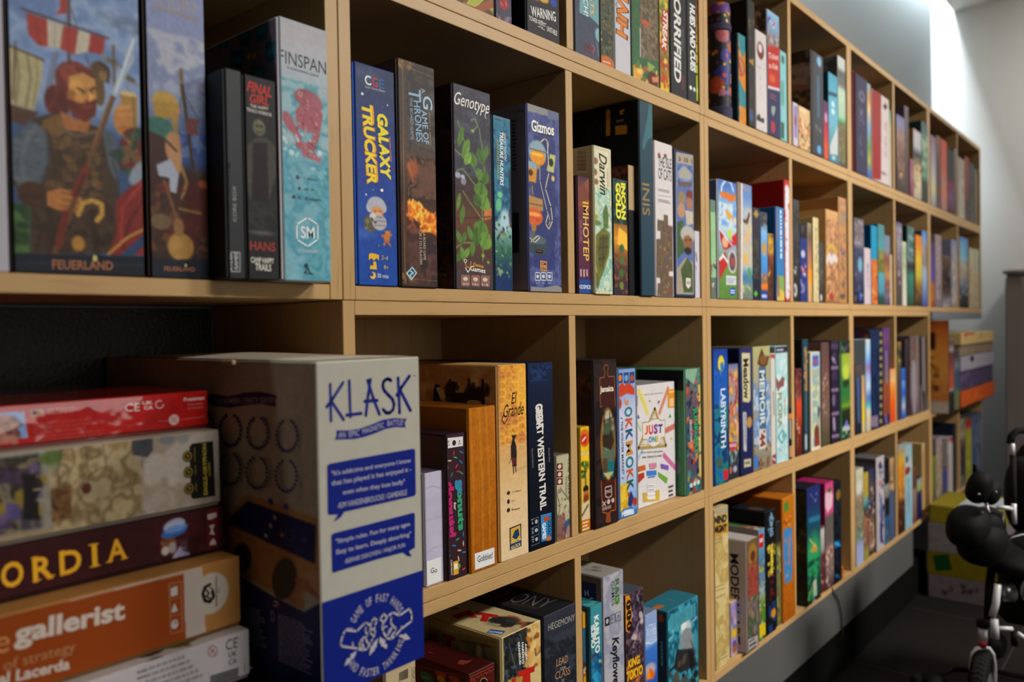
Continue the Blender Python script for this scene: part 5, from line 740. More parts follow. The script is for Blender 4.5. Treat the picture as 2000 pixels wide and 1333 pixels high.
CELL('A', 4, 'K16')
g('thin dark red box edge beside the upright before the navy box', 97, 104, 500, 140, [('f', '7a2a34')], Y=.002, edge='7a2a34')
g('deep indigo box with pale letters running down', 106, 198, 500, 148, [('f', '33304e'), ('p', [(100, 140), (128, 150), (128, 880), (100, 870)], '1c1a2c'), ('e', 160, 330, 20, 40, '6f6c84', .4), ('e', 160, 330, 10, 20, '33304e', .4), ('b', 3, 30, 140, 400, 178, 760, .006, ['77748c', '5a5872', '33304e']), ('F', 1)], Y=-.002, edge='26243c')
g('slim box with light blue top and yellow stripe', 200, 225, 500, 226, [('g', [(226, '7a9cc0'), (350, 'b8884a'), (420, 'c8b080'), (560, '7a98b8'), (700, '6a8a4a'), (790, 'a8a048'), (900, '2f5ab0')]), ('F', 1)], Y=.0, edge='4a6a8a')
g('red sided box with white front and small dark diamond', 228, 356, 500, 262, [('f', 'b8aeac'), ('p', [(220, 250), (300, 262), (300, 930), (220, 920)], '8a1f22'), ('p', [(312, 400), (330, 378), (345, 405), (330, 432)], '3a2418'), ('c', 320, 500, 345, 780, ['b8aeac', '9a9094', 'b8aeac'], .01, 2), ('b', 3, 10, 300, 870, 350, 900, .004, ['4a4448'])], Y=-.003, edge='a89c9a')
g('thin pale green slim box next to the red and white box', 358, 372, 600, 420, [('g', [(420, '4a8a80'), (560, 'b8a888'), (900, 'b8b0a0')])], Y=.002, edge='8a8a7a')
CELL('A', 5, 'K16')
g('lilac topped box with crowded brown faces below', 412, 470, 700, 450, [('g', [(450, '5a5a90'), (520, '7a7a9a'), (620, '8a7068'), (760, '6a5448'), (1000, '3f3430')]), ('b', 3, 40, 414, 560, 470, 960, .008, ['a8826a', '4a3a34', '8a6a5a', '6a5a5a']), ('e', 445, 890, 8, 14, 'b89040')], Y=-.001, edge='4a4048')
g('tall greyish mauve box behind the lilac topped box', 471, 500, 700, 390, [('g', [(390, '6a5c64'), (700, '5a4c50'), (1020, '4a3c40')])], Y=.004, edge='5a4c54')
g('low pink figured box by the mauve one', 502, 532, 850, 770, [('g', [(770, '8a5c6a'), (900, '9a6a78'), (1040, '7a3c50')])], Y=.0, edge='7a4a5a')
g('box with red cap, white neck and cream foot', 535, 590, 800, 556, [('g', [(556, '9a3038'), (600, 'b0b0b4'), (700, 'a8a8ac'), (760, '2f3440'), (820, 'a89470'), (950, 'c0b090'), (1080, '9a9488')]), ('b', 3, 20, 540, 760, 588, 1040, .008, ['c8a880', '6a5a4a', '3a3c44'])], Y=-.001, edge='7a6a60', side=[('f', '8a6a30')])
g('green and teal misty tall box against the divider', 592, 652, 700, 500, [('g', [(500, '35565c'), (600, '4a6e70'), (700, '7a9484'), (850, '5a8058'), (950, '384440'), (1085, '26302e')]), ('c', 594, 600, 652, 950, ['6a8c7c', '4a7058', '90a490'], .02, 3)], Y=-.002, edge='24383c')
CELL('A', 6, 'K16')
g('whitish mauve box with cream foot in the third compartment from the end', 658, 696, 800, 600, [('g', [(600, '7a5a78'), (700, '8a8090'), (900, 'a8a4a4'), (1000, 'b4ac88'), (1110, '8a8a98')])], Y=.0, edge='7a7480')
g('dull brown slim box left of the coral one', 700, 728, 800, 604, [('g', [(604, '8a6a50'), (800, '5c4c4a'), (1120, '5a4a44')])], Y=.0, edge='5a4a40')
g('coral red box with pale streak', 732, 776, 800, 630, [('g', [(630, 'b85040'), (850, 'b05a4c'), (950, 'b08070'), (1040, 'b87050'), (1150, '8a7484')]), ('b', 3, 16, 732, 900, 775, 1120, .008, ['b88a6a', 'a85a40', '7a7a98'])], Y=-.001, edge='9a483c')
g('black box with maroon and blue foot left of the silver strip', 779, 826, 850, 694, [('g', [(694, '1c181c'), (900, '2c2226'), (960, '7a2444'), (1060, '6a4a78'), (1160, '5a2030')])], Y=-.001, edge='1c1a1c')
g('silver grey strip box leaning on the divider', 827, 852, 800, 700, [('g', [(700, '7a7874'), (1000, '5a5a5c'), (1170, '4a4848')])], Y=.001, edge='6a6866')
CELL('A', 7, 'K16')
g('tall creamy white box, first in the last compartment of the top row', 856, 903, 900, 760, [('g', [(760, '9a948c'), (900, 'aaa49a'), (1200, 'b0a898')]), ('c', 860, 800, 900, 1200, ['a8a298', 'b4aea2', '968e84'], .02, 1)], Y=-.001, edge='9a9488')
g('brick red topped dark box beside the creamy white one', 905, 934, 900, 756, [('g', [(756, '9a4438'), (860, '8a4a44'), (1060, '7a3c34'), (1110, '4a4442'), (1210, '5a4c4a')])], Y=.0, edge='6a3a34')
g('slate grey mottled box near the end of the top row', 936, 975, 950, 800, [('g', [(800, '4a545c'), (950, '3a3c40'), (1240, '5a5450')]), ('b', 3, 24, 938, 840, 974, 1220, .008, ['6a6868', '2c3034', '7a6c64'])], Y=.0, edge='40464c')
g('dusty olive box touching the end panel of the top row', 977, 998, 1000, 850, [('g', [(850, '6a6a60'), (1000, '7a7058'), (1250, '6a604c')])], Y=.001, edge='6a6450')

# ================================================================ third row
CELL('C', 0, 'K8')
g('small white paper wrapped box with a square sticker reading Go', 66, 155, 1000, 776, [('f', 'b0adbe'), ('n', .05, .02), ('l', [(60, 850), (110, 835), (160, 850)], 5, 'a09cb0'), ('l', [(60, 1000), (160, 970)], 7, 'a39fb2', .7), ('l', [(60, 1160), (110, 1120), (160, 1110)], 6, 'a39fb2', .7)], Y=.006, edge='a8a4b4', top=[('f', '5a5660')])
goY = .006
g_ = bpy.data.objects['game_box.%03d' % (len(BOXES)-1)] if len(BOXES) > 1 else None
def sticker(par, quad, crop, Y, text, ta, tb, th, face_w=.0009):
    c = CROPS[crop]; P = [onY(c[0]+x/c[2], c[1]+y/c[2], Y-.0003) for x, y in quad]; mb = MB()
    x0, x1 = P[0][0], P[1][0]; z0, z1 = P[2][2], P[0][2]
    f = Face((x0, Y-.0003, z1), (x1-x0, 0, 0), (0, 0, -(z1-z0)), c, (1, Y-.0003), .002); f.paint([('f', 'd0d0d0')]); f.over = [('T', text, *ta, *tb, th, '2a2a2c', .005)]
    f.emit(mb); V = [(x0, Y-.0001, z0), (x1, Y-.0001, z0), (x1, Y-.0001, z1), (x0, Y-.0001, z1), (x0, Y-.0003, z0), (x1, Y-.0003, z0), (x1, Y-.0003, z1), (x0, Y-.0003, z1)]
    mb.add(V, [(0, 4, 7, 3), (5, 1, 2, 6), (7, 6, 2, 3), (0, 1, 5, 4)], s2l(rgb('d0d0d0')))
    o = mb.build('sticker', PRINT, origin=tuple(par.location), col=True); o.parent = par; o.location = (0, 0, 0); o['label'] = 'white paper sticker with printed name'
def last(): return [o for o in bpy.data.objects if o.name.startswith('game_box') and o.get('label') == BOXES[-1]][0]
sticker(last(), [(80, 1184), (146, 1168), (146, 1272), (80, 1285)], 'K8', .006, 'Go', (98, 1227), (128, 1222), 24)
cell['free'] = True
g('short grey card box peeking over the paper wrapped one', 60, 146, 700, 600, [('f', '8a827c')], X=(.1105, .1435), Y=.12, z0=-.3816, depth=.15, edge='84807a', z1=-.156) if False else None
cell['free'] = False
g('dark brown box sprinkled with candy strands and bubbly pink and green title', 158, 262, 900, 598, [('f', '3c2830'), ('n', .05, .01)], Y=.0, edge='33222a', tray='241a1e', side=[('f', '4a3438')]) 
par = last()
def donut_print():
    f = None
    c = CROPS['K8']; x0 = par.location.x; rs = random.Random(12); mb = MB(); lid = [o for o in par.children if o.name.startswith('lid')][0]
    w = max(v.co.x for v in lid.data.vertices); h_ = max(v.co.z for v in lid.data.vertices)
    f = Face((x0+.0045, par.location.y-.00008, par.location.z+h_-.001), (w-.0056, 0, 0), (0, 0, -(h_-.002)), c, (1, 0.0), .003); f.paint([('f', '3c2830')]); f.over = []
    pal = ['4a7aa8', '3f8a6a', 'b83a50', 'd0b090', 'c0405a', '4a9a78']
    for (x, y) in [(168, 685), (205, 680), (240, 675), (185, 715), (172, 745), (218, 740), (238, 720), (195, 780), (226, 765), (240, 772), (168, 785), (212, 700), (180, 1160), (178, 1100), (205, 1110), (222, 1080), (248, 1055), (230, 1132), (252, 1140), (180, 1140), (175, 1185), (198, 1050), (250, 1218), (178, 1235), (226, 1170), (192, 1005), (248, 1100)]:
        a = rs.uniform(0, 3.14); dx, dy = 7*math.cos(a), 9*math.sin(a); f.over.append(('L', [(x-dx, y-dy), (x+dx, y+dy)], 5, rs.choice(pal)))
    f.over += [('P', [(160, 612), (246, 602), (246, 646), (162, 660)], 'cfcaca'), ('T', '2-4', 180, 648, 178, 622, 11, '3a2a30', .01), ('E', 205, 632, 9, 13, '3a2a30'), ('T', '7+', 232, 640, 230, 618, 14, '3a2a30', .01),
               ('T', 'gonuts', 226, 802, 234, 1040, 36, '3f9a72', .05), ('T', 'go', 224, 802, 226, 870, 34, '3f80a8', .05), ('T', 'donuts!', 184, 812, 196, 1072, 40, 'b02f6c', .06), ('T', 'for', 208, 908, 210, 944, 12, 'd0c0b0', .03),
               ('P', [(200, 1185), (224, 1178), (226, 1240), (202, 1248)], 'c89a3c'), ('P', [(205, 1195), (220, 1190), (221, 1215), (206, 1222)], 'd8d4c8'), ('P', [(224, 1190), (236, 1200), (226, 1225)], '6a9a3a'), ('T', 'GAMEWRIGHT', 192, 1176, 194, 1248, 7, 'd0ccc8', .01)]
    c_ = f.emit; n0 = mb.n; f.emit(mb)
    # keep only the lettering, drop the plain ground
    k = (f.nx+1)*(f.ny+1); V = np.concatenate(mb.v)[k:]; CC = np.concatenate(mb.c)[k:]; F = [tuple(i-k for i in q) for q in mb.f if min(q) >= k]
    m2 = MB(); m2.add(V, F, CC); o = m2.build('cover_print', PRINT, origin=tuple(par.location), col=True); o.parent = par; o.location = (0, 0, 0)
donut_print()
woodbox = [('g', [(455, 'b07018'), (800, 'aa6a16'), (1240, '9a5c12')]), ('n', .03, .004)] + [('l', [(x, 455), (x+18, 850), (x+20, 1240)], w_, c_, .55) for x, w_, c_ in ((280, 6, 'b87a20'), (290, 2, '8a5210'), (300, 8, 'a06010'), (312, 2, '8a5210'), (322, 7, 'b87c24'), (330, 2, '945a12'), (338, 6, '9a5c10'), (345, 2, '8a5210'), (354, 8, 'b67820'), (362, 2, '8a5210'), (371, 7, 'a36414'), (380, 2, '945a12'), (389, 6, 'b87a20'), (398, 2, '8a5210'))]
g('honey stained wooden game case with white paper name sticker', 274, 404, 850, 472, woodbox, Y=-.002, edge='a0640f', side=[('f', '8a5a20'), ('n', .06, .01)], top=[('f', '7a4c14')])
sticker(last(), [(303, 1148), (394, 1118), (394, 1192), (304, 1220)], 'K8', -.002, 'Gobblet!', (316, 1174), (386, 1153), 30)
g('tall golden Moorish patterned box with script title and cloaked figure', 412, 549, 800, 271, [('g', [(265, 'a8624a'), (400, 'b47a4c'), (560, 'c09058'), (760, 'c8a878'), (900, 'cfb48c'), (1190, 'd0ba98')]), ('c', 420, 265, 556, 620, ['b0683e', 'c88a34', 'd09a3c', 'b8743e'], .016, 3), ('e', 520, 380, 36, 130, 'd8a03c', .8)]
  + [('l', [(cx+18*math.cos(t), cy+20*math.sin(t)) for t in [k*1.0472 for k in range(7)]], 1.6, 'e0c080', .55) for cx, cy in [(430+i*30, 300+j*34+(i % 2)*17) for i in range(5) for j in range(11)]]
  + [('l', [(cx-15, cy), (cx+15, cy)], 1.4, 'd8b070', .45) for cx, cy in [(445+i*30, 317+j*34) for i in range(4) for j in range(10)]]
  + [('p', [(470, 650), (478, 612), (486, 612), (496, 650), (498, 700), (490, 720), (472, 710)], '2c2424'), ('e', 485, 606, 8, 10, '3a2a24'), ('l', [(476, 600), (496, 600)], 4, '2c2424'), ('p', [(474, 700), (496, 700), (498, 740), (478, 745)], '5a2c24'), ('l', [(482, 740), (484, 772)], 4, '2a2020'), ('l', [(491, 735), (494, 766)], 4, '2a2020'), ('l', [(464, 728), (474, 700)], 2, '3a2a24'), ('l', [(496, 762), (540, 740)], 6, 'a8885c', .5),
     ('T', 'El', 470, 428, 500, 418, 52, '3a2420', .005, .4), ('T', 'Grande', 436, 486, 530, 470, 60, '3a2420', .005, .4), ('L', [(440, 490), (428, 525), (440, 545), (455, 520)], 3, '3a2420'), ('T', '2 - 5 players', 475, 862, 518, 853, 10, '4a3c34', .01), ('T', '12 +', 474, 903, 490, 899, 10, '4a3c34', .01), ('T', '90 minutes', 474, 944, 512, 935, 10, '4a3c34', .01), ('E', 459, 865, 7, 9, '3a2c28'), ('E', 459, 905, 6, 11, '3a2c28'), ('E', 459, 945, 7, 10, '3a2c28'),
     ('P', [(464, 1028), (518, 1006), (520, 1112), (466, 1132)], '2a3a5a'), ('P', [(469, 1033), (513, 1014), (515, 1078), (470, 1096)], 'c8a030'), ('P', [(476, 1072), (488, 1040), (505, 1030), (510, 1060), (495, 1082)], '22406a'), ('T', 'HANS IM', 470, 1098, 516, 1080, 13, 'd8c888', .02), ('T', 'GLÜCK', 470, 1120, 516, 1100, 18, 'd8c888', .02)],
  Y=-.0005, edge='b8945c', tray='b08c5c', side=[('f', 'b89468'), ('c', 55, 275, 400, 800, ['b89468', 'a87c50', 'c8a87c'], .05, 2), ('b', 4, 30, 165, 360, 360, 445, .007, ['3a2c22', '4a382a', '2c221c']), ('P', [(108, 450), (112, 385), (120, 355), (148, 368), (122, 378), (140, 415), (152, 450)], '2c221c'), ('P', [(195, 450), (198, 345), (206, 345), (210, 400), (268, 400), (272, 330), (280, 330), (286, 380), (330, 385), (336, 335), (345, 335), (352, 460), (280, 462)], '2f241e'), ('E', 300, 445, 34, 12, 'c0a070')])
g('tall navy box with curling ivory western title', 551, 673, 800, 262, [('g', [(262, '1a2c50'), (400, '14203e'), (700, '0f1526'), (1140, '0d121e')]), ('c', 560, 280, 665, 340, ['1a2c50', '22406c', '14203e'], .006, 2), ('n', .06, .01), ('T', 'GREAT WESTERN TRAIL', 601, 452, 622, 942, 30, 'cdcac2', .035), ('T', 'GREAT', 600, 450, 606, 568, 34, 'cdcac2', .045), ('T', 'Second Edition', 570, 658, 574, 748, 8, '8a8478'), ('T', 'Alexander Pfister', 648, 655, 650, 722, 7, '8a8478'),
  ('P', [(609, 968), (658, 956), (660, 1080), (612, 1092)], '3a80b0'), ('P', [(615, 980), (634, 972), (636, 1085), (618, 1088)], '3f88b8'), ('T', 'LOOKOUT', 648, 975, 650, 1070, 16, '1a2230', .03), ('T', 'GAMES', 624, 1005, 626, 1078, 16, 'd8dce0', .03), ('P', [(618, 985), (640, 968), (652, 985), (630, 1000)], 'a85030'), ('P', [(630, 1080), (652, 1060), (656, 1085), (640, 1088)], 'b86a30'),
  ('L', [(558, 992), (598, 976), (602, 1098), (562, 1112)], 1.6, '6a7080', True), ('L', [(560, 1032), (600, 1016)], 1.6, '6a7080'), ('L', [(561, 1070), (601, 1056)], 1.6, '6a7080'), ('E', 588, 998, 6, 10, 'a0a8b4'), ('E', 588, 1038, 7, 9, 'a0a8b4'), ('E', 589, 1080, 6, 9, 'a0a8b4'), ('T', '1-4', 570, 988, 571, 1010, 9, 'a0a8b4', .01), ('T', '75-150', 571, 1028, 572, 1056, 8, 'a0a8b4', .01), ('T', '12+', 572, 1070, 573, 1096, 9, 'a0a8b4', .01)], Y=.0, edge='14203a', tray='0c1220')
g('short ivory box with maroon badges and ink drawing of a soldier', 679, 767, 900, 694, [('g', [(690, 'aaa48a'), (900, 'b4ae90'), (1100, '9a947c')]), ('b', 5, 60, 684, 900, 764, 1090, .0016, ['5a5648', '3c3a34', '7a7460', '8a4a4a']), ('e', 740, 1020, 22, 36, '3a5a78', .2), ('e', 744, 1040, 16, 30, '9a7a70', .3), ('p', [(686, 970), (722, 960), (726, 1090), (690, 1098)], '6a3038', .55), ('l', [(685, 860), (700, 930), (690, 980)], 2, '3c3a34'), ('l', [(700, 840), (740, 900), (766, 980)], 2, '3c3a34'), ('T', 'The Grizzled', 744, 720, 748, 892, 20, '2c3a30', .01, .35), ('L', [(736, 715), (745, 705), (756, 725), (748, 740)], 2, '2c3a30'), ('Q', 722, 790, 734, 900, '6a6a58', 2, True)] + [q for y in (742, 778, 812) for q in (('P', [(684, y-14), (710, y-16), (712, y+14), (684, y+16)], '6a2c34'), ('E', 697, y, 8, 10, 'c8b8a8'))] + [('E', 698, 856, 9, 12, '8a8270')], Y=.004, edge='8a846e', side=[('f', '9a947c')], top=[('f', '6a665a')])

CELL('C', 1, 'K9')
g('short sunny yellow box with palm tree and bearded pirate', 94, 152, 950, 682, [('g', [(680, 'd0b020'), (900, 'd8b428'), (980, 'c8a840'), (1180, 'b89858'), (1210, 'c87820')]), ('e', 122, 745, 28, 50, 'c86a20', .1), ('e', 118, 752, 18, 30, 'b83024', .1), ('l', [(110, 760), (126, 740)], 7, 'd0c8c0'), ('l', [(122, 900), (128, 1010)], 7, '6a5a28'), ('b', 4, 30, 105, 880, 140, 960, .003, ['3a5a28', '4a6a30', '2c4420']), ('e', 128, 1030, 14, 20, '1f1c18', .2), ('e', 130, 1062, 14, 24, 'a8683a', .2), ('e', 130, 1085, 14, 26, '7a3c20', .2), ('p', [(105, 1120), (145, 1090), (152, 1200), (105, 1210)], 'c4b494'), ('l', [(108, 1180), (140, 1120)], 6, '4a3a20'), ('F', 1), ('T', 'JAIPUR', 98, 835, 148, 830, 24, 'c8b8a0', .02), ('P', [(103, 1212), (152, 1196), (154, 1256), (106, 1276)], 'b86a18'), ('Q', 108, 1216, 150, 1258, 'd8c8a0', 3)], Y=.004, edge='a88a24')
g('dark leather look box with arched window onto a pirate ship', 163, 310, 900, 304, [('g', [(295, '2c2024'), (700, '2a1c1c'), (1255, '241a1c')]), ('c', 180, 300, 310, 1240, ['2c2024', '3a2824', '221a1c'], .02, 3), ('p', [(206, 400), (288, 395), (294, 560), (210, 570)], '46201e'), ('p', [(215, 985), (292, 970), (296, 1160), (222, 1170)], '4a1f1c'), ('e', 254, 775, 42, 205, '8a6228', .04), ('e', 256, 775, 33, 190, 'a8a494', .05), ('p', [(222, 700), (290, 690), (290, 880), (224, 890)], '5a6a58'), ('c', 226, 640, 288, 800, ['8a8a74', '5a6454', '6a5a40'], .008, 2), ('p', [(222, 880), (290, 870), (285, 960), (228, 965)], '1f6a70'), ('p', [(222, 730), (275, 700), (286, 760), (270, 810), (225, 790)], '3a2c20'), ('l', [(232, 600), (236, 740)], 4, '2c2018'), ('l', [(262, 600), (266, 700)], 4, '2c2018'), ('l', [(225, 650), (285, 620)], 3, '3a2c20'), ('e', 250, 690, 18, 34, '4a5a48', .3), ('p', [(225, 860), (250, 855), (250, 940), (225, 935)], '5a4630'), ('p', [(226, 940), (285, 930), (256, 975)], 'b4a878'), ('F', 1),
  ('L', [(206, 402), (232, 398), (236, 370), (228, 340), (243, 325), (256, 338), (250, 370), (254, 395), (288, 392)], 3.5, '8a5a2c'), ('L', [(206, 402), (210, 570), (222, 560)], 3, '8a5a2c'), ('L', [(288, 392), (294, 560)], 3, '8a5a2c'), ('L', [(214, 985), (222, 1165), (244, 1165), (248, 1190), (240, 1215), (256, 1218), (268, 1212), (262, 1180), (266, 1155), (296, 1148), (294, 970)], 3.5, '9a6030'), ('P', [(246, 1165), (264, 1160), (270, 1208), (256, 1222), (240, 1214)], '8a4a24'),
  ('T', 'Jamaica', 208, 472, 284, 464, 44, 'd4ccbc', .03), ('L', [(236, 1022), (272, 1012), (274, 1068), (256, 1080), (238, 1072)], 4, 'a8a098', True), ('T', 'SPACE', 240, 1048, 270, 1040, 18, 'b0a8a0', .02), ('L', [(222, 1102), (240, 1126)], 4, 'b0a8a0'), ('L', [(240, 1100), (222, 1128)], 4, 'b0a8a0'), ('E', 256, 1102, 9, 14, 'b0a8a0'), ('E', 280, 1094, 8, 13, 'b0a8a0'), ('Q', 222, 1128, 290, 1140, '8a827a', 1)],
  Y=-.003, edge='241a1c', tray='1a1214', side=[('f', '3a2824'), ('b', 3, 26, 95, 380, 150, 500, .008, ['4a3226', '2c2018', '5a3c2c'])], top=[('f', '2c2224')])
g('pale blue winter box with folk patterned lettering and red reindeer scarf', 313, 414, 800, 355, [('g', [(350, '7a98c0'), (470, '8a9ac0'), (600, 'b4b8cc'), (850, 'b8bccc'), (1000, '9cb0cc'), (1140, '6a98c8'), (1205, '2f70a8')]), ('p', [(303, 460), (335, 430), (352, 450), (352, 430), (372, 432), (400, 460), (404, 500), (360, 492), (330, 510), (303, 520)], 'b8482c'), ('e', 318, 550, 14, 30, 'a84a30', .2), ('c', 305, 1010, 370, 1160, ['c8a830', 'c09828', 'd0b440'], .01, 2), ('p', [(370, 1060), (385, 1040), (398, 1080), (385, 1130), (365, 1120)], '2c3a6a'), ('e', 404, 1100, 12, 24, 'a83830', .2), ('e', 372, 1060, 7, 12, '8a4a3a', .2), ('p', [(318, 1170), (345, 1140), (385, 1130), (425, 1150), (425, 1215), (310, 1220)], '2f70a8'), ('p', [(330, 1168), (350, 1148), (390, 1140), (400, 1165), (380, 1175)], 'c4ccd8'), ('F', 1),
  *[q for x in (308, 342, 374) for q in (('P', [(x, 376-(x-308)*.1), (x+28, 372-(x-308)*.1), (x+29, 428), (x+1, 434)], '2c4a78'), ('E', x+14, 402, 10, 18, ('c87830', '6a98c0', 'a8503c')[(x-308)//33]))], ('T', 'J', 356, 508, 360, 556, 22, 'c08a50', .04), ('T', 'O', 368, 565, 369, 622, 44, '2c7478', .03), ('T', 'K', 370, 630, 371, 690, 38, 'b85a34', .04), ('T', 'K', 371, 692, 373, 752, 38, '2a5a70', .04), ('T', 'M', 373, 758, 375, 838, 38, 'b88a48', .03), ('T', 'O', 375, 845, 376, 912, 44, '2c7478', .03), ('T', 'K', 376, 918, 378, 976, 36, 'b85a34', .04), ('T', 'K', 377, 980, 379, 1036, 36, '2c5a50', .04),
  ('T', 'THE WINTER MARKET', 331, 645, 338, 950, 12, '3a4a68', .015), ('L', [(326, 628), (334, 632)], 3, '3a4a68'), ('L', [(332, 966), (340, 970)], 3, '3a4a68'), ('T', 'MEEPLE', 330, 1178, 400, 1156, 26, 'd4dce4', .03)], Y=.001, edge='7088b0', tray='5a78a8', top=[('f', '5a6a88')])
g('wide white party game box with rainbow title inside a star triangle', 416, 634, 800, 446, [('f', 'c4c0c0'), ('n', .015, .01), ('l', [(430, 480), (475, 600)], 16, 'c8b848', .75), ('l', [(445, 480), (480, 560)], 6, 'd0c870', .6), ('l', [(592, 465), (545, 600)], 14, 'b86a48', .75), ('l', [(582, 700), (634, 672)], 16, 'b0504c', .75), ('l', [(420, 660), (440, 700)], 8, '7aa858', .6), ('l', [(570, 840), (632, 910)], 15, 'b04a80', .75), ('l', [(418, 870), (450, 810)], 10, '6a98c8', .6),
  ('L', [(518, 575), (582, 785), (424, 800)], 10, 'a08a58', True), ('P', [(518, 590), (572, 778), (436, 790)], 'c4c0bc'), ('L', [(518, 598), (566, 772), (444, 782)], 3, 'b0a078', True), ('P', [(448, 655), (485, 650), (500, 636), (540, 632), (548, 644), (576, 640), (574, 735), (552, 742), (545, 775), (512, 795), (484, 782), (474, 750), (450, 752)], 'c8c4c0'), ('L', [(448, 655), (485, 650), (500, 636), (540, 632), (548, 644), (576, 640), (574, 735), (552, 742), (545, 775), (512, 795), (484, 782), (474, 750), (450, 752)], 3, 'a08a58', True),
  ('T', 'J', 460, 698, 480, 696, 52, 'c86a28', .05), ('T', 'U', 484, 696, 508, 693, 56, 'b83040', .05), ('T', 'S', 512, 692, 534, 690, 56, '7a3a8a', .05), ('T', 'T', 536, 690, 562, 687, 50, '4a3a8a', .05), ('T', 'O', 482, 752, 502, 750, 34, '3a6aa8', .05), ('T', 'N', 504, 750, 522, 748, 34, '3a8a80', .05), ('T', 'E', 524, 748, 538, 746, 34, 'b8a030', .05),
  ('T', 'One word, one guess,', 441, 826, 565, 816, 15, '4a4248', .005), ('T', 'one chance to win!', 446, 850, 557, 840, 15, '4a4248', .005), ('T', 'Ludovic Roudy - Bruno Sautter', 458, 497, 566, 486, 8, '5a5458'), ('P', [(590, 468), (632, 463), (634, 568), (592, 572)], 'c88a30'), ('P', [(600, 520), (624, 516), (625, 560), (601, 564)], 'd0b080'), ('T', 'NEW', 596, 482, 628, 478, 12, 'e0c890', .02), ('P', [(484, 530), (494, 526), (490, 542)], 'b87830'), ('P', [(534, 532), (548, 530), (538, 552)], '8a2c50'), ('P', [(596, 628), (604, 602), (610, 624)], '3a8a4a'), ('P', [(415, 632), (424, 606), (431, 630)], '2c5ab0'), ('P', [(606, 745), (614, 738), (616, 754)], 'c89a40'),
  ('P', [(418, 905), (462, 893), (466, 922), (420, 936)], 'b8602c'), ('P', [(418, 948), (456, 935), (458, 965), (420, 1000)], 'a83c2c'), ('P', [(484, 886), (526, 882), (528, 906), (486, 908)], 'b87a94'), ('P', [(470, 928), (526, 924), (526, 952), (472, 956)], '3f78b8'), ('P', [(550, 886), (596, 898), (594, 924), (552, 914)], '7a5aa0'), ('P', [(536, 934), (590, 968), (584, 1000), (538, 960)], '6a9a38'), ('L', [(488, 915), (518, 912)], 4, 'b87a94'), ('L', [(480, 964), (516, 960)], 4, '3f78b8'),
  ('P', [(450, 1052), (470, 1048), (470, 1080), (522, 1070), (522, 1038), (543, 1034), (544, 1095), (452, 1105)], 'b8a040'), *[('P', [(474, y), (520, y-4), (520, y+12), (474, y+16)], 'd0ccc8') for y in (1004, 1028, 1052, 1074)], ('L', [(480, 1012), (512, 1010)], 2, '5a9a70'), ('L', [(480, 1036), (512, 1033)], 2, '5a70a0'), ('Q', 594, 1008, 628, 1070, '4a4448', 3), ('P', [(414, 500), (420, 500), (420, 560), (414, 558)], '3a3438')], Y=.018, edge='b4b0b0', depth=.13, side=[('f', 'a8a4a0')], top=[('f', '8a8684'), ('b', 3, 20, 430, 425, 600, 450, .01, ['6a6664', '9a9694'])])
g('green and teal box with angular red and blue artwork behind the party game', 692, 781, 800, 352, [('g', [(345, '4a7a70'), (500, '6a5a60'), (700, '3a4a60'), (900, '5a4a5a'), (1065, '2f6a70')]), ('b', 3, 110, 694, 350, 786, 1050, .0055, ['1f2c40', 'a83a2c', '2a6a8a', '141c2c', 'c0503c', '3a8a80', 'c88a4a', '24405a']), ('p', [(762, 440), (800, 440), (800, 960), (768, 960)], 'bca868'), ('b', 7, 26, 760, 440, 782, 960, .004, ['2c3a50', 'a83c2c', 'bca868']), ('p', [(690, 345), (760, 350), (740, 440), (690, 400)], '7fa08a'), ('F', 1), ('T', 'JUNK ART', 744, 570, 752, 830, 34, '14203a', .07), ('T', 'JUNK ART', 744, 570, 752, 830, 28, '3a9a60', .03), ('T', 'REVOLUTION', 720, 640, 724, 768, 12, 'c0b8b0', .02), ('E', 724, 1010, 8, 13, 'b0c4c0'), ('E', 744, 1000, 8, 13, 'b0c4c0'), ('E', 764, 992, 8, 13, 'b0c4c0')], Y=-.001, edge='4a7058', side=[('f', '5a8a68'), ('p', [(415, 355), (690, 350), (690, 480), (415, 440)], '1c2020'), ('Q', 653, 530, 661, 900, '9ab0a0', 1, True), ('E', 646, 910, 16, 40, '8a9a90')], tray='5f9470')

CELL('C', 2, 'K14')
g('deep blue box with curling silver maze title and gold moon badge', 86, 194, 700, 234, [('g', [(230, '1c3f8a'), (400, '1c56a4'), (700, '1f5c9c'), (950, '1a4f88'), (1220, '123a6a')]), ('c', 95, 640, 195, 1200, ['1a4f88', '1f6a9a', '2a7a6a', '143a70'], .015, 3), ('e', 142, 340, 22, 60, 'c8b838', .1), ('e', 148, 360, 12, 34, '3a78b0', .2), ('b', 4, 12, 100, 380, 150, 470, .003, ['4a80b0', '2c3a6a']), ('e', 130, 1050, 22, 40, '4a5c50', .4), ('F', 1), ('P', [(158, 1108), (192, 1098), (194, 1170), (160, 1178)], 'b02c2c'), ('T', 'LABYRINTH', 156, 515, 160, 945, 36, 'b8c4d4', .03), ('L', [(140, 520), (128, 620), (140, 700), (170, 760)], 3, '6aa0d0')], Y=-.002, edge='153a6e', tray='1a4a8a', side=[('f', '14505a')])
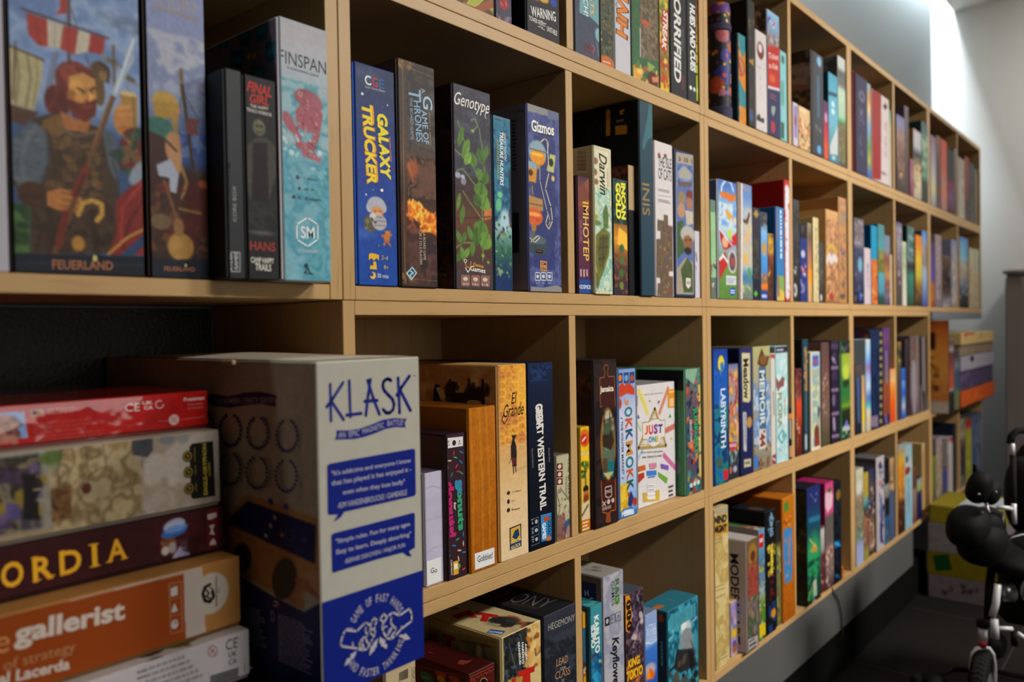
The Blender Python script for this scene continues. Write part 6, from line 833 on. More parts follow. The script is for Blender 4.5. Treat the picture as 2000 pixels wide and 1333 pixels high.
g('comic hero box with pink portrait and dark checkered foot', 196, 270, 850, 340, [('g', [(340, '5a6a98'), (400, 'a08a80'), (700, '9a7060'), (900, 'b89030'), (1000, '3a3c48'), (1180, '2f3038')]), ('b', 3, 70, 196, 400, 268, 960, .006, ['a85a40', 'c89070', '5a3038', 'c8a838', '7a90b8', 'a83a4a', 'd0a090']), ('p', [(196, 905), (255, 900), (256, 955), (200, 962)], 'a83448'), ('b', 5, 16, 200, 985, 266, 1040, .004, ['8aa0b8', '5a7a6a']), ('e', 212, 1105, 10, 26, 'a8683a', .2), ('e', 243, 1095, 14, 24, '9a94b0', .3), ('F', 1), ('T', 'MARVEL', 204, 930, 252, 926, 24, 'c8b8b8', .03)], Y=.002, edge='3a3a48', side=[('f', '2a2c3c')])
g('navy box with cream name panel reading down and brown bird', 272, 372, 750, 226, [('g', [(226, '2c3264'), (700, '262b58'), (1140, '20254c')]), ('n', .04, .01), ('p', [(292, 262), (350, 262), (354, 600), (340, 618), (300, 612)], 'b8b08a'), ('p', [(300, 685), (326, 688), (328, 970), (306, 966)], 'a8a8a8'), ('e', 346, 760, 18, 40, 'a8804a', .2), ('p', [(308, 1028), (358, 1020), (358, 1075), (310, 1086)], 'b4ac90'), ('F', 1), ('T', 'Meadow', 320, 300, 326, 590, 40, '2a2c34', .03), ('Q', 308, 700, 324, 960, '5a6080', 2, True), ('T', 'REBEL', 314, 1056, 354, 1050, 22, '4a4a44', .02)], Y=-.001, edge='20244a', tray='181c3c')
g('box with bronze leaf crest over blue panel reading down to 44', 373, 500, 700, 214, [('g', [(210, 'a0a070'), (420, '9a947a'), (700, '8a9aa4'), (900, '8a8c84'), (1110, '7a6a54')]), ('c', 375, 480, 500, 900, ['8a9aac', 'b0b4b4', '5a80b8', '8f8a7a'], .02, 3), ('p', [(435, 225), (460, 290), (490, 280), (475, 350), (440, 370), (405, 340), (415, 290)], '5a4028'), ('e', 445, 310, 26, 34, '7a5630', .3), ('p', [(414, 362), (466, 362), (468, 805), (418, 805)], '41627e'), ('p', [(416, 810), (466, 806), (468, 945), (418, 955)], 'b8b0a8'), ('b', 3, 40, 380, 900, 500, 1100, .005, ['6a4a34', '8a6a48', '5a3424', '9a8a6a']), ('p', [(383, 1005), (412, 1000), (412, 1090), (385, 1095)], '3f70b0'), ('F', 1), ('T', 'MEMOIR', 438, 385, 442, 785, 38, 'b8c0c4', .03), ('T', "'44", 440, 825, 444, 935, 42, '7a2c30', .04)], Y=-.001, edge='8a8464', tray='7a7660', top=[('f', '4a4438')])
g('slim white box with tiny vertical title and dark red foot', 501, 537, 800, 262, [('f', 'b8b4ac'), ('p', [(500, 270), (537, 274), (537, 300), (500, 300)], 'a84a44'), ('l', [(520, 550), (524, 700)], 12, '9a9088'), ('p', [(512, 1000), (538, 985), (540, 1056), (514, 1064)], '7a2c34'), ('l', [(520, 1020), (532, 1030)], 8, 'b8a8a8'), ('F', 1)], Y=-.001, edge='a8a49c')
g('icy white and aqua box with deer and gold lettering under dark band', 538, 627, 750, 212, [('g', [(212, '2c3048'), (255, '2c3048'), (262, 'a4bcbc'), (500, 'b0c0c0'), (900, '9abcc0'), (1055, '86b4b8')]), ('c', 540, 300, 628, 1040, ['a8bcbc', '94b8bc', 'b8c4c4'], .02, 3), ('p', [(540, 430), (560, 470), (585, 430), (600, 440), (596, 500), (570, 510), (555, 540), (542, 500)], '7a5450'), ('F', 1), ('Q', 545, 224, 606, 248, 'a8a8b4', 1), ('L', [(584, 818), (614, 858), (582, 912), (554, 866)], 5, '3a8a90', True), ('P', [(584, 830), (606, 860), (584, 890)], '4a9ca0'), ('T', 'FLORA', 566, 545, 570, 800, 30, '8a8450', .03), ('Q', 595, 590, 613, 755, '9a9470', 1, True), ('L', [(565, 950), (572, 970)], 5, '8a8a9a')], Y=-.001, edge='90b0b0')
g('tiny black box with orange band and salmon foot in the corner', 629, 655, 850, 660, [('f', '1c1c1e'), ('p', [(628, 700), (657, 700), (657, 735), (628, 738)], 'c87a28'), ('p', [(636, 930), (655, 925), (656, 1005), (638, 1015)], 'b08060'), ('l', [(642, 750), (644, 870)], 10, '9a9a98'), ('F', 1)], Y=-.001, edge='1a1a1c')

CELL('C', 3, 'K14')
g('maroon to fiery orange box with faces and vertical title', 674, 727, 800, 374, [('g', [(374, '5a2a34'), (560, '6a4038'), (620, 'b84828'), (700, 'b04424'), (850, '6a2c20'), (1000, '5a241c')]), ('b', 3, 20, 676, 420, 725, 600, .005, ['8a6a5a', '3a3030', 'b83c28']), ('b', 4, 20, 684, 720, 712, 930, .004, ['c0a890', '8a5a40']), ('F', 1)], Y=-.001, edge='4a2420')
g('dark teal box with tall ochre lettering', 733, 776, 700, 160, [('g', [(160, '26485a'), (500, '20343a'), (960, '223038')]), ('l', [(752, 240), (756, 520)], 18, 'b08a5a', .8), ('b', 3, 24, 742, 230, 766, 520, .004, ['7a5a3a', 'c89a60', '20343a']), ('l', [(756, 550), (758, 820)], 12, '3f5c6c'), ('l', [(756, 860), (757, 940)], 14, '98a4a8'), ('F', 1)], Y=-.002, edge='1c2c34', side=[('f', '1a1e20')])
g('cream bordered pale picture box with blue badge and little house', 790, 860, 700, 254, [('f', 'c4bca8'), ('p', [(797, 262), (856, 258), (856, 925), (802, 940)], '9aa8b0'), ('c', 800, 380, 856, 860, ['a8b0b0', 'c0b878', '7a98a8', '9a9a80'], .014, 3), ('p', [(804, 285), (845, 280), (846, 355), (806, 360)], '3a60a8'), ('e', 826, 322, 10, 22, 'a84a48', .3), ('e', 834, 830, 18, 50, '6a4030', .3), ('p', [(816, 850), (852, 840), (856, 925), (816, 935)], '7a3c28'), ('p', [(840, 640), (856, 660), (850, 740), (838, 700)], '2c4c60'), ('F', 1)], Y=-.002, edge='b4ac98')
g('dusky brown and pink box with faint tall letters', 870, 928, 700, 183, [('g', [(180, '5c4644'), (400, '6a4e48'), (700, '6f5a50'), (930, '4a4630')]), ('b', 3, 26, 876, 410, 920, 700, .005, ['a8907c', '6a4e48', '8a7060']), ('l', [(925, 190), (932, 930)], 5, '8a7e78'), ('F', 1)], Y=.004, edge='4a3834', side=[('f', '6a4e48')])
g('deep purple box with four lilac stacked panels', 932, 998, 700, 172, [('f', '2c1f38'), ('b', 3, 10, 945, 260, 975, 330, .005, ['8a7c94']), ('l', [(936, 215), (980, 212)], 14, '4a3c58'), ('l', [(936, 370), (985, 365)], 8, '9a8aa0', .7), ('l', [(938, 530), (986, 524)], 8, '9a8aa0', .7), ('l', [(940, 700), (990, 692)], 8, '9a8aa0', .7), ('l', [(942, 862), (992, 852)], 8, '9a8aa0', .7), ('e', 958, 600, 10, 45, '6a5c78', .4), ('l', [(958, 740), (962, 800)], 16, '8a8094'), ('e', 962, 420, 18, 40, '3f2f4c', .3), ('F', 1)], Y=-.001, edge='221a2c')
g('black box with glowing green landscape window', 1003, 1082, 700, 172, [('g', [(165, '1f2c2c'), (260, '26302c'), (268, '8a9a3a'), (380, '8a9c40'), (440, '4a7a38'), (520, '2f6a44'), (600, '3f7030'), (640, '6a8a2c'), (680, '26301c'), (880, '161c18')]), ('p', [(1003, 160), (1014, 160), (1018, 890), (1003, 895)], '2c5a38'), ('e', 1045, 400, 22, 60, 'a8b048', .5), ('e', 1045, 480, 24, 30, '26401f', .3), ('b', 3, 20, 1012, 200, 1075, 250, .006, ['6a6c6a', '2c302e']), ('p', [(1030, 795), (1050, 735), (1066, 790)], '6a6aa8'), ('l', [(1026, 806), (1068, 798)], 12, '9a9ca8'), ('b', 5, 26, 1018, 820, 1076, 880, .005, ['6aa070', '3a5a40', '8ab088']), ('F', 1)], Y=-.002, edge='162018')

CELL('C', 4, 'K18')
g('dusty brown box over dark blue with pale small letters, at left corner', 145, 206, 900, 545, [('g', [(540, '5a4c48'), (640, '4a4448'), (700, '2f3a58'), (1000, '2a3048'), (1190, '201e2c')]), ('l', [(172, 680), (180, 1060)], 14, '5a78a0', .7), ('F', 1)], Y=.001, edge='2c2c3c', side=[('f', '7a6a60')])
g('thin bright yellow footed slim box', 207, 234, 900, 640, [('g', [(640, '9a8c6a'), (800, 'b88a6a'), (910, 'c0a83c'), (1050, 'c8b020'), (1110, 'b0a890'), (1170, 'b8a058')])], Y=.001, edge='a8942c')
g('white sky coloured slim box standing before the large navy gold one', 236, 288, 800, 302, [('g', [(302, 'b0b4b8'), (420, '8ab0c8'), (520, '6a8ac8'), (560, '8a6a8a'), (640, '8a9cc8'), (740, 'a8b8c8'), (850, '4a6aa8'), (920, '5aa8a8'), (960, 'b8b0a0'), (1150, 'a89a84')])], Y=-.003, edge='9aa8b4')
g('large navy box with gold square tokens marching down its edge', 290, 400, 700, 212, [('f', '14264a'), ('c', 290, 220, 365, 1140, ['14264a', '1c3258', '10203c'], .02, 2), ('p', [(365, 190), (405, 190), (410, 1140), (368, 1145)], '262430')]+[('p', [(372, 240+i*73), (392, 236+i*73), (393, 272+i*73), (373, 276+i*73)], '8a8450') for i in range(12)]+[('F', 1), ('p', [(275, 1015), (355, 1005), (356, 1108), (280, 1115)], '7a6a78')], Y=-.003, edge='14203c', side=[('f', '182c54'), ('b', 3, 20, 150, 215, 350, 300, .02, ['5a2430', '8a7440', '14264a'])], top=[('f', '2c2a34')])
g('violet and plum box with white letters and rust foot', 404, 466, 700, 196, [('g', [(196, '5a3c7a'), (300, '6a4468'), (450, '4a3468'), (650, '5a444c'), (720, '8a4a30'), (980, '7a4030'), (1020, '3a2450'), (1120, '3a2850')]), ('l', [(434, 430), (438, 690)], 16, '8a848c', .7), ('l', [(428, 1010), (438, 1080)], 14, '8a84a8', .6), ('F', 1)], Y=-.002, edge='32244a')
g('cream to vivid orange slanted box beside the plum box', 470, 520, 850, 580, [('g', [(580, 'b8905a'), (680, 'c8a070'), (780, 'c87828'), (900, 'c85a1c'), (1080, 'b84c1c')])], Y=.0, edge='a85824')
CELL('C', 5, 'K18')
g('olive edged dark box at the beginning of its compartment', 536, 574, 700, 325, [('g', [(325, '8a7830'), (420, '3a3a30'), (560, '5a5434'), (700, '4a4244'), (1040, '3a3c50')]), ('b', 3, 14, 540, 360, 574, 560, .006, ['9a8838', '2c2c2c'])], Y=.0, edge='3a3628')
g('bright blue slim box with white logo foot', 576, 610, 800, 572, [('g', [(572, '2f62b8'), (680, '2c5cb0'), (700, '6a90c8'), (800, '2c5cb0'), (920, 'a8acb4'), (1000, '3a62a8'), (1035, '2c52a0')])], Y=-.001, edge='284c90')
g('dark slate box recessed behind the blue slim one', 612, 642, 700, 300, [('g', [(300, '4a3c44'), (560, '3a3034'), (1010, '3c3440')])], Y=.004, edge='3a3038', side=[('f', '4a3c48')])
g('pale grey box with silver letters reading down', 646, 738, 700, 270, [('g', [(270, '5f5450'), (500, '6a5c58'), (800, '6f6468'), (950, '4a3034'), (1000, '4a3c3c')]), ('l', [(690, 570), (696, 930)], 36, '8f8890', .8), ('l', [(722, 290), (730, 980)], 18, '7f7474', .7), ('b', 3, 20, 660, 360, 712, 560, .008, ['8a8078', '7a3c34', '4a4440'])], Y=-.001, edge='54484a')
g('charcoal box with long light title column beside the upright', 742, 812, 700, 276, [('g', [(276, '3a3036'), (760, '332a2e'), (980, '4a4244')]), ('l', [(778, 300), (784, 740)], 26, '8a8482', .75), ('l', [(758, 760), (768, 960)], 20, '6a6464', .8), ('l', [(798, 780), (804, 950)], 14, '5f5a5c', .8)], Y=-.001, edge='2c2428')

# ================================================================ bottom row
CELL('D', 0, 'K10')
g('cream box printed with a barcode, half hidden below the tall white box', -170, 40, 800, 790, [('f', 'b0a082'), *[('P', [(-70+i*4.3, 850-i*2.2), (-70+i*4.3+1.5+i % 2, 850-i*2.2), (-70+i*4.3+1.5+i % 2, 905-i*1.6), (-70+i*4.3, 905-i*1.6)], '2a2622') for i in range(14)], ('L', [(14, 820), (34, 812), (36, 900), (16, 905)], 1.5, '6a5a48', True), ('L', [(22, 830), (28, 850), (20, 865), (30, 885)], 2, '3a3028')], Y=-.002, edge='a09072')
g('small dark red box with framed animal portraits', 377, 556, 900, 868, [('f', '561c1a'), ('n', .06, .01), ('b', 3, 10, 380, 830, 556, 910, .004, ['6a2a20', '4a1614']), ('L', [(385, 882), (400, 875), (480, 838), (545, 806)], 2, 'a05a34'), *[('L', [(395+i*28, 905-i*13), (405+i*28, 885-i*13), (420+i*28, 890-i*13), (412+i*28, 900-i*13)], 2, '9a5430') for i in range(6)], ('E', 480, 905, 22, 20, '1a1616'), ('L', [(458, 915), (465, 890), (490, 882), (505, 900)], 3, 'b89068')], Y=-.003, edge='4a1614', side=[('f', '561e1a'), ('L', [(60, 808), (365, 880), (365, 920)], 2, 'a05a34'), ('L', [(60, 808), (60, 920)], 2, 'a05a34'), ('E', 110, 880, 42, 34, '3f6a50'), ('E', 205, 860, 34, 20, 'a83c24'), ('E', 205, 890, 26, 20, 'b88030'), ('E', 290, 890, 34, 20, 'a83c24'), ('Q', 85, 865, 135, 900, '8aa880', 3)], top=[('f', '401412'), ('Q', 105, 711, 170, 727, '8a3424', 1), ('P', [(310, 790), (330, 765), (375, 770), (410, 765), (385, 785), (345, 800)], '7a3a30'), ('P', [(330, 765), (385, 760), (375, 772)], '1c1a1a')], tray='3c1210')
g('cream bordered box with torn painting and huge red letters', 592, 856, 700, 628, [('f', 'c0ad7c'), ('p', [(610, 648), (760, 600), (775, 700), (770, 830), (700, 870), (690, 960), (610, 960), (622, 800)], '2c3438'), ('c', 612, 610, 770, 960, ['2c3438', '4a5258', '1c2024', '3a3a34'], .012, 3), ('b', 4, 40, 760, 560, 845, 790, .006, ['a8682c', '6a4a28', 'c8a060', '8a5420', 'd0b880']), ('p', [(640, 900), (740, 860), (730, 960), (640, 960)], 'a8843c'), ('l', [(648, 660), (690, 820)], 3, '9ab0c0', .7), ('l', [(720, 600), (760, 820)], 3, 'c0b8a0', .6), ('F', 1), ('T', 'ASGER', 756, 655, 760, 770, 11, 'd8d4cc', .03, .1), ('T', 'HARDING', 735, 650, 740, 792, 13, 'd8d4cc', .03, .1), ('T', 'GRANERUD', 710, 648, 720, 796, 13, 'd8d4cc', .03, .1), ('P', [(705, 842), (815, 803), (812, 842), (785, 852), (788, 960), (742, 960), (738, 868), (706, 878)], 'b02a20'), ('P', [(665, 890), (690, 882), (690, 905), (665, 912)], 'b02a20')], Y=-.001, edge='b8a676', tray='a09060',
  side=[('f', 'b8a676'), ('p', [(112, 560), (560, 640), (560, 940), (112, 900)], 'a08c5c'), ('c', 115, 560, 560, 900, ['a08c5c', '8a8468', '5a6458', 'b8a070'], .05, 2), ('P', [(130, 690), (150, 585), (180, 590), (200, 700), (180, 698), (172, 670), (150, 666), (148, 694)], '8a1f1a'), ('P', [(215, 595), (300, 612), (298, 640), (272, 636), (270, 715), (240, 708), (240, 630), (216, 625)], '8a1f1a'), ('T', 'DANIEL SKJOLD PEDERSEN', 330, 640, 535, 685, 18, '3a342c', .02)],
  top=[('f', 'b0a07a'), ('c', 110, 405, 840, 600, ['8a7c60', 'b0a07a', '5a6058', '8a9a6a'], .06, 5), ('b', 3, 20, 600, 480, 840, 590, .012, ['3a4044', '26282a', '8a4a2a']), ('P', [(265, 480), (390, 440), (440, 490), (400, 492), (380, 475), (330, 488), (320, 500)], 'a02820'), ('P', [(430, 450), (580, 475), (570, 492), (520, 486), (500, 520), (455, 512), (475, 478), (428, 470)], 'a02820'), ('P', [(500, 590), (530, 566), (625, 580), (600, 602)], '24508a'), ('T', 'DAYS OF WONDER', 520, 582, 605, 592, 12, 'c8d0d8', .02), ('P', [(270, 430), (300, 425), (330, 432), (280, 440)], 'a02820')])
g('large charcoal box lettered in thin silver and copper capitals', 868, 1101, 700, 490, [('g', [(400, '3a3c46'), (700, '32343e'), (960, '282a32')]), ('c', 870, 640, 1105, 960, ['32343e', '26282e', '3c3e48'], .014, 3), ('b', 4, 24, 880, 760, 950, 950, .006, ['2a2c34', '24262c']), ('T', 'HEGEMONY', 902, 556, 1076, 486, 44, '9a968e', .0), ('T', 'LEAD', 956, 785, 1030, 756, 48, 'a8825c', .0), ('T', 'YOUR', 976, 828, 1016, 812, 22, 'a8a49c', .0), ('T', 'CLASS', 948, 872, 1044, 832, 50, 'a8825c', .0), ('T', 'TO', 986, 905, 1006, 896, 20, 'a8a49c', .0)], Y=-.001, edge='2a2c34', tray='202228', side=[('f', '2a2a2e')], top=[('f', '26262a'), ('T', 'HEGEMONY', 330, 290, 925, 402, 60, '6a6660', -.01), ('T', 'LEAD YOUR CLASS TO VICTORY', 400, 350, 840, 432, 14, '5a4a30')])

CELL('D', 1, 'K10')
g('yellow edged low box tucked beside the divider', 1127, 1150, 700, 460, [('f', 'b88a28'), ('p', [(1120, 560), (1152, 560), (1152, 800), (1120, 800)], '2c5a78'), ('b', 3, 10, 1128, 800, 1150, 900, .005, ['8a3a28', '3a3430', 'a8a094'])], Y=.006, edge='7a5a24', top=[('f', 'a88a3c')])
g('aqua box with white bold title above a blue rhinoceros beetle', 1156, 1254, 650, 434, [('g', [(430, '3f8a94'), (700, '3a7c8c'), (910, '2c6a84')]), ('n', .08, .008), ('b', 4, 36, 1160, 740, 1252, 910, .006, ['1f5a84', '2f7aa8', '184468', '3a98b8']), ('l', [(1165, 830), (1210, 800), (1248, 860)], 8, '1f5a84'), ('e', 1182, 750, 16, 20, '8a3040', .3), ('e', 1238, 775, 5, 8, 'c8b040', .3), ('l', [(1160, 640), (1185, 720), (1200, 780)], 4, '2c5a60'), ('F', 1), ('T', 'KABUTO', 1214, 476, 1224, 720, 30, 'c8d0cc', .05), ('T', 'SUMO', 1190, 538, 1196, 688, 28, 'c8d0cc', .05)], Y=-.001, edge='2f6c78', side=[('f', '3a5a58')], top=[('f', '3c8288'), ('b', 3, 16, 1140, 380, 1240, 430, .01, ['2c5a5c', '4a9a9c'])])
g('tall pale silver box with calligraphic black title running down', 1256, 1396, 600, 232, [('g', [(170, '9a98a0'), (400, '90909c'), (560, '8f92a4'), (910, '8a8ca2')]), ('c', 1260, 180, 1396, 910, ['9a98a2', '8a8c9c', 'a4a2a8'], .03, 3), ('T', 'R&D', 1350, 238, 1352, 402, 26, '4a6a34', .03), ('T', 'GAMES', 1322, 252, 1326, 412, 22, '4f5a4a', .01), ('e', 1352, 385, 14, 24, '6a9a48', .1), ('P', [(1270, 492), (1302, 482), (1302, 538), (1272, 550)], '2c2c30'), ('L', [(1306, 478), (1336, 466), (1336, 520), (1308, 530)], 2, '2c2c30', True), ('L', [(1340, 462), (1374, 450), (1374, 505), (1341, 516)], 2, '2c2c30', True), ('T', '2-6', 1315, 505, 1316, 488, 12, '2c2c30', .02), ('E', 1286, 514, 8, 16, 'a8a8ac'), ('T', '120', 1358, 492, 1358, 470, 12, '2c2c30', .02), ('T', 'Keyflower', 1334, 615, 1340, 960, 54, '24242a', .03, .3)], Y=-.0005, edge='84828c', side=[('f', '6a5a50'), ('n', .08, .02), ('P', [(1120, 250), (1215, 270), (1215, 420), (1120, 420)], '1f2a5a'), ('T', 'H', 1140, 330, 1165, 332, 36, '9ab0c8', .03), ('T', 'S', 1172, 375, 1200, 378, 36, '9ab0c8', .03), ('L', [(1120, 225), (1245, 240), (1245, 380)], 2, '3a2c24')], top=[('f', '8c8880'), ('T', 'R&D', 1190, 160, 1240, 168, 14, '4a5a48', .02), ('T', 'GAMES', 1140, 178, 1250, 186, 14, '5a6460', .01)])
g('monster box in dark purple with orange icon strip and yellow title', 1400, 1526, 600, 350, [('g', [(320, '4a4250'), (500, '4a3c44'), (700, '3a2c34'), (910, '2c2028')]), ('c', 1402, 340, 1526, 910, ['3a2c38', '5a4a58', '241c24', '6a5a60'], .012, 3), ('l', [(1480, 350), (1510, 470), (1480, 560)], 10, '8a849a', .8), ('b', 4, 24, 1440, 400, 1524, 640, .006, ['b8a8a8', '6a5a78', '2a2430', '8a7a84']), ('b', 5, 26, 1402, 800, 1526, 910, .006, ['8a4a28', 'b86a2c', '5a3020']), ('F', 1), ('P', [(1402, 350), (1430, 345), (1440, 380), (1446, 540), (1430, 590), (1404, 580)], 'c88420'), ('E', 1425, 408, 16, 34, '2a1c10'), ('E', 1428, 476, 16, 34, '2a1c10'), ('E', 1430, 545, 16, 34, '2a1c10'), ('L', [(1418, 408), (1432, 400)], 4, 'd0a048'), ('L', [(1420, 478), (1434, 470)], 4, 'd0a048'), ('L', [(1422, 548), (1436, 538)], 4, 'd0a048'), ('T', 'KING', 1422, 800, 1496, 762, 64, '7a2a18', .08), ('T', 'KING', 1422, 798, 1496, 760, 56, 'd0a828', .05), ('T', 'OF', 1450, 840, 1476, 828, 26, 'd0a828', .05), ('T', 'TOKYO', 1410, 880, 1518, 826, 76, '7a2a18', .08), ('T', 'TOKYO', 1411, 878, 1516, 824, 66, 'd0a828', .05)], Y=-.001, edge='3a2c38', side=[('f', '7a5020'), ('b', 3, 16, 1390, 350, 1410, 500, .008, ['b07a20', '2c2420'])], top=[('f', '4a5058'), ('e', 1415, 345, 30, 10, 'a87a28')], tray='2a2024')
g('sky blue box with white script and origami orange bird near its foot', 1529, 1613, 650, 480, [('g', [(460, '8a9ab8'), (560, '7f94c0'), (640, 'a0b0cc'), (690, '3f74b8'), (790, '3868b0'), (910, '2c5ca8')]), ('e', 1560, 840, 40, 50, 'a8a0a8', .4), ('p', [(1540, 890), (1562, 818), (1600, 850), (1585, 890)], 'c86a20'), ('p', [(1562, 818), (1570, 890), (1545, 888)], 'e08a30'), ('l', [(1532, 655), (1575, 660), (1608, 635)], 4, 'c8d4e0'), ('F', 1), ('T', 'LITTLE', 1542, 560, 1602, 540, 34, 'c0cce0', .01), ('T', 'KITES', 1546, 596, 1604, 574, 36, 'c0cce0', .01)], Y=-.001, edge='7a8cb0', side=[('f', '6a7a98')], top=[('f', '6a7488')])
g('teal fantasy box with a white haired rider, turned slightly at right', 1676, 1880, 600, 456, [('g', [(350, '2f7a88'), (500, '3a8494'), (650, '2a6a80'), (800, '26404e'), (910, '242a30')]), ('c', 1680, 380, 1880, 900, ['2a7484', '4a9aa8', '1c5468', '3f8898'], .03, 3), ('e', 1800, 560, 34, 50, 'a8b4b8', .4), ('p', [(1755, 640), (1790, 560), (1830, 560), (1850, 640), (1835, 700), (1770, 720)], '7f8488'), ('e', 1785, 545, 18, 28, 'c8ccc8', .3), ('p', [(1740, 700), (1850, 690), (1870, 800), (1760, 850), (1720, 820)], '2c3034'), ('l', [(1690, 845), (1740, 790), (1760, 820)], 8, '1c2428'), ('l', [(1830, 640), (1860, 720), (1845, 780)], 7, '5a6064'), ('l', [(1690, 640), (1720, 600), (1710, 560)], 7, '9ad0d8', .6), ('l', [(1840, 520), (1865, 490)], 8, 'b0dce0', .6), ('b', 6, 20, 1690, 830, 1870, 905, .01, ['3a3430', '1c1e20', '5a4c40']), ('F', 2), ('Q', 1700, 442, 1865, 518, '4a8c98', 1)], Y=.004, edge='2a6674', side=[('f', '2f3c40'), ('p', [(1618, 468), (1645, 470), (1648, 520), (1618, 518)], 'a85a24'), ('Q', 1627, 640, 1657, 880, '5a8a98', 1, True)], top=[('f', '2f6a78'), ('p', [(1570, 430), (1620, 405), (1660, 412), (1610, 440)], 'a8622c'), ('Q', 1640, 365, 1760, 387, '3f8490', 1)], depth=.062)

CELL('D', 2, 'K15')
g('parchment box with bold black stacked capitals at its top', 84, 178, 700, 222, [('f', 'b09c68'), ('c', 80, 210, 185, 1240, ['b09c68', 'a48e58', 'bcaa7c'], .03, 3), ('p', [(75, 215), (180, 205), (180, 240), (75, 250)], '9a9280'), ('l', [(80, 395), (120, 385)], 4, '8a7a54'), ('l', [(80, 415), (135, 402)], 4, '8a7a54'), ('l', [(82, 440), (125, 428)], 4, '8a7a54'), ('l', [(92, 720), (145, 700)], 4, '94845c'), ('l', [(92, 745), (150, 725)], 4, '94845c'), ('l', [(96, 790), (152, 765)], 4, '94845c'), ('l', [(120, 1165), (160, 1140)], 4, '94845c'), ('l', [(120, 1185), (168, 1160)], 4, '94845c'), ('p', [(88, 1190), (96, 1186), (97, 1228), (90, 1232)], '5a3028'), ('p', [(76, 318), (170, 300), (170, 370), (78, 392)], 'b08838'), ('T', 'MIND', 82, 290, 162, 272, 50, '2a2620', .06), ('T', 'MGMT', 82, 352, 164, 333, 50, '2a2620', .06)], Y=.004, edge='a08e60', top=[('f', 'a89a74')])
g('little lilac box with yellow and violet figures against the parchment one', 186, 236, 950, 826, [('g', [(800, 'b09a90'), (850, '8a7aa0'), (950, '9a8aa8'), (1020, 'b0a040'), (1050, '9a8aa0'), (1150, 'a89ab0')]), ('e', 212, 1010, 14, 26, 'c0a428', .2), ('e', 214, 1110, 14, 34, '8a5a40', .3), ('e', 212, 1080, 12, 18, '5a4a8a', .3), ('b', 3, 20, 190, 840, 234, 980, .005, ['6a5a9a', 'b0a0b0', 'a87a6a', '5a7aa0'])], Y=.01, edge='9a8a9c', side=[('f', '8a7a8a')], top=[('f', 'b89868')], depth=.1)
g('silver sided box with black title across its side and painted woman spine', 290, 368, 800, 428, [('g', [(420, '6a5438'), (700, '7a4438'), (900, '6a5a48'), (1010, '6a6a4a'), (1160, '6a6460')]), ('e', 330, 510, 28, 70, '8a6a34', .2), ('e', 332, 520, 14, 34, '5a3428', .2), ('p', [(300, 600), (330, 560), (362, 590), (366, 760), (340, 840), (305, 800)], '8a4438'), ('c', 300, 800, 368, 1060, ['5a6a48', '8a7058', '6a5a70', '3f5a3a'], .01, 3), ('b', 3, 30, 300, 560, 366, 1020, .004, ['6a3028', '8a5a44', '5a4a34']), ('F', 1), ('P', [(302, 1060), (362, 1030), (364, 1098), (304, 1135)], '9a9694'), ('Q', 308, 1062, 356, 1110, '4a4644', 3), ('T', 'EAGLE', 312, 1100, 356, 1074, 14, '2a2828', .03), ('p', [(282, 430), (296, 426), (298, 1160), (286, 1165)], '8a8078')], Y=-.012, edge='7a6e66', tray='a0948c', side=[('f', 'b4aaa8'), ('n', .03, .02), ('T', 'MODERN ART', 212, 505, 224, 1085, 54, '2a2626', .02), ('L', [(190, 820), (228, 800)], 6, 'a87a48')], top=[('f', 'a09a98')])
g('box with small red and white toy brick logo over leafy river scene', 368, 412, 700, 352, [('g', [(330, '5a8aa8'), (500, '5a7f98'), (600, '3f6484'), (740, '8a9aa0'), (820, '6a7a3a'), (900, '4a7a34'), (1000, '5a6a30'), (1060, '3a4a28')]), ('b', 3, 50, 368, 560, 412, 1050, .004, ['2f5a78', '8aa040', '3a6a34', 'b08a40', 'a8b0b4', '7a4a34']), ('p', [(368, 962), (412, 945), (414, 1020), (372, 1048)], 'c0a820'), ('F', 1), ('P', [(370, 380), (400, 368), (400, 458), (372, 470)], 'a82420'), ('T', 'LEGO', 376, 420, 396, 412, 26, 'd4c8c4', .05)], Y=-.004, edge='6a6a68', side=[('f', '8a8078'), ('p', [(180, 330), (360, 345), (360, 440), (180, 400)], '9a8c88')], top=[('f', '4a6a48'), ('b', 3, 12, 250, 320, 360, 345, .01, ['8a4a3a', 'a0a09a'])])
g('tall black box with yellow and red jagged lettering', 414, 482, 700, 236, [('f', '16161a'), ('b', 3, 20, 430, 250, 465, 380, .004, ['4a6a88', '7a90a0', '2a3a50']), ('b', 4, 34, 430, 450, 474, 630, .005, ['c0ac40', 'a8902c', 'b8a838']), ('b', 5, 20, 440, 640, 472, 780, .004, ['7a1c20', '5a1418']), ('c', 435, 830, 480, 1000, ['1c3468', '24427c', '16161a'], .01, 2), ('e', 465, 885, 14, 30, 'b8802c', .4), ('F', 1), ('T', 'KING', 450, 260, 453, 390, 20, '7a94a4', .04), ('Q', 439, 452, 469, 628, 'c4b040', 1, True)], Y=-.004, edge='121214', top=[('f', '1a1c24'), ('e', 350, 212, 40, 12, '4a3c28')], side=[('f', '0e0e10')], tray='0c0c0e')
g('muddy green slim box just before the orange one', 484, 516, 800, 300, [('g', [(200, '26262c'), (420, '2c2a28'), (470, '7a8048'), (600, '6a6a48'), (960, '6a6038')]), ('b', 3, 20, 486, 460, 516, 940, .005, ['8a9048', 'a0986a', '4a4a38'])], Y=.0, edge='3a3a38', top=[('f', '2c2e3a')])
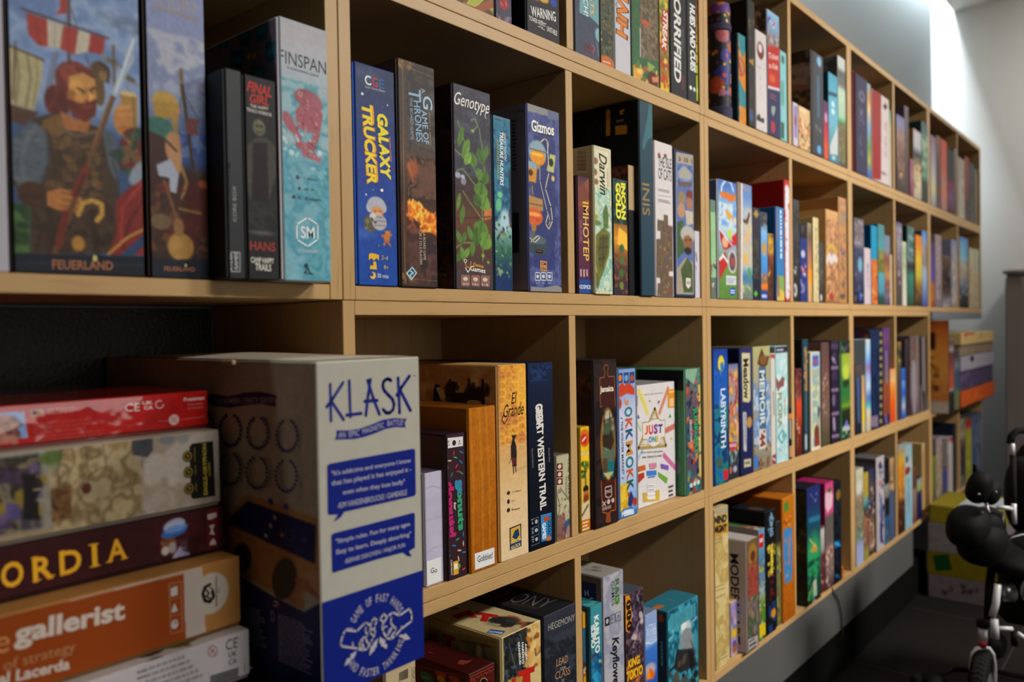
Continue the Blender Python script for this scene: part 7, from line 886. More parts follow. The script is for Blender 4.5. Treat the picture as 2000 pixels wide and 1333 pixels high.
g('bright orange box with blue cloud shaped title cartouche', 520, 606, 700, 152, [('g', [(120, 'a86a16'), (600, 'a06010'), (940, '94560e')]), ('p', [(535, 180), (562, 165), (564, 220), (545, 240), (534, 225)], '4a7a34'), ('b', 3, 14, 532, 250, 578, 315, .004, ['8a2c24', 'c89a48']), ('p', [(530, 360), (545, 342), (584, 332), (588, 500), (582, 670), (545, 700), (536, 670), (530, 520)], '3f78a8'), ('b', 4, 20, 540, 390, 580, 660, .004, ['a8683a', '7a90a0', 'b8763a']), ('l', [(556, 740), (560, 800)], 10, 'a8561c', .8), ('l', [(566, 830), (568, 900)], 9, '8a4a18', .8), ('F', 1), ('Q', 554, 400, 576, 640, 'a8683a', 1, True)], Y=-.004, edge='a8660f', tray='9a5c10', side=[('f', '8a5010')], top=[('f', '9a5f14')])

CELL('D', 3, 'K15')
g('dark box with aurora sky, golden bird and green glow', 681, 770, 500, 86, [('g', [(60, '26306a'), (180, '26305c'), (250, '1c4460'), (380, '1f4c54'), (480, '2f6a54'), (650, '1f5a48'), (760, '1c2c20'), (880, '0f1210')]), ('e', 725, 500, 40, 120, '2f8a5c', .8), ('c', 690, 560, 765, 760, ['1f6a4c', '2f8a5a', '184438'], .02, 3), ('p', [(700, 500), (730, 430), (745, 450), (748, 490), (710, 495)], 'a08440'), ('l', [(700, 410), (735, 460)], 4, 'b0a060'), ('b', 5, 8, 700, 130, 755, 170, .003, ['8a90b8']), ('l', [(700, 290), (762, 270)], 12, '2c6a88'), ('p', [(722, 680), (742, 660), (746, 770), (724, 780)], '9aa494'), ('e', 728, 825, 14, 34, '8a8a8a', .4), ('l', [(690, 800), (720, 700)], 5, '7a9a3a'), ('F', 1)], Y=-.008, edge='15181c', tray='0e0f10', side=[('f', '1c1c18'), ('c', 612, 95, 675, 880, ['1c1c18', '3a3a20', '2c2418', '26382c'], .05, 2), ('b', 3, 16, 620, 340, 670, 540, .012, ['5a4a2a', '3a2c1c'])], top=[('f', '22202e')])
g('thin wine red strip box with white base lettering', 771, 797, 600, 330, [('g', [(150, '3a2c34'), (330, '4a3a3c'), (350, 'a8a8a4'), (480, '8a8884'), (520, '5a3034'), (745, '5a2a2e')]), ('b', 3, 12, 772, 540, 796, 740, .004, ['8a7a74', '3a1c20'])], Y=-.001, edge='4a2a2c')
g('magenta topped grey box with pale scribble emblem', 799, 855, 450, 52, [('g', [(40, 'b03a6c'), (150, 'b8648a'), (240, 'b04a78'), (262, '5a5450'), (430, '5f5852'), (470, '8a6a64'), (640, '6a605c'), (720, '4a3034')]), ('p', [(800, 120), (830, 90), (848, 130), (842, 200), (815, 240), (800, 200)], 'c4a0ac'), ('e', 828, 95, 14, 14, '4a5a34', .4), ('b', 3, 26, 805, 470, 850, 700, .005, ['b0a8a0', '7a3c38', 'c09a8a']), ('F', 1)], Y=-.003, edge='5a3448', side=[('f', '8a2050')], top=[('f', '8a2452')])
g('midnight blue box with cyan spark and amber spot at the top', 857, 905, 450, 46, [('f', '111824'), ('e', 884, 125, 14, 34, '7a5f28', .4), ('c', 860, 180, 905, 640, ['111824', '182838', '0c1018'], .015, 2), ('e', 876, 440, 18, 20, '1f6a9a', .6), ('l', [(862, 430), (895, 450)], 4, '3a9ac8'), ('l', [(868, 640), (890, 650)], 7, '1c5a84'), ('F', 1)], Y=-.004, edge='0e131c', tray='0b0d12')
g('tiny orange block lying at the shelf lip beside the upright', 893, 918, 620, 602, [('f', 'b06820')], Y=-.004, edge='a86420', depth=.06)

CELL('D', 4, 'K19')
g('cream box over grey scribbles and pale blue foot', 142, 206, 900, 530, [('g', [(520, 'b0aca0'), (600, 'a4a288'), (700, 'a8a698'), (780, '7f7060'), (1000, '7a7464'), (1100, '6a7a68'), (1180, '8a90b0'), (1310, '9098b4')]), ('e', 170, 680, 22, 60, 'b4b2a6', .3), ('b', 3, 40, 148, 800, 204, 1120, .006, ['5a5448', '8a7a68', '4a6050', 'a09880'])], Y=-.001, edge='8a8678')
g('mustard box with blue and rose figures', 208, 250, 850, 560, [('g', [(550, 'a08c38'), (740, '9a8a3c'), (800, '5a8a98'), (880, '2c4438'), (960, '8a6450'), (1150, '6a4c44'), (1230, '8a8448'), (1290, '8a8038')]), ('b', 3, 16, 212, 900, 250, 1180, .007, ['b0907c', '4a3444', '9a5a3c'])], Y=.0, edge='7a6c34')
g('deep blue and brown crowded box recessed between two light ones', 252, 302, 850, 530, [('g', [(520, '2c3454'), (700, '5a4c44'), (830, '263050'), (940, '6a5040'), (1180, '8a7060'), (1260, '2a2420')]), ('b', 3, 36, 254, 700, 300, 1230, .008, ['a88a70', '3a2c30', '7a4c3a', 'b8a898'])], Y=.003, edge='2c2c3c', side=[('f', '2f3440')])
g('tall white box with navy calligraphy running down', 312, 388, 800, 428, [('f', 'a49c9e'), ('b', 3, 50, 345, 450, 382, 1150, .009, ['3a4478', '6a6c90', '2c3260', 'a49c9e']), ('l', [(358, 780), (364, 960)], 16, '5a6088'), ('e', 350, 490, 12, 30, '26284a', .3), ('l', [(360, 1000), (362, 1120)], 22, '323a70'), ('p', [(340, 625), (365, 620), (366, 660), (340, 662)], 'a06a6c'), ('F', 1)], Y=-.003, edge='958e92', side=[('f', '6a6264'), ('l', [(145, 450), (310, 470)], 26, '4a4448')], top=[('f', '5a5658')])
g('black box with small teal footed cover', 392, 432, 850, 440, [('g', [(430, '14141a'), (640, '14141a'), (660, '8a8a84'), (760, '6a6a68'), (780, '16181c'), (900, '1c2026'), (940, '2c5a74'), (1060, '1f4a6a'), (1140, '2c6a7a')]), ('b', 3, 10, 396, 920, 430, 1120, .006, ['3a7a94', '8a3c34'])], Y=.0, edge='14161a')
g('tan topped slate blue slim box before the divider', 435, 474, 800, 428, [('g', [(428, 'b08a60'), (560, '8a7058'), (680, 'b08c64'), (710, '4a5468'), (900, '48587a'), (1100, '4a5570')]), ('b', 3, 10, 438, 460, 470, 700, .005, ['3a2c24', 'c09a70'])], Y=.0, edge='5a5458')
CELL('D', 5, 'K19')
g('honey gold box darkening to chocolate foot', 506, 566, 700, 308, [('g', [(300, '7a8c90'), (380, 'a08c60'), (450, 'b8902c'), (560, 'b87420'), (760, '9a6a34'), (820, '4a2c1c'), (1080, '3c241a')]), ('b', 3, 30, 508, 380, 564, 760, .008, ['c8a038', 'a85c1c', 'c87c28', '8a6a4a']), ('b', 5, 16, 512, 850, 560, 1040, .006, ['8a5a40', '2a1812'])], Y=-.001, edge='6a4424')
g('pale aqua box with white rider silhouette and inked title', 569, 631, 700, 322, [('g', [(318, '88a0a4'), (420, '8aa4a8'), (480, 'a8acac'), (560, '90acb4'), (1050, '7ba0b2')]), ('e', 585, 440, 10, 30, '26282c', .3), ('e', 590, 535, 22, 34, '7a3a24', .3), ('c', 582, 600, 608, 900, ['8aa8b0', '5a7488', '8aa8b0'], .006, 2), ('F', 1)], Y=-.002, edge='7a94a0')
g('walnut brown slim box between aqua and navy ones', 633, 668, 800, 500, [('g', [(350, '2c2018'), (500, '6a4a30'), (680, '5a3c28'), (700, '8a7468'), (900, '7a5a4a'), (1010, '5a3a2a')])], Y=.0, edge='4a3020', side=[('f', '3a2a1c')])
g('navy box crowned with pale green and grey print', 671, 714, 800, 608, [('g', [(600, '7a8084'), (660, '8a9a7a'), (700, '8a8a3c'), (725, '1c2a5c'), (900, '18244c'), (985, '1c2444')])], Y=.0, edge='1c2444')
g('beige cream slim box leaning on the upright', 717, 742, 800, 300, [('g', [(290, 'b0a078'), (400, 'a08058'), (900, 'a88c60'), (990, 'b09a60')])], Y=-.001, edge='9a8458')
CELL('D', 6, 'K19')
g('moss green slim box at the start of the low far unit', 794, 838, 600, 400, [('g', [(280, '4a3434'), (395, '2c2420'), (410, '6a7434'), (700, '5a6434'), (840, '5a5a40')])], Y=.0, edge='4a5030')
g('rose white box tall with beige print', 841, 890, 600, 256, [('g', [(250, '8a8084'), (450, '8a7468'), (620, '968670'), (810, '7a6a5c')]), ('b', 3, 24, 844, 300, 888, 800, .01, ['a08c7c', '6a5448', 'a49a98'])], Y=.002, edge='7f7478', top=[('f', '7a6468')])
g('small blue and brown slim box hugging the white one', 893, 932, 650, 520, [('g', [(500, '6a5a54'), (560, '3a4480'), (700, '3f4670'), (800, '7a4a3c')])], Y=.002, edge='4a4458')
g('white front box with red flash on its top corner', 935, 982, 600, 256, [('g', [(250, '8a3c3c'), (290, 'a09c98'), (760, 'a09a96')]), ('p', [(945, 250), (985, 240), (980, 300)], 'a03434'), ('l', [(942, 400), (944, 760)], 6, '8a4a44')], Y=-.001, edge='948e8c')
g('inky navy tall box before the small divider', 985, 1012, 500, 132, [('g', [(130, '1c2638'), (400, '1c2634'), (720, '1f2c44')])], Y=-.001, edge='18202e')
CELL('D', 7, 'K19')
g('grey cream box with dark figure, first of the last low compartment', 1030, 1088, 400, 100, [('g', [(90, '7f8474'), (220, '8a8068'), (330, '4a3a44'), (500, '2c2838'), (640, '6a6458')]), ('b', 3, 22, 1034, 120, 1086, 600, .012, ['9a9478', '5a4a44', '2c2434'])], Y=-.001, edge='6a6658')
g('chartreuse box with red top edge in the last low compartment', 1095, 1146, 350, 92, [('g', [(85, '8a2c3c'), (160, '9a3a40'), (180, '8f8a34'), (580, '8a8840')]), ('b', 3, 10, 1098, 220, 1144, 560, .01, ['a8a450', '6a6a3c'])], Y=-.001, edge='7a7834', top=[('f', '7a6a30')])
g('blue grey tall box last before the far end panel', 1150, 1236, 300, 60, [('g', [(45, '5a6478'), (200, '626a80'), (540, '5a5c6c')]), ('c', 1152, 60, 1240, 540, ['5a6478', '6a7084', '4a5268'], .04, 2), ('l', [(1160, 100), (1166, 540)], 12, '2c5a74')], Y=-.002, edge='505a6c')

# ================================================================ things standing on the low far unit
CELLM('L', 2.853, 3.838, 'K18')
zL = -.3995; ROWZ['L'] = zL
g('plum black box with amber brown side standing first on the low far unit', 925, 1012, 700, 125, [('g', [(120, '3a3c44'), (280, '5a5a60'), (320, '4a3238'), (700, '4a3034'), (990, '2c2428')]), ('l', [(972, 150), (975, 290)], 34, '6a6a72', .8), ('l', [(950, 740), (955, 950)], 14, '7a7068', .8), ('p', [(915, 110), (940, 112), (945, 1000), (918, 1005)], '140f10')], Y=-.06, edge='1c1516', side=[('g', [(150, '8a4a20'), (240, 'a8642c'), (380, 'b87c38'), (600, 'b8884a'), (850, 'a86c38'), (880, 'a09890'), (990, 'a09890')]), ('b', 4, 30, 760, 400, 920, 840, .012, ['6a5a2c', '4a341c', 'c08a3c', 'a86a30']), ('p', [(830, 240), (885, 238), (885, 395), (835, 400)], '2c1c14')], depth=.22)
g('maroon and salmon box in the middle of the low far unit', 1014, 1062, 650, 280, [('g', [(270, '8a6a44'), (340, '5a4a48'), (400, '8a8484'), (440, '5a3438'), (600, '8a4a3c'), (740, '9a4c34'), (770, '8a8480'), (800, '2c2828'), (940, '221e20')])], Y=-.05, edge='3a2828', depth=.22)
g('slim blue, green and cream box next to the pile of flat boxes', 1066, 1112, 700, 440, [('g', [(430, '2c2c34'), (540, '6a6c74'), (620, '3c4e60'), (760, '3f5464'), (790, '5a6a48'), (880, '5a6248')])], Y=-.05, edge='3a4448', depth=.2)
bx0 = cell['prev']+.012; pile = [('red and cream flat box on top of the far pile', .052, ['a09060', '9a4a2c', 'a8885c'], 'a89468'), ('beige flat box second from the top of the far pile', .046, ['7a6a58', '6a5c50'], '7a6c5c'), ('white flat box with black dot in the middle of the far pile', .062, ['8a8690', '84808c'], '8a8690'), ('dusky violet picture box low in the far pile', .082, ['5a4c6c', '2c2834', '6a5c7c', '4a4054'], '4a4058'), ('orange box at the bottom of the far pile', .066, ['b05a1c', 'a84c18', 'b86a28'], 'a8501a')]
zc = zL; cell['free'] = True
for i, (lb, hh_, pal, ed) in enumerate(pile[::-1]):
    g(lb, 0, 1, 0, 0, [('b', i, 60, 1110, 150, 1320, 880, .014, pal)] + ([('e', 1232, 483, 18, 24, '1c1a1c', .3)] if 'dot' in lb else []) + ([('l', [(1165, 250), (1190, 230), (1250, 225)], 14, '9a3c24')] if 'red' in lb else []), X=(bx0+.004*(i % 2), 3.83-.006*(i % 3)), Y=-.055+.006*(i % 2), z0=zc, z1=zc+hh_, edge=ed, depth=.26, flat=True)
    zc += hh_+.0005
cell['free'] = False
te = empty('grey_slab', (2.90, -.012, -.06), 'flat grey slab hanging under the far end of the second row', 'board')
m = MB(); m.box((2.838, -.01, -.0305), (3.80, .24, -.0012), r=.003); o = m.build('slab', node_mat('grey_foam', (.13, .14, .16), .6)[0]); o.parent = te; o.location = -te.location

# ================================================================ stack and tall white box in the dark bay, nearest
cell.update(row='C', L=-.9, R=0, prev=-.9, crop='K4', open=True, free=True)
DZ = -.3818
g('white box with safety marks and barcode, lowest of the near stack', 0, 1, 0, 0, [('f', 'b0aaac'), ('n', .02, .01), ('T', 'CE', 1764, 1046, 1856, 1020, 82, '26262a', .0), ('T', 'UK', 1785, 1120, 1850, 1104, 42, '26262a', .01), ('T', 'CA', 1785, 1178, 1850, 1162, 42, '26262a', .01), *[('L', [(1660+36*math.cos(t*.5236), 1091+42*math.sin(t*.5236)) for t in range(12)], 6, 'a85850', True)], ('L', [(1638, 1065), (1682, 1118)], 5, 'a85850'), ('E', 1660, 1088, 12, 16, '8a7a7a'), ('Q', 1070, 1130, 1580, 1300, '8a8688', 7), ('T', 'WARNING', 1068, 1262, 1150, 1240, 14, '4a4648', .01), ('T', 'WARNING', 1068, 1302, 1165, 1276, 14, '4a4648', .01), ('Q', 1905, 1185, 1918, 1280, '6a6668', 1, True)] + [('P', [(1640+i*7, 1282-i*2.2), (1640+i*7+2+i % 3, 1281-i*2.2), (1643+i*7+2+i % 3, 1420), (1643+i*7, 1420)], '2c2a2c') for i in range(32)],
  X=(-.47, -.165), Y=-.053, z0=DZ, z1=-.3335, flat=True, edge='a8a2a4', top=[('f', 'a8a09c'), ('b', 3, 16, 900, 1060, 1750, 1180, .012, ['4a3a1c', '6a5a20', '2c2418'])], depth=.30)
g('orange and kraft gallery themed box with round sticker, second from bottom', 0, 1, 0, 0, [('f', '9a7040'), ('n', .04, .01), ('p', [(540, 600), (1572, 340), (1608, 1000), (540, 1333)], 'a89c94'), ('p', [(-2500, 1400), (540, 706), (1432, 489), (1448, 992), (540, 1330), (-2500, 2400)], '8a4410'), ('e', 1648, 640, 132, 158, 'a89e94', .03), ('T', 'the', -300, 1075, 76, 998, 190, 'b88458', -.005), ('T', 'gallerist', 110, 982, 976, 786, 206, 'bcb0a6', .035), ('T', 'the art of strategy', -420, 1345, 588, 1060, 110, 'a8805c', -.005), ('T', 'Vital Lacerda', -190, 1352, 546, 1186, 92, 'bcb0a6', .03),
  ('L', [(1320, 566), (1413, 545), (1424, 930), (1334, 955)], 4, 'b08a68', True), ('P', [(1332, 600), (1385, 578), (1386, 650), (1335, 665)], 'b0aca8'), ('P', [(1340, 770), (1362, 712), (1388, 775), (1342, 792)], 'b0aca8'), ('E', 1364, 880, 27, 36, 'b0aca8'), ('P', [(1364, 880), (1362, 850), (1384, 868)], '8a4410'), ('L', [(1322, 690), (1416, 668)], 3, 'b08a68'), ('L', [(1328, 818), (1420, 796)], 3, 'b08a68'),
  ('L', [(1640, 568), (1600, 590), (1584, 640), (1600, 695), (1640, 705), (1668, 665), (1660, 620)], 22, '24201c'), ('L', [(1610, 610), (1632, 640), (1610, 660), (1640, 680)], 12, '24201c'), ('L', [(1640, 590), (1665, 610), (1650, 640)], 8, '24201c'), ('T', 'EAGLE-GRYPHON', 1690, 738, 1688, 502, 12, '34302c', .02), ('T', 'GAMES', 1708, 640, 1708, 590, 7, '4a4640', .01)],
  X=(-.48, -.165), Y=-.0385, z0=-.3330, z1=-.2628, flat=True, edge='9a7040', depth=.30, top=[('f', '9a7040')])
cell['crop'] = 'K4'
ser = 'd4a42a'
def cap(ch, x, y, w, h, **k):
    return [('T', ch, x-w/2, y+w*.12, x+w/2, y-w*.12, h, 'b0702c', .03), ('T', ch, x-w/2, y+w*.12-2, x+w/2, y-w*.12-2, h*.95, ser, .015)]
g('maroon box with big golden serif letters and turbaned old man, mid stack', 0, 1, 0, 0, [('f', '3e1418'), ('n', .06, .01), ('c', 1200, 60, 1600, 420, ['3e1418', '4a1a1e', '36100f'], .02, 2), ('p', [(1610, -40), (1700, -60), (1704, 300), (1612, 322)], '5e1c20'),
  ('p', [(1340, 400), (1350, 340), (1400, 270), (1440, 240), (1480, 330), (1490, 380)], '8a86a0'), ('p', [(1400, 230), (1460, 220), (1470, 320), (1420, 300)], '4a3a44'), ('p', [(1265, 200), (1290, 175), (1350, 180), (1380, 240), (1360, 300), (1300, 300), (1262, 265)], '7a4c34'), ('e', 1360, 110, 85, 50, '98a0b4', .1, -.15), ('e', 1360, 160, 100, 40, '3c64a0', .1, -.1), ('e', 1375, 135, 90, 26, '6a8cc0', .3, -.1), ('l', [(1290, 120), (1380, 90), (1430, 110)], 8, 'b8b8c0', .7), ('e', 1290, 305, 32, 34, 'b0a8a4', .2), ('e', 1345, 280, 30, 44, '9a928c', .3), ('e', 1282, 222, 10, 8, '2a1a14', .3), ('e', 1262, 245, 10, 14, '8a5a40', .3), ('l', [(1350, 380), (1400, 300), (1440, 280)], 8, 'a8a4bc', .7), ('F', 1)]
  + cap('O', 95, 492, 175, 205) + cap('R', 335, 444, 160, 195) + cap('D', 550, 392, 170, 190) + cap('I', 738, 342, 40, 185) + cap('A', 912, 300, 150, 175) + cap('C', -150, 550, 160, 215) + cap('N', -420, 610, 180, 220)
  + [('L', [(245, 362), (290, 352)], 10, ser), ('L', [(255, 545), (320, 528)], 10, ser), ('L', [(380, 505), (425, 495)], 10, ser), ('L', [(460, 315), (500, 306)], 10, ser), ('L', [(470, 490), (520, 478)], 10, ser), ('L', [(690, 262), (765, 250)], 11, ser), ('L', [(702, 432), (778, 416)], 11, ser), ('L', [(828, 396), (875, 385)], 9, ser), ('L', [(945, 372), (996, 358)], 9, ser),
     ('P', [(1618, 20), (1690, 5), (1690, 40), (1650, 60), (1620, 62)], 'b8a8a4'), ('P', [(1632, 108), (1676, 98), (1660, 140), (1676, 180), (1634, 176), (1648, 140)], 'b8a8a4'), ('P', [(1634, 262), (1640, 235), (1665, 205), (1684, 235), (1688, 256)], 'b8a8a4')],
  X=(-.465, -.1652), Y=-.008, z0=-.2624, z1=-.2155, flat=True, edge='3a1216', depth=.29)
cell['crop'] = 'K3'
g('weathered cream map box with black and gold publisher plaque, second from top', 0, 1, 0, 0, [('g', [(640, '9a9084'), (900, 'a0927c'), (1300, '94846c')]), ('c', 400, 640, 1300, 1330, ['94805c', 'a89878', '7c6a4c', 'a09074'], .02, 3), ('c', 1100, 640, 1720, 1330, ['a49a90', '988c7c', 'aca298'], .03, 4), ('e', 1300, 720, 60, 40, '7a7a80', .7), ('e', 1430, 700, 40, 50, '84848a', .7), ('p', [(1030, 700), (1190, 700), (1195, 800), (1150, 860), (1100, 850), (1035, 840)], '4c4c52'), ('l', [(1105, 840), (1110, 940)], 14, '6a6a6c', .8), ('l', [(1120, 860), (1140, 900)], 8, '7a7a7c', .7),
  ('c', -600, 760, 470, 940, ['8a948c', '7a8a6a', '98a09c'], .02, 5), ('e', 400, 860, 90, 60, '5f6f3c', .6), ('l', [(480, 780), (450, 980), (470, 1100)], 12, '4a3c2c', .7), ('l', [(560, 780), (580, 900), (490, 1100)], 8, '4a4034', .7), ('l', [(670, 770), (690, 960), (580, 1060)], 7, '4a4034', .7), ('l', [(800, 740), (830, 920), (700, 990), (680, 1060)], 8, '4a4034', .7), ('l', [(840, 850), (920, 760)], 5, '5a4c3c', .6), ('l', [(540, 1110), (640, 1100)], 4, '5a4c3c', .6), ('e', 675, 1098, 38, 42, '5a3524', .2), ('l', [(670, 1130), (590, 1200), (590, 1260)], 5, '6a5438', .6),
  ('p', [(-900, 1010), (340, 912), (378, 930), (410, 1400), (-900, 1500)], '8a8478'), ('c', -800, 960, 330, 1400, ['5a5048', '3a3430', '7a7058', '4a4250'], .016, 3), ('b', 3, 50, -300, 1010, 320, 1330, .006, ['2a2424', '4a3c54', '8a7430', '3a2c28', '6a5a7a', '9a9080']), ('p', [(190, 1000), (280, 985), (310, 1340), (180, 1340)], '221e1e'), ('l', [(265, 1110), (320, 1105)], 16, '9a9284'), ('l', [(285, 1190), (335, 1185)], 14, '9a9284'), ('p', [(60, 1230), (150, 1220), (160, 1340), (60, 1340)], '5a507a'), ('c', 400, 1100, 560, 1330, ['5a4028', '7a5c3c', '4a3420'], .01, 2), ('F', 1),
  ('P', [(1478, 775), (1500, 748), (1664, 728), (1682, 1156), (1510, 1182), (1492, 1165)], '1a1a16'), *[q for y in (848, 972, 1100) for q in (('E', 1466+(y-848)*.05, y, 40, 46, '1a1a16'), ('E', 1466+(y-848)*.05, y, 31, 37, 'a08c34'), ('E', 1466+(y-848)*.05, y, 25, 30, '1a1a16'), ('L', [(1456+(y-848)*.05, y-12), (1474+(y-848)*.05, y-4), (1462+(y-848)*.05, y+14)], 7, 'a08c34'))], ('T', 'EAGLE-GRYPHON', 1606, 1148, 1594, 748, 30, 'b4a038', .03), ('T', 'GAMES', 1636, 1000, 1632, 895, 14, 'b4a038', .01), ('Q', 1512, 780, 1526, 890, '8a7c3a', 1, True), ('Q', 1518, 920, 1532, 1010, '8a7c3a', 1, True), ('Q', 1524, 1060, 1538, 1140, '8a7c3a', 1, True)],
  X=(-.47, -.1649), Y=-.004, z0=-.2151, z1=-.1368, flat=True, edge='9a9082', depth=.29)
g('glossy red shrink wrapped box with white safety marks on top of the near stack', 0, 1, 0, 0, [('f', 'a41512'), ('p', [(-900, 570), (185, 500), (216, 700), (-900, 780)], '7c98c4'), ('p', [(-900, 620), (20, 540), (100, 530), (170, 700), (-900, 780)], '8a5c50'), ('b', 3, 20, -100, 560, 150, 720, .004, ['6a4440', 'a87868']), ('l', [(186, 500), (216, 700)], 8, 'a8a0a8'), ('p', [(235, 492), (335, 478), (352, 532), (245, 545)], 'b0908c'), ('e', 268, 512, 14, 12, '3a3028'), ('e', 305, 508, 14, 12, 'b88a3a'), ('Q', 370, 470, 660, 500, 'c07a74', 2), ('Q', 260, 580, 830, 690, 'a8403a', 5),
  ('T', 'CE', 974, 468, 1092, 462, 62, 'd0c4c4', .0), ('T', 'UK', 1112, 432, 1192, 426, 26, 'd0c4c4', .02), ('T', 'CA', 1124, 470, 1194, 464, 28, 'd0c4c4', .02), ('L', [(1245+30*math.cos(t*.52), 442+30*math.sin(t*.52)) for t in range(11)], 7, 'd0c4c4'), ('T', 'Pressman', 1434, 404, 1596, 388, 30, 'c8b4b4', .03), ('T', 'Rue Eiffel', 1468, 445, 1578, 436, 12, 'b88a8a'), ('T', 'Amsterdam', 1465, 472, 1590, 462, 12, 'b88a8a'), ('E', 1358, 562, 40, 42, 'c4a8a8'), ('L', [(1335, 540), (1380, 585)], 6, 'a86058'), ('L', [(1335, 585), (1380, 540)], 4, 'a86058'), ('T', 'Warning', 1240, 574, 1308, 570, 12, 'c09090'), ('T', 'Small parts hazard', 1416, 560, 1590, 538, 11, 'c09090')],
  X=(-.46, -.165), Y=.0175, z0=-.1364, z1=-.0972, flat=True, edge='981310', depth=.27, mat=SHRINK, top=[('f', '7a1210'), ('n', .1, .03)])

# ---- tall white box with blue lettering
KX0, KX1, KY, KZ1 = -.1525, -.0233, -.156, -.0652
blue = '14287c'; wh = 'aca9b0'
side = [('f', 'a89a86'), ('n', .02, .02), ('K', 'K23'), ('c', -1500, 1400, 1250, 3000, ['b4ac9c', 'aca290'], .05, 2)]
side += [('K', 'K24'), ('p', [(-900, 600), (60, 560), (180, 600), (400, 730), (620, 840), (760, 760), (760, 1500), (-900, 1500)], '141c56'), ('p', [(30, 230), (215, 22), (500, 110), (722, 196), (760, 560), (625, 700), (622, 828), (170, 565), (60, 300)], 'ac7c4c'), ('p', [(72, 218), (226, 68), (702, 238), (696, 508)], '141c56'), ('e', 190, 460, 62, 96, '4a3a28', .08, -.6), ('e', 480, 610, 100, 120, '4a3a28', .08, -.8), ('p', [(620, 560), (760, 560), (760, 790), (620, 680)], 'b08468'), ('p', [(555, 600), (640, 620), (750, 760), (700, 740), (560, 650)], 'a0684c'), ('e', 415, 185, 10, 14, 'c8bca8'), ('e', 386, 240, 10, 14, 'c8bca8'), ('e', 353, 310, 11, 15, 'c8bca8'), ('e', 466, 305, 12, 14, 'c88a3c'), ('e', 620, 340, 14, 20, '4a4c80', .4), ('e', 386, 72, 18, 22, '2a3a80', .2), ('e', 494, 108, 18, 22, '2a3a80', .2), ('l', [(260, 190), (300, 220)], 3, '5a6090'), ('e', 518, 305, 34, 44, '3a4478', .2), ('e', 518, 305, 24, 32, '141c56', .2), ('F', 1),
  ('L', [(412, 770), (432, 772), (432, 800), (412, 798)], 6, 'b8b4b0'), ('P', [(432, 772), (450, 775), (450, 804), (432, 802)], 'b04a40'), ('Q', 190, 780, 370, 1110, '8a86a8', 12), ('Q', 440, 850, 700, 1300, '8a86a8', 20), ('E', 402, 870, 14, 40, '8a86a8'), ('E', 402, 870, 9, 28, '141c56'),
  ('K', 'K23'), ('P', [(60, 148), (240, 178), (400, 140), (560, 130), (722, 168), (705, 222), (718, 282), (560, 252), (400, 268), (250, 295), (60, 262), (30, 200)], '141c50'), ('T', 'THE NUMBER 1 PARTY GAME!', 95, 228, 692, 212, 60, '9a8c94', .01)]
for cx, cy in ((-10, 490), (262, 515), (540, 540), (840, 568), (-5, 880), (275, 900), (550, 935), (850, 968)):
    for k in range(20):
        a = math.radians(115+310*k/19); rx = 104; ry = 158
        x_, y_ = cx+rx*math.cos(a), cy-ry*math.sin(a)
        side.append(('E', x_, y_, 13+4*(k % 2), 20-4*(k % 2), '2c3266'))
    side += [('Q', cx-60, cy-40+i*38, cx+60, cy-22+i*38, '6a6258', 1) for i in range(3)]
front = [('f', 'a9a69c'), ('n', .02, .01), ('K', 'K20')]
s_ = 33
front += [('L', p, s_, blue) for p in ([(28, 430), (38, 866)], [(182, 410), (60, 600), (-14, 700)], [(48, 640), (188, 850)], [(253, 388), (268, 818)], [(222, 796), (396, 776)], [(505, 374), (478, 560), (450, 800)], [(472, 384), (540, 600), (612, 786)], [(436, 632), (586, 622)],
  [(748, 386), (722, 368), (690, 370), (660, 400), (650, 450), (668, 505), (720, 560), (768, 610), (785, 670), (770, 735), (730, 770), (690, 768), (655, 728)], [(832, 356), (850, 768)], [(965, 334), (870, 470), (818, 560)], [(858, 505), (978, 740)])]
front += [('T', 'TM', 1004, 330, 1034, 326, 14, blue, .01), ('P', [(100, 975), (250, 976), (380, 955), (520, 905), (650, 850), (780, 830), (934, 838), (910, 885), (920, 942), (800, 936), (680, 960), (560, 1010), (430, 1055), (300, 1080), (80, 1086), (105, 1035)], blue), ('T', 'AN', 124, 1032, 206, 1028, 66, wh, .0), ('T', 'EPIC', 248, 1022, 372, 1004, 68, wh, .0), ('T', 'MAGNETIC', 410, 990, 662, 912, 64, wh, .0), ('T', 'BATTLE!', 704, 892, 890, 880, 66, wh, .0),
  ('K', 'K21'), ('P', [(42, 240), (55, 222), (300, 175), (838, 80), (858, 90), (865, 500), (850, 520), (500, 600), (200, 668), (165, 720), (98, 764), (142, 690), (62, 696), (48, 682)], blue), ('T', '"It\'s addictive and everyone I know', 80, 318, 818, 192, 54, wh, .012), ('T', 'that has played it has enjoyed it -', 80, 410, 820, 276, 56, wh, .012), ('T', 'even when they lose badly"', 186, 492, 762, 390, 56, wh, .012), ('T', '-KIM VANDENBROUCKE / GAMEAISLE', 136, 612, 780, 484, 52, wh, .006),
  ('P', [(80, 885), (94, 868), (842, 675), (855, 690), (856, 1000), (800, 1035), (826, 1082), (790, 1078), (745, 1045), (500, 1110), (102, 1232), (88, 1226)], blue), ('T', '"Simple rules. Fun for many ages.', 120, 950, 816, 780, 54, wh, .012), ('T', 'Easy to learn. Deeply absorbing"', 124, 1048, 818, 876, 56, wh, .012), ('T', '-BERNIE DEKOVEN / MAJOR FUN', 200, 1136, 762, 980, 52, wh, .006),
  ('K', 'K22'), ('P', [(30, 369), (1325, -52), (1325, 1200), (30, 1700)], blue), ('A', 'A GAME OF FAST HANDS', 712, 752, 330, 158, 22, 74, wh), ('A', 'AND FASTER THINKING', 712, 752, 330, 207, 336, 70, wh, True)]
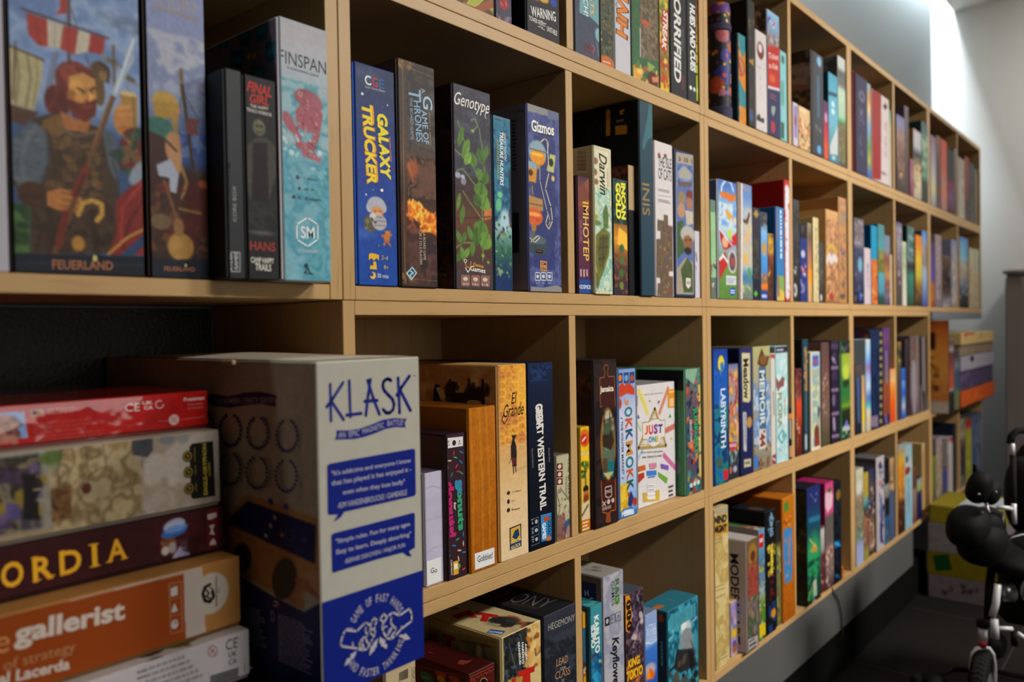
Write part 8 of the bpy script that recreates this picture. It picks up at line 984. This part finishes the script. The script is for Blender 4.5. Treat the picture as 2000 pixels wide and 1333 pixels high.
front += [('L', p, 19, wh) for p in ([(540, 942), (480, 920), (284, 892), (274, 850), (300, 752), (332, 694), (470, 708), (565, 612), (600, 606), (642, 650), (632, 715)], [(582, 664), (572, 705), (602, 748), (592, 780), (546, 788)], [(640, 640), (650, 598), (682, 545), (716, 576), (690, 645), (682, 688)], [(645, 682), (690, 690), (694, 735), (668, 795), (640, 838), (600, 922), (540, 942), (500, 885), (510, 832), (550, 788)], [(545, 802), (530, 850), (560, 918)], [(578, 800), (612, 868)], [(640, 735), (668, 760)], [(418, 852), (425, 898)],
  [(1012, 680), (940, 762), (882, 805), (832, 790), (792, 712), (776, 640), (800, 600), (850, 522), (912, 478), (990, 516), (1112, 432), (1140, 500), (1140, 582), (1012, 680)], [(800, 600), (755, 560), (795, 496), (836, 532)], [(892, 545), (882, 602), (918, 650)], [(858, 705), (902, 652), (946, 662), (940, 704), (882, 780)], [(838, 762), (890, 690)], [(792, 660), (832, 650)], [(1018, 650), (1006, 692)])]
front += [('P', p, wh) for p in ([(728, 790), (662, 862), (668, 884), (640, 890), (618, 1008), (690, 935), (682, 912), (706, 908)], [(748, 775), (742, 850), (768, 860), (758, 880), (830, 925), (842, 868), (812, 862), (818, 820)], [(468, 948), (390, 990), (392, 1030), (350, 1040), (314, 1132), (392, 1085), (398, 1050), (430, 1040)], [(976, 768), (1040, 800), (1050, 818), (1124, 800), (1060, 728), (1050, 752), (1010, 745)])]
cell['free'] = True; cell['crop'] = 'K20'
g('tall white and royal blue box with hand drawn title and two fists, nearest the camera', 0, 1, 0, 0, front, X=(KX0, KX1), Y=KY, z0=-.3818, z1=KZ1, edge='b4b0a4', side=side, depth=9, res=.0009, top=[('f', 'a89e90')])
ke = last()
mb = MB(); nu, nv = 30, 24; P = np.zeros((nv, nu, 3))
for j in range(nv):
    for i in range(nu):
        u, v = i/(nu-1), j/(nv-1); x = KX0+.001+u*(KX1-KX0-.002); y = KY+.012+v*.40
        P[j, i] = (x, y, KZ1+.0009+.0045*math.sin(math.pi*u)**.7*math.sin(math.pi*min(1, v*1.05))*(.6+.4*math.sin(v*9+u*3)))
mb.grid(P[::-1], np.tile(s2l(rgb('a89e90')), (nv, nu, 1))); bot = P.copy(); bot[..., 2] = KZ1+.0003; mb.grid(bot, np.tile(s2l(rgb('8a8072')), (nv, nu, 1)))
o = mb.build('bulging_flap', PRINT, origin=tuple(ke.location), col=True, smooth=True); o.parent = ke; o.location = (0, 0, 0)
mb = MB(); tp = onX(450, 708, KX0); mb.box((KX0-.0045, tp[1]-.012, tp[2]-.003), (KX0-.0002, tp[1]+.012, tp[2]+.0025), s2l(rgb('b4a48c')), .0012)
o = mb.build('locking_tab', PRINT, origin=tuple(ke.location), col=True); o.parent = ke; o.location = (0, 0, 0)
cell['free'] = False

# ================================================================ flat boxes on the floor under the far unit
cell['free'] = True
def floor_box(label, z0, z1, y0, y1, col, ops, depth=.30):
    e = empty('storage_carton', (2.668, y0, z0), label, 'box', 'cartons piled on the floor at the far end')
    mb = MB(); mb.box((2.668, y0, z0), (2.668+depth, y1, z1), s2l(rgb(col)), .002)
    f = Face((2.668-.00005, y1-.002, z1-.002), (0, -(y1-y0-.004), 0), (0, 0, -(z1-z0-.004)), (1600, 1000, 4), (0, 2.668), .003); f.paint([('f', col), ('n', .08, .02)]+ops); f.emit(mb)
    o = mb.build('carton_body', PRINT, origin=tuple(e.location), col=True); o.parent = e; o.location = (0, 0, 0)
floor_box('whitish carton with dark symbols standing on the floor below yellow ones', FLOOR+.0005, -.984, -.262, -.0235, '6a6062', [('b', 3, 5, 960, 590, 1000, 650, .006, ['4a3c3c']), ('b', 4, 5, 1020, 580, 1040, 650, .006, ['4a3c3c']), ('b', 5, 7, 1110, 575, 1135, 650, .006, ['3f3434']), ('b', 6, 7, 1165, 580, 1195, 640, .006, ['3f3434']), ('b', 7, 4, 1225, 590, 1240, 640, .006, ['4a3c3c'])])
floor_box('lower yellow carton with dark green square label near the floor', -.9835, -.896, -.27, -.0205, '6e6012', [('p', [(890, 345), (1010, 335), (1040, 455), (915, 465)], '12401c'), ('l', [(1155, 390), (1157, 460)], 6, '6a5e14')])
floor_box('plain off-white carton between the two yellow cartons', -.8955, -.7895, -.26, -.024, '736c6e', [])
floor_box('upper yellow carton with pale sheet on top beside the wheelchair', -.789, -.7225, -.266, -.03, '7a6f18', [('b', 3, 10, 880, -130, 980, -60, .01, ['6a6014', '8a8440'])])
m = MB(); m.box((2.70, -.25, -.7222), (2.92, -.12, -.7195), r=.0008); o = m.build('paper_sheet', node_mat('pale_blue_paper', (.3, .34, .36), .7)[0], origin=(2.7, -.25, -.7222)); tag(o, 'pale blue folded paper lying on the upper yellow carton', 'paper')
cell['free'] = False

# ================================================================ storage cabinet by the far wall
ce = empty('storage_cabinet', (3.9, -.09, FLOOR), 'grey brown steel cabinet standing by the far wall at the right edge', 'cabinet')
cm = node_mat('warm_grey_steel', (.24, .205, .195), .55, 0, .3)[0]; cm2 = node_mat('darker_cabinet_lip', (.13, .11, .105), .5, 0, .3)[0]
m = MB(); m.box((3.9, -.95, FLOOR+.001), (4.28, -.0916, .165), r=.004); part(m, 'cabinet_body', cm, ce, origin=(3.9, -.95, FLOOR))
m = MB(); m.box((3.892, -.96, .185), (4.285, -.0816, .203), r=.003); part(m, 'cabinet_top', cm, ce, origin=(3.9, -.95, .185))
m = MB(); m.box((3.905, -.945, .1655), (4.27, -.097, .1845), r=.001); part(m, 'recessed_lip', cm2, ce, origin=(3.9, -.95, .165))  # darker lip band, set back between body and top

# ================================================================ power wheelchair
D0 = 2.0; blk = mottled('black_padded_vinyl', (.0025, .0025, .0025), (.005, .005, .005), 120, .7, bump=.2, spec=.1)
rub = mottled('black_rubber', (.005, .005, .005), (.009, .0085, .008), 60, .8, spec=.12); wht = node_mat('white_enamel_tube', (.50, .49, .50), .35, 0, .5)[0]; grys = node_mat('brushed_steel', (.22, .22, .22), .3, .8)[0]; redm = node_mat('red_anodised_ring', (.32, .012, .012), .35)[0]
wp = far(1919, 1270, D0)
we = empty('power_wheelchair', (float(wp[0]), float(wp[1]), FLOOR), 'black powered wheelchair with white tubes and front castor, cropped by the right edge', 'wheelchair')
def wpart(mb, name, mat, smooth=True, par=None):
    o = mb.build(name, mat, origin=tuple(we.location), smooth=smooth); o.parent = par or we; o.location = (0, 0, 0); return o
def ell(mb, c, r, tilt=0, n=24, p=2.4):
    V = []; F = []; ct, st = math.cos(tilt), math.sin(tilt)
    for i in range(n//2+1):
        a = math.pi*i/(n//2)-math.pi/2
        for k in range(n):
            b = 2*math.pi*k/n; f_ = lambda q: math.copysign(abs(q)**(2/p), q)
            x, y, z = r[0]*f_(math.cos(a))*f_(math.cos(b)), r[1]*f_(math.cos(a))*f_(math.sin(b)), r[2]*f_(math.sin(a))
            y, z = y*ct-z*st, y*st+z*ct; V.append((c[0]+x, c[1]+y, c[2]+z))
    for i in range(n//2):
        for k in range(n): F.append((i*n+k, i*n+(k+1) % n, (i+1)*n+(k+1) % n, (i+1)*n+k))
    mb.add(V, F, (.5, .5, .5))
def px(r, d=D0): return r*d/FPX
wx, wy = float(wp[0]), float(wp[1]); wr = .102; wc = (wx, wy, FLOOR+wr+.0005)
m = MB(); prof = [(.058, -.016), (.088, -.0195), (.097, -.017), (.1012, -.010), (.102, 0), (.1012, .010), (.097, .017), (.088, .0195), (.058, .016)]
m.lathe(prof, wc, 'y', seg=48)
for k in range(48):
    a = 2*math.pi*k/48; 
    for s_ in (-1, 1): m.tube([(wc[0]+.1018*math.cos(a), wc[1], wc[2]+.1018*math.sin(a)), (wc[0]+.1*math.cos(a+.05), wc[1]+s_*.015, wc[2]+.1*math.sin(a+.05))], .0016, seg=4)
tyre = wpart(m, 'castor_wheel', rub)
m = MB(); m.lathe([(.012, -.024), (.03, -.02), (.055, -.014), (.055, .014), (.03, .02), (.012, .024)], wc, 'y', seg=32); wpart(m, 'wheel_hub', grys, par=tyre)
def P2(pts, d=D0): return [far(x, y, d) for x, y in pts]
m = MB(); m.tube(P2([(1919, 1266), (1907, 1267), (1899, 1277), (1896, 1300), (1895, 1400)]), px(3.4)); m.tube(P2([(1919, 1266), (1932, 1267), (1940, 1279), (1943, 1300), (1944, 1400)]), px(3.4)); wpart(m, 'castor_fork', wht)
m = MB(); m.tube(P2([(1919, 1224), (1919, 1252)]), px(8)); wpart(m, 'castor_stem', wht)
m = MB(); m.tube(P2([(1919, 1252), (1919, 1265)]), [px(8.5), px(6.5)]); wpart(m, 'castor_ring', redm)
m = MB(); m.tube(P2([(1919, 1212), (1919, 1225)]), px(11)); m.tube(P2([(1945, 1218), (1919, 1218)]), px(6)); wpart(m, 'castor_mount', rub)
m = MB(); ell(m, far(1893, 1030, 1.98), (.075, .050, .052), .1); ell(m, far(1918, 1058, 1.99), (.075, .055, .058), .2); ell(m, far(1928, 1030, 2.0), (.06, .04, .05)); wpart(m, 'leg_pad', blk)
m = MB(); ell(m, far(1990, 1085, 2.08), (.16, .075, .036), 0); ell(m, far(2060, 1070, 2.1), (.18, .10, .05), 0); wpart(m, 'seat_cushion', blk)
m = MB(); ell(m, far(2004, 968, 2.15), (.05, .052, .105), 0); ell(m, far(2050, 940, 2.2), (.05, .09, .12), 0); wpart(m, 'backrest', blk)
m = MB(); ell(m, far(1912, 952, 1.92), (.035, .027, .040), .3); ell(m, far(1935, 962, 1.94), (.04, .022, .030), .2); m.tube(P2([(1908, 935), (1904, 915), (1905, 908)], 1.92), [.010, .005, .006]); wpart(m, 'joystick_control', blk)
m = MB()
for x, y in ((1912, 966), (1945, 962), (1918, 1002), (1928, 985)): ell(m, far(x, y, 1.88), (.003, .003, .003))
wpart(m, 'control_studs', grys)
m = MB(); m.tube(P2([(1925, 985), (1935, 1010), (1945, 1035), (1963, 1062)], 1.97), px(2.6)); m.tube(P2([(1963, 1062), (1978, 1050), (1996, 1045), (2030, 1046)], 1.97), px(2.2)); m.tube(P2([(1958, 1000), (1962, 1062)], 1.97), px(2)); wpart(m, 'side_frame', grys)
m = MB(); m.tube(P2([(1948, 991), (1978, 994)], 1.96), px(4)); m.tube(P2([(1980, 985), (1981, 1024)], 1.96), px(4.6)); wpart(m, 'armrest_bracket', wht)
m = MB(); m.tube(P2([(2050, 842), (2004, 840), (1986, 842), (1976, 852), (1973, 868)], 2.1), px(7.2)); m.tube(P2([(1978, 888), (1979, 960), (1980, 1000)], 2.1), px(6)); wpart(m, 'push_handle', rub)
m = MB(); m.tube(P2([(1978, 867), (1978, 889)], 2.09), px(3.8)); wpart(m, 'handle_collar', wht)
m = MB(); m.tube(P2([(1938, 1100), (1932, 1150), (1930, 1215)], 2.02), px(8)); a_ = far(1945, 1120, 2.06); 
m.box((a_[0], a_[1]-.30, a_[2]-.13), (a_[0]+.35, a_[1], a_[2]+.02), r=.02); ell(m, far(1948, 1262, 2.06), (.05, .02, .028)); m.tube(P2([(1981, 1232), (1981, 1262)], 2.0), px(6)); wpart(m, 'drive_base', rub)
m = MB(); m.tube(P2([(1949, 1142), (1945, 1180), (1938, 1205)], 1.97), px(6.5)); m.tube(P2([(1942, 1210), (1944, 1248)], 1.97), px(7)); m.tube(P2([(1950, 1228), (1977, 1229)], 1.97), px(4)); m.tube(P2([(1988, 1238), (2000, 1246), (2030, 1270)], 1.97), px(4.5)); wpart(m, 'base_tubing', wht)
m = MB(); m.tube(P2([(1950, 1157), (1976, 1158)], 2.0), px(19), seg=28); ell(m, far(2002, 1155, 1.95), (.012, .010, .024)); wpart(m, 'motor_housing', grys)
fc = onZ(1828, 1320, FLOOR+.128)
m = MB(); m.lathe([(.03, -.014), (.055, -.017), (.062, -.012), (.064, 0), (.062, .012), (.055, .017), (.03, .014)], (fc[0], fc[1], FLOOR+.0645), 'y', seg=36); m.box((fc[0]-.03, fc[1]+.03, FLOOR+.09), (fc[0]+.03, fc[1]+.055, FLOOR+.125), r=.006)
m.tube([(fc[0]-.02, fc[1]+.02, FLOOR+.115), (fc[0]+.05, fc[1]-.03, FLOOR+.135), (fc[0]+.14, fc[1]-.12, FLOOR+.12), (fc[0]+.2, fc[1]-.3, FLOOR+.10)], .006); wpart(m, 'anti_tip_wheel', rub)

print('BOXES', len(BOXES), 'verts', sum(len(o.data.vertices) for o in bpy.data.objects if o.type == 'MESH'))
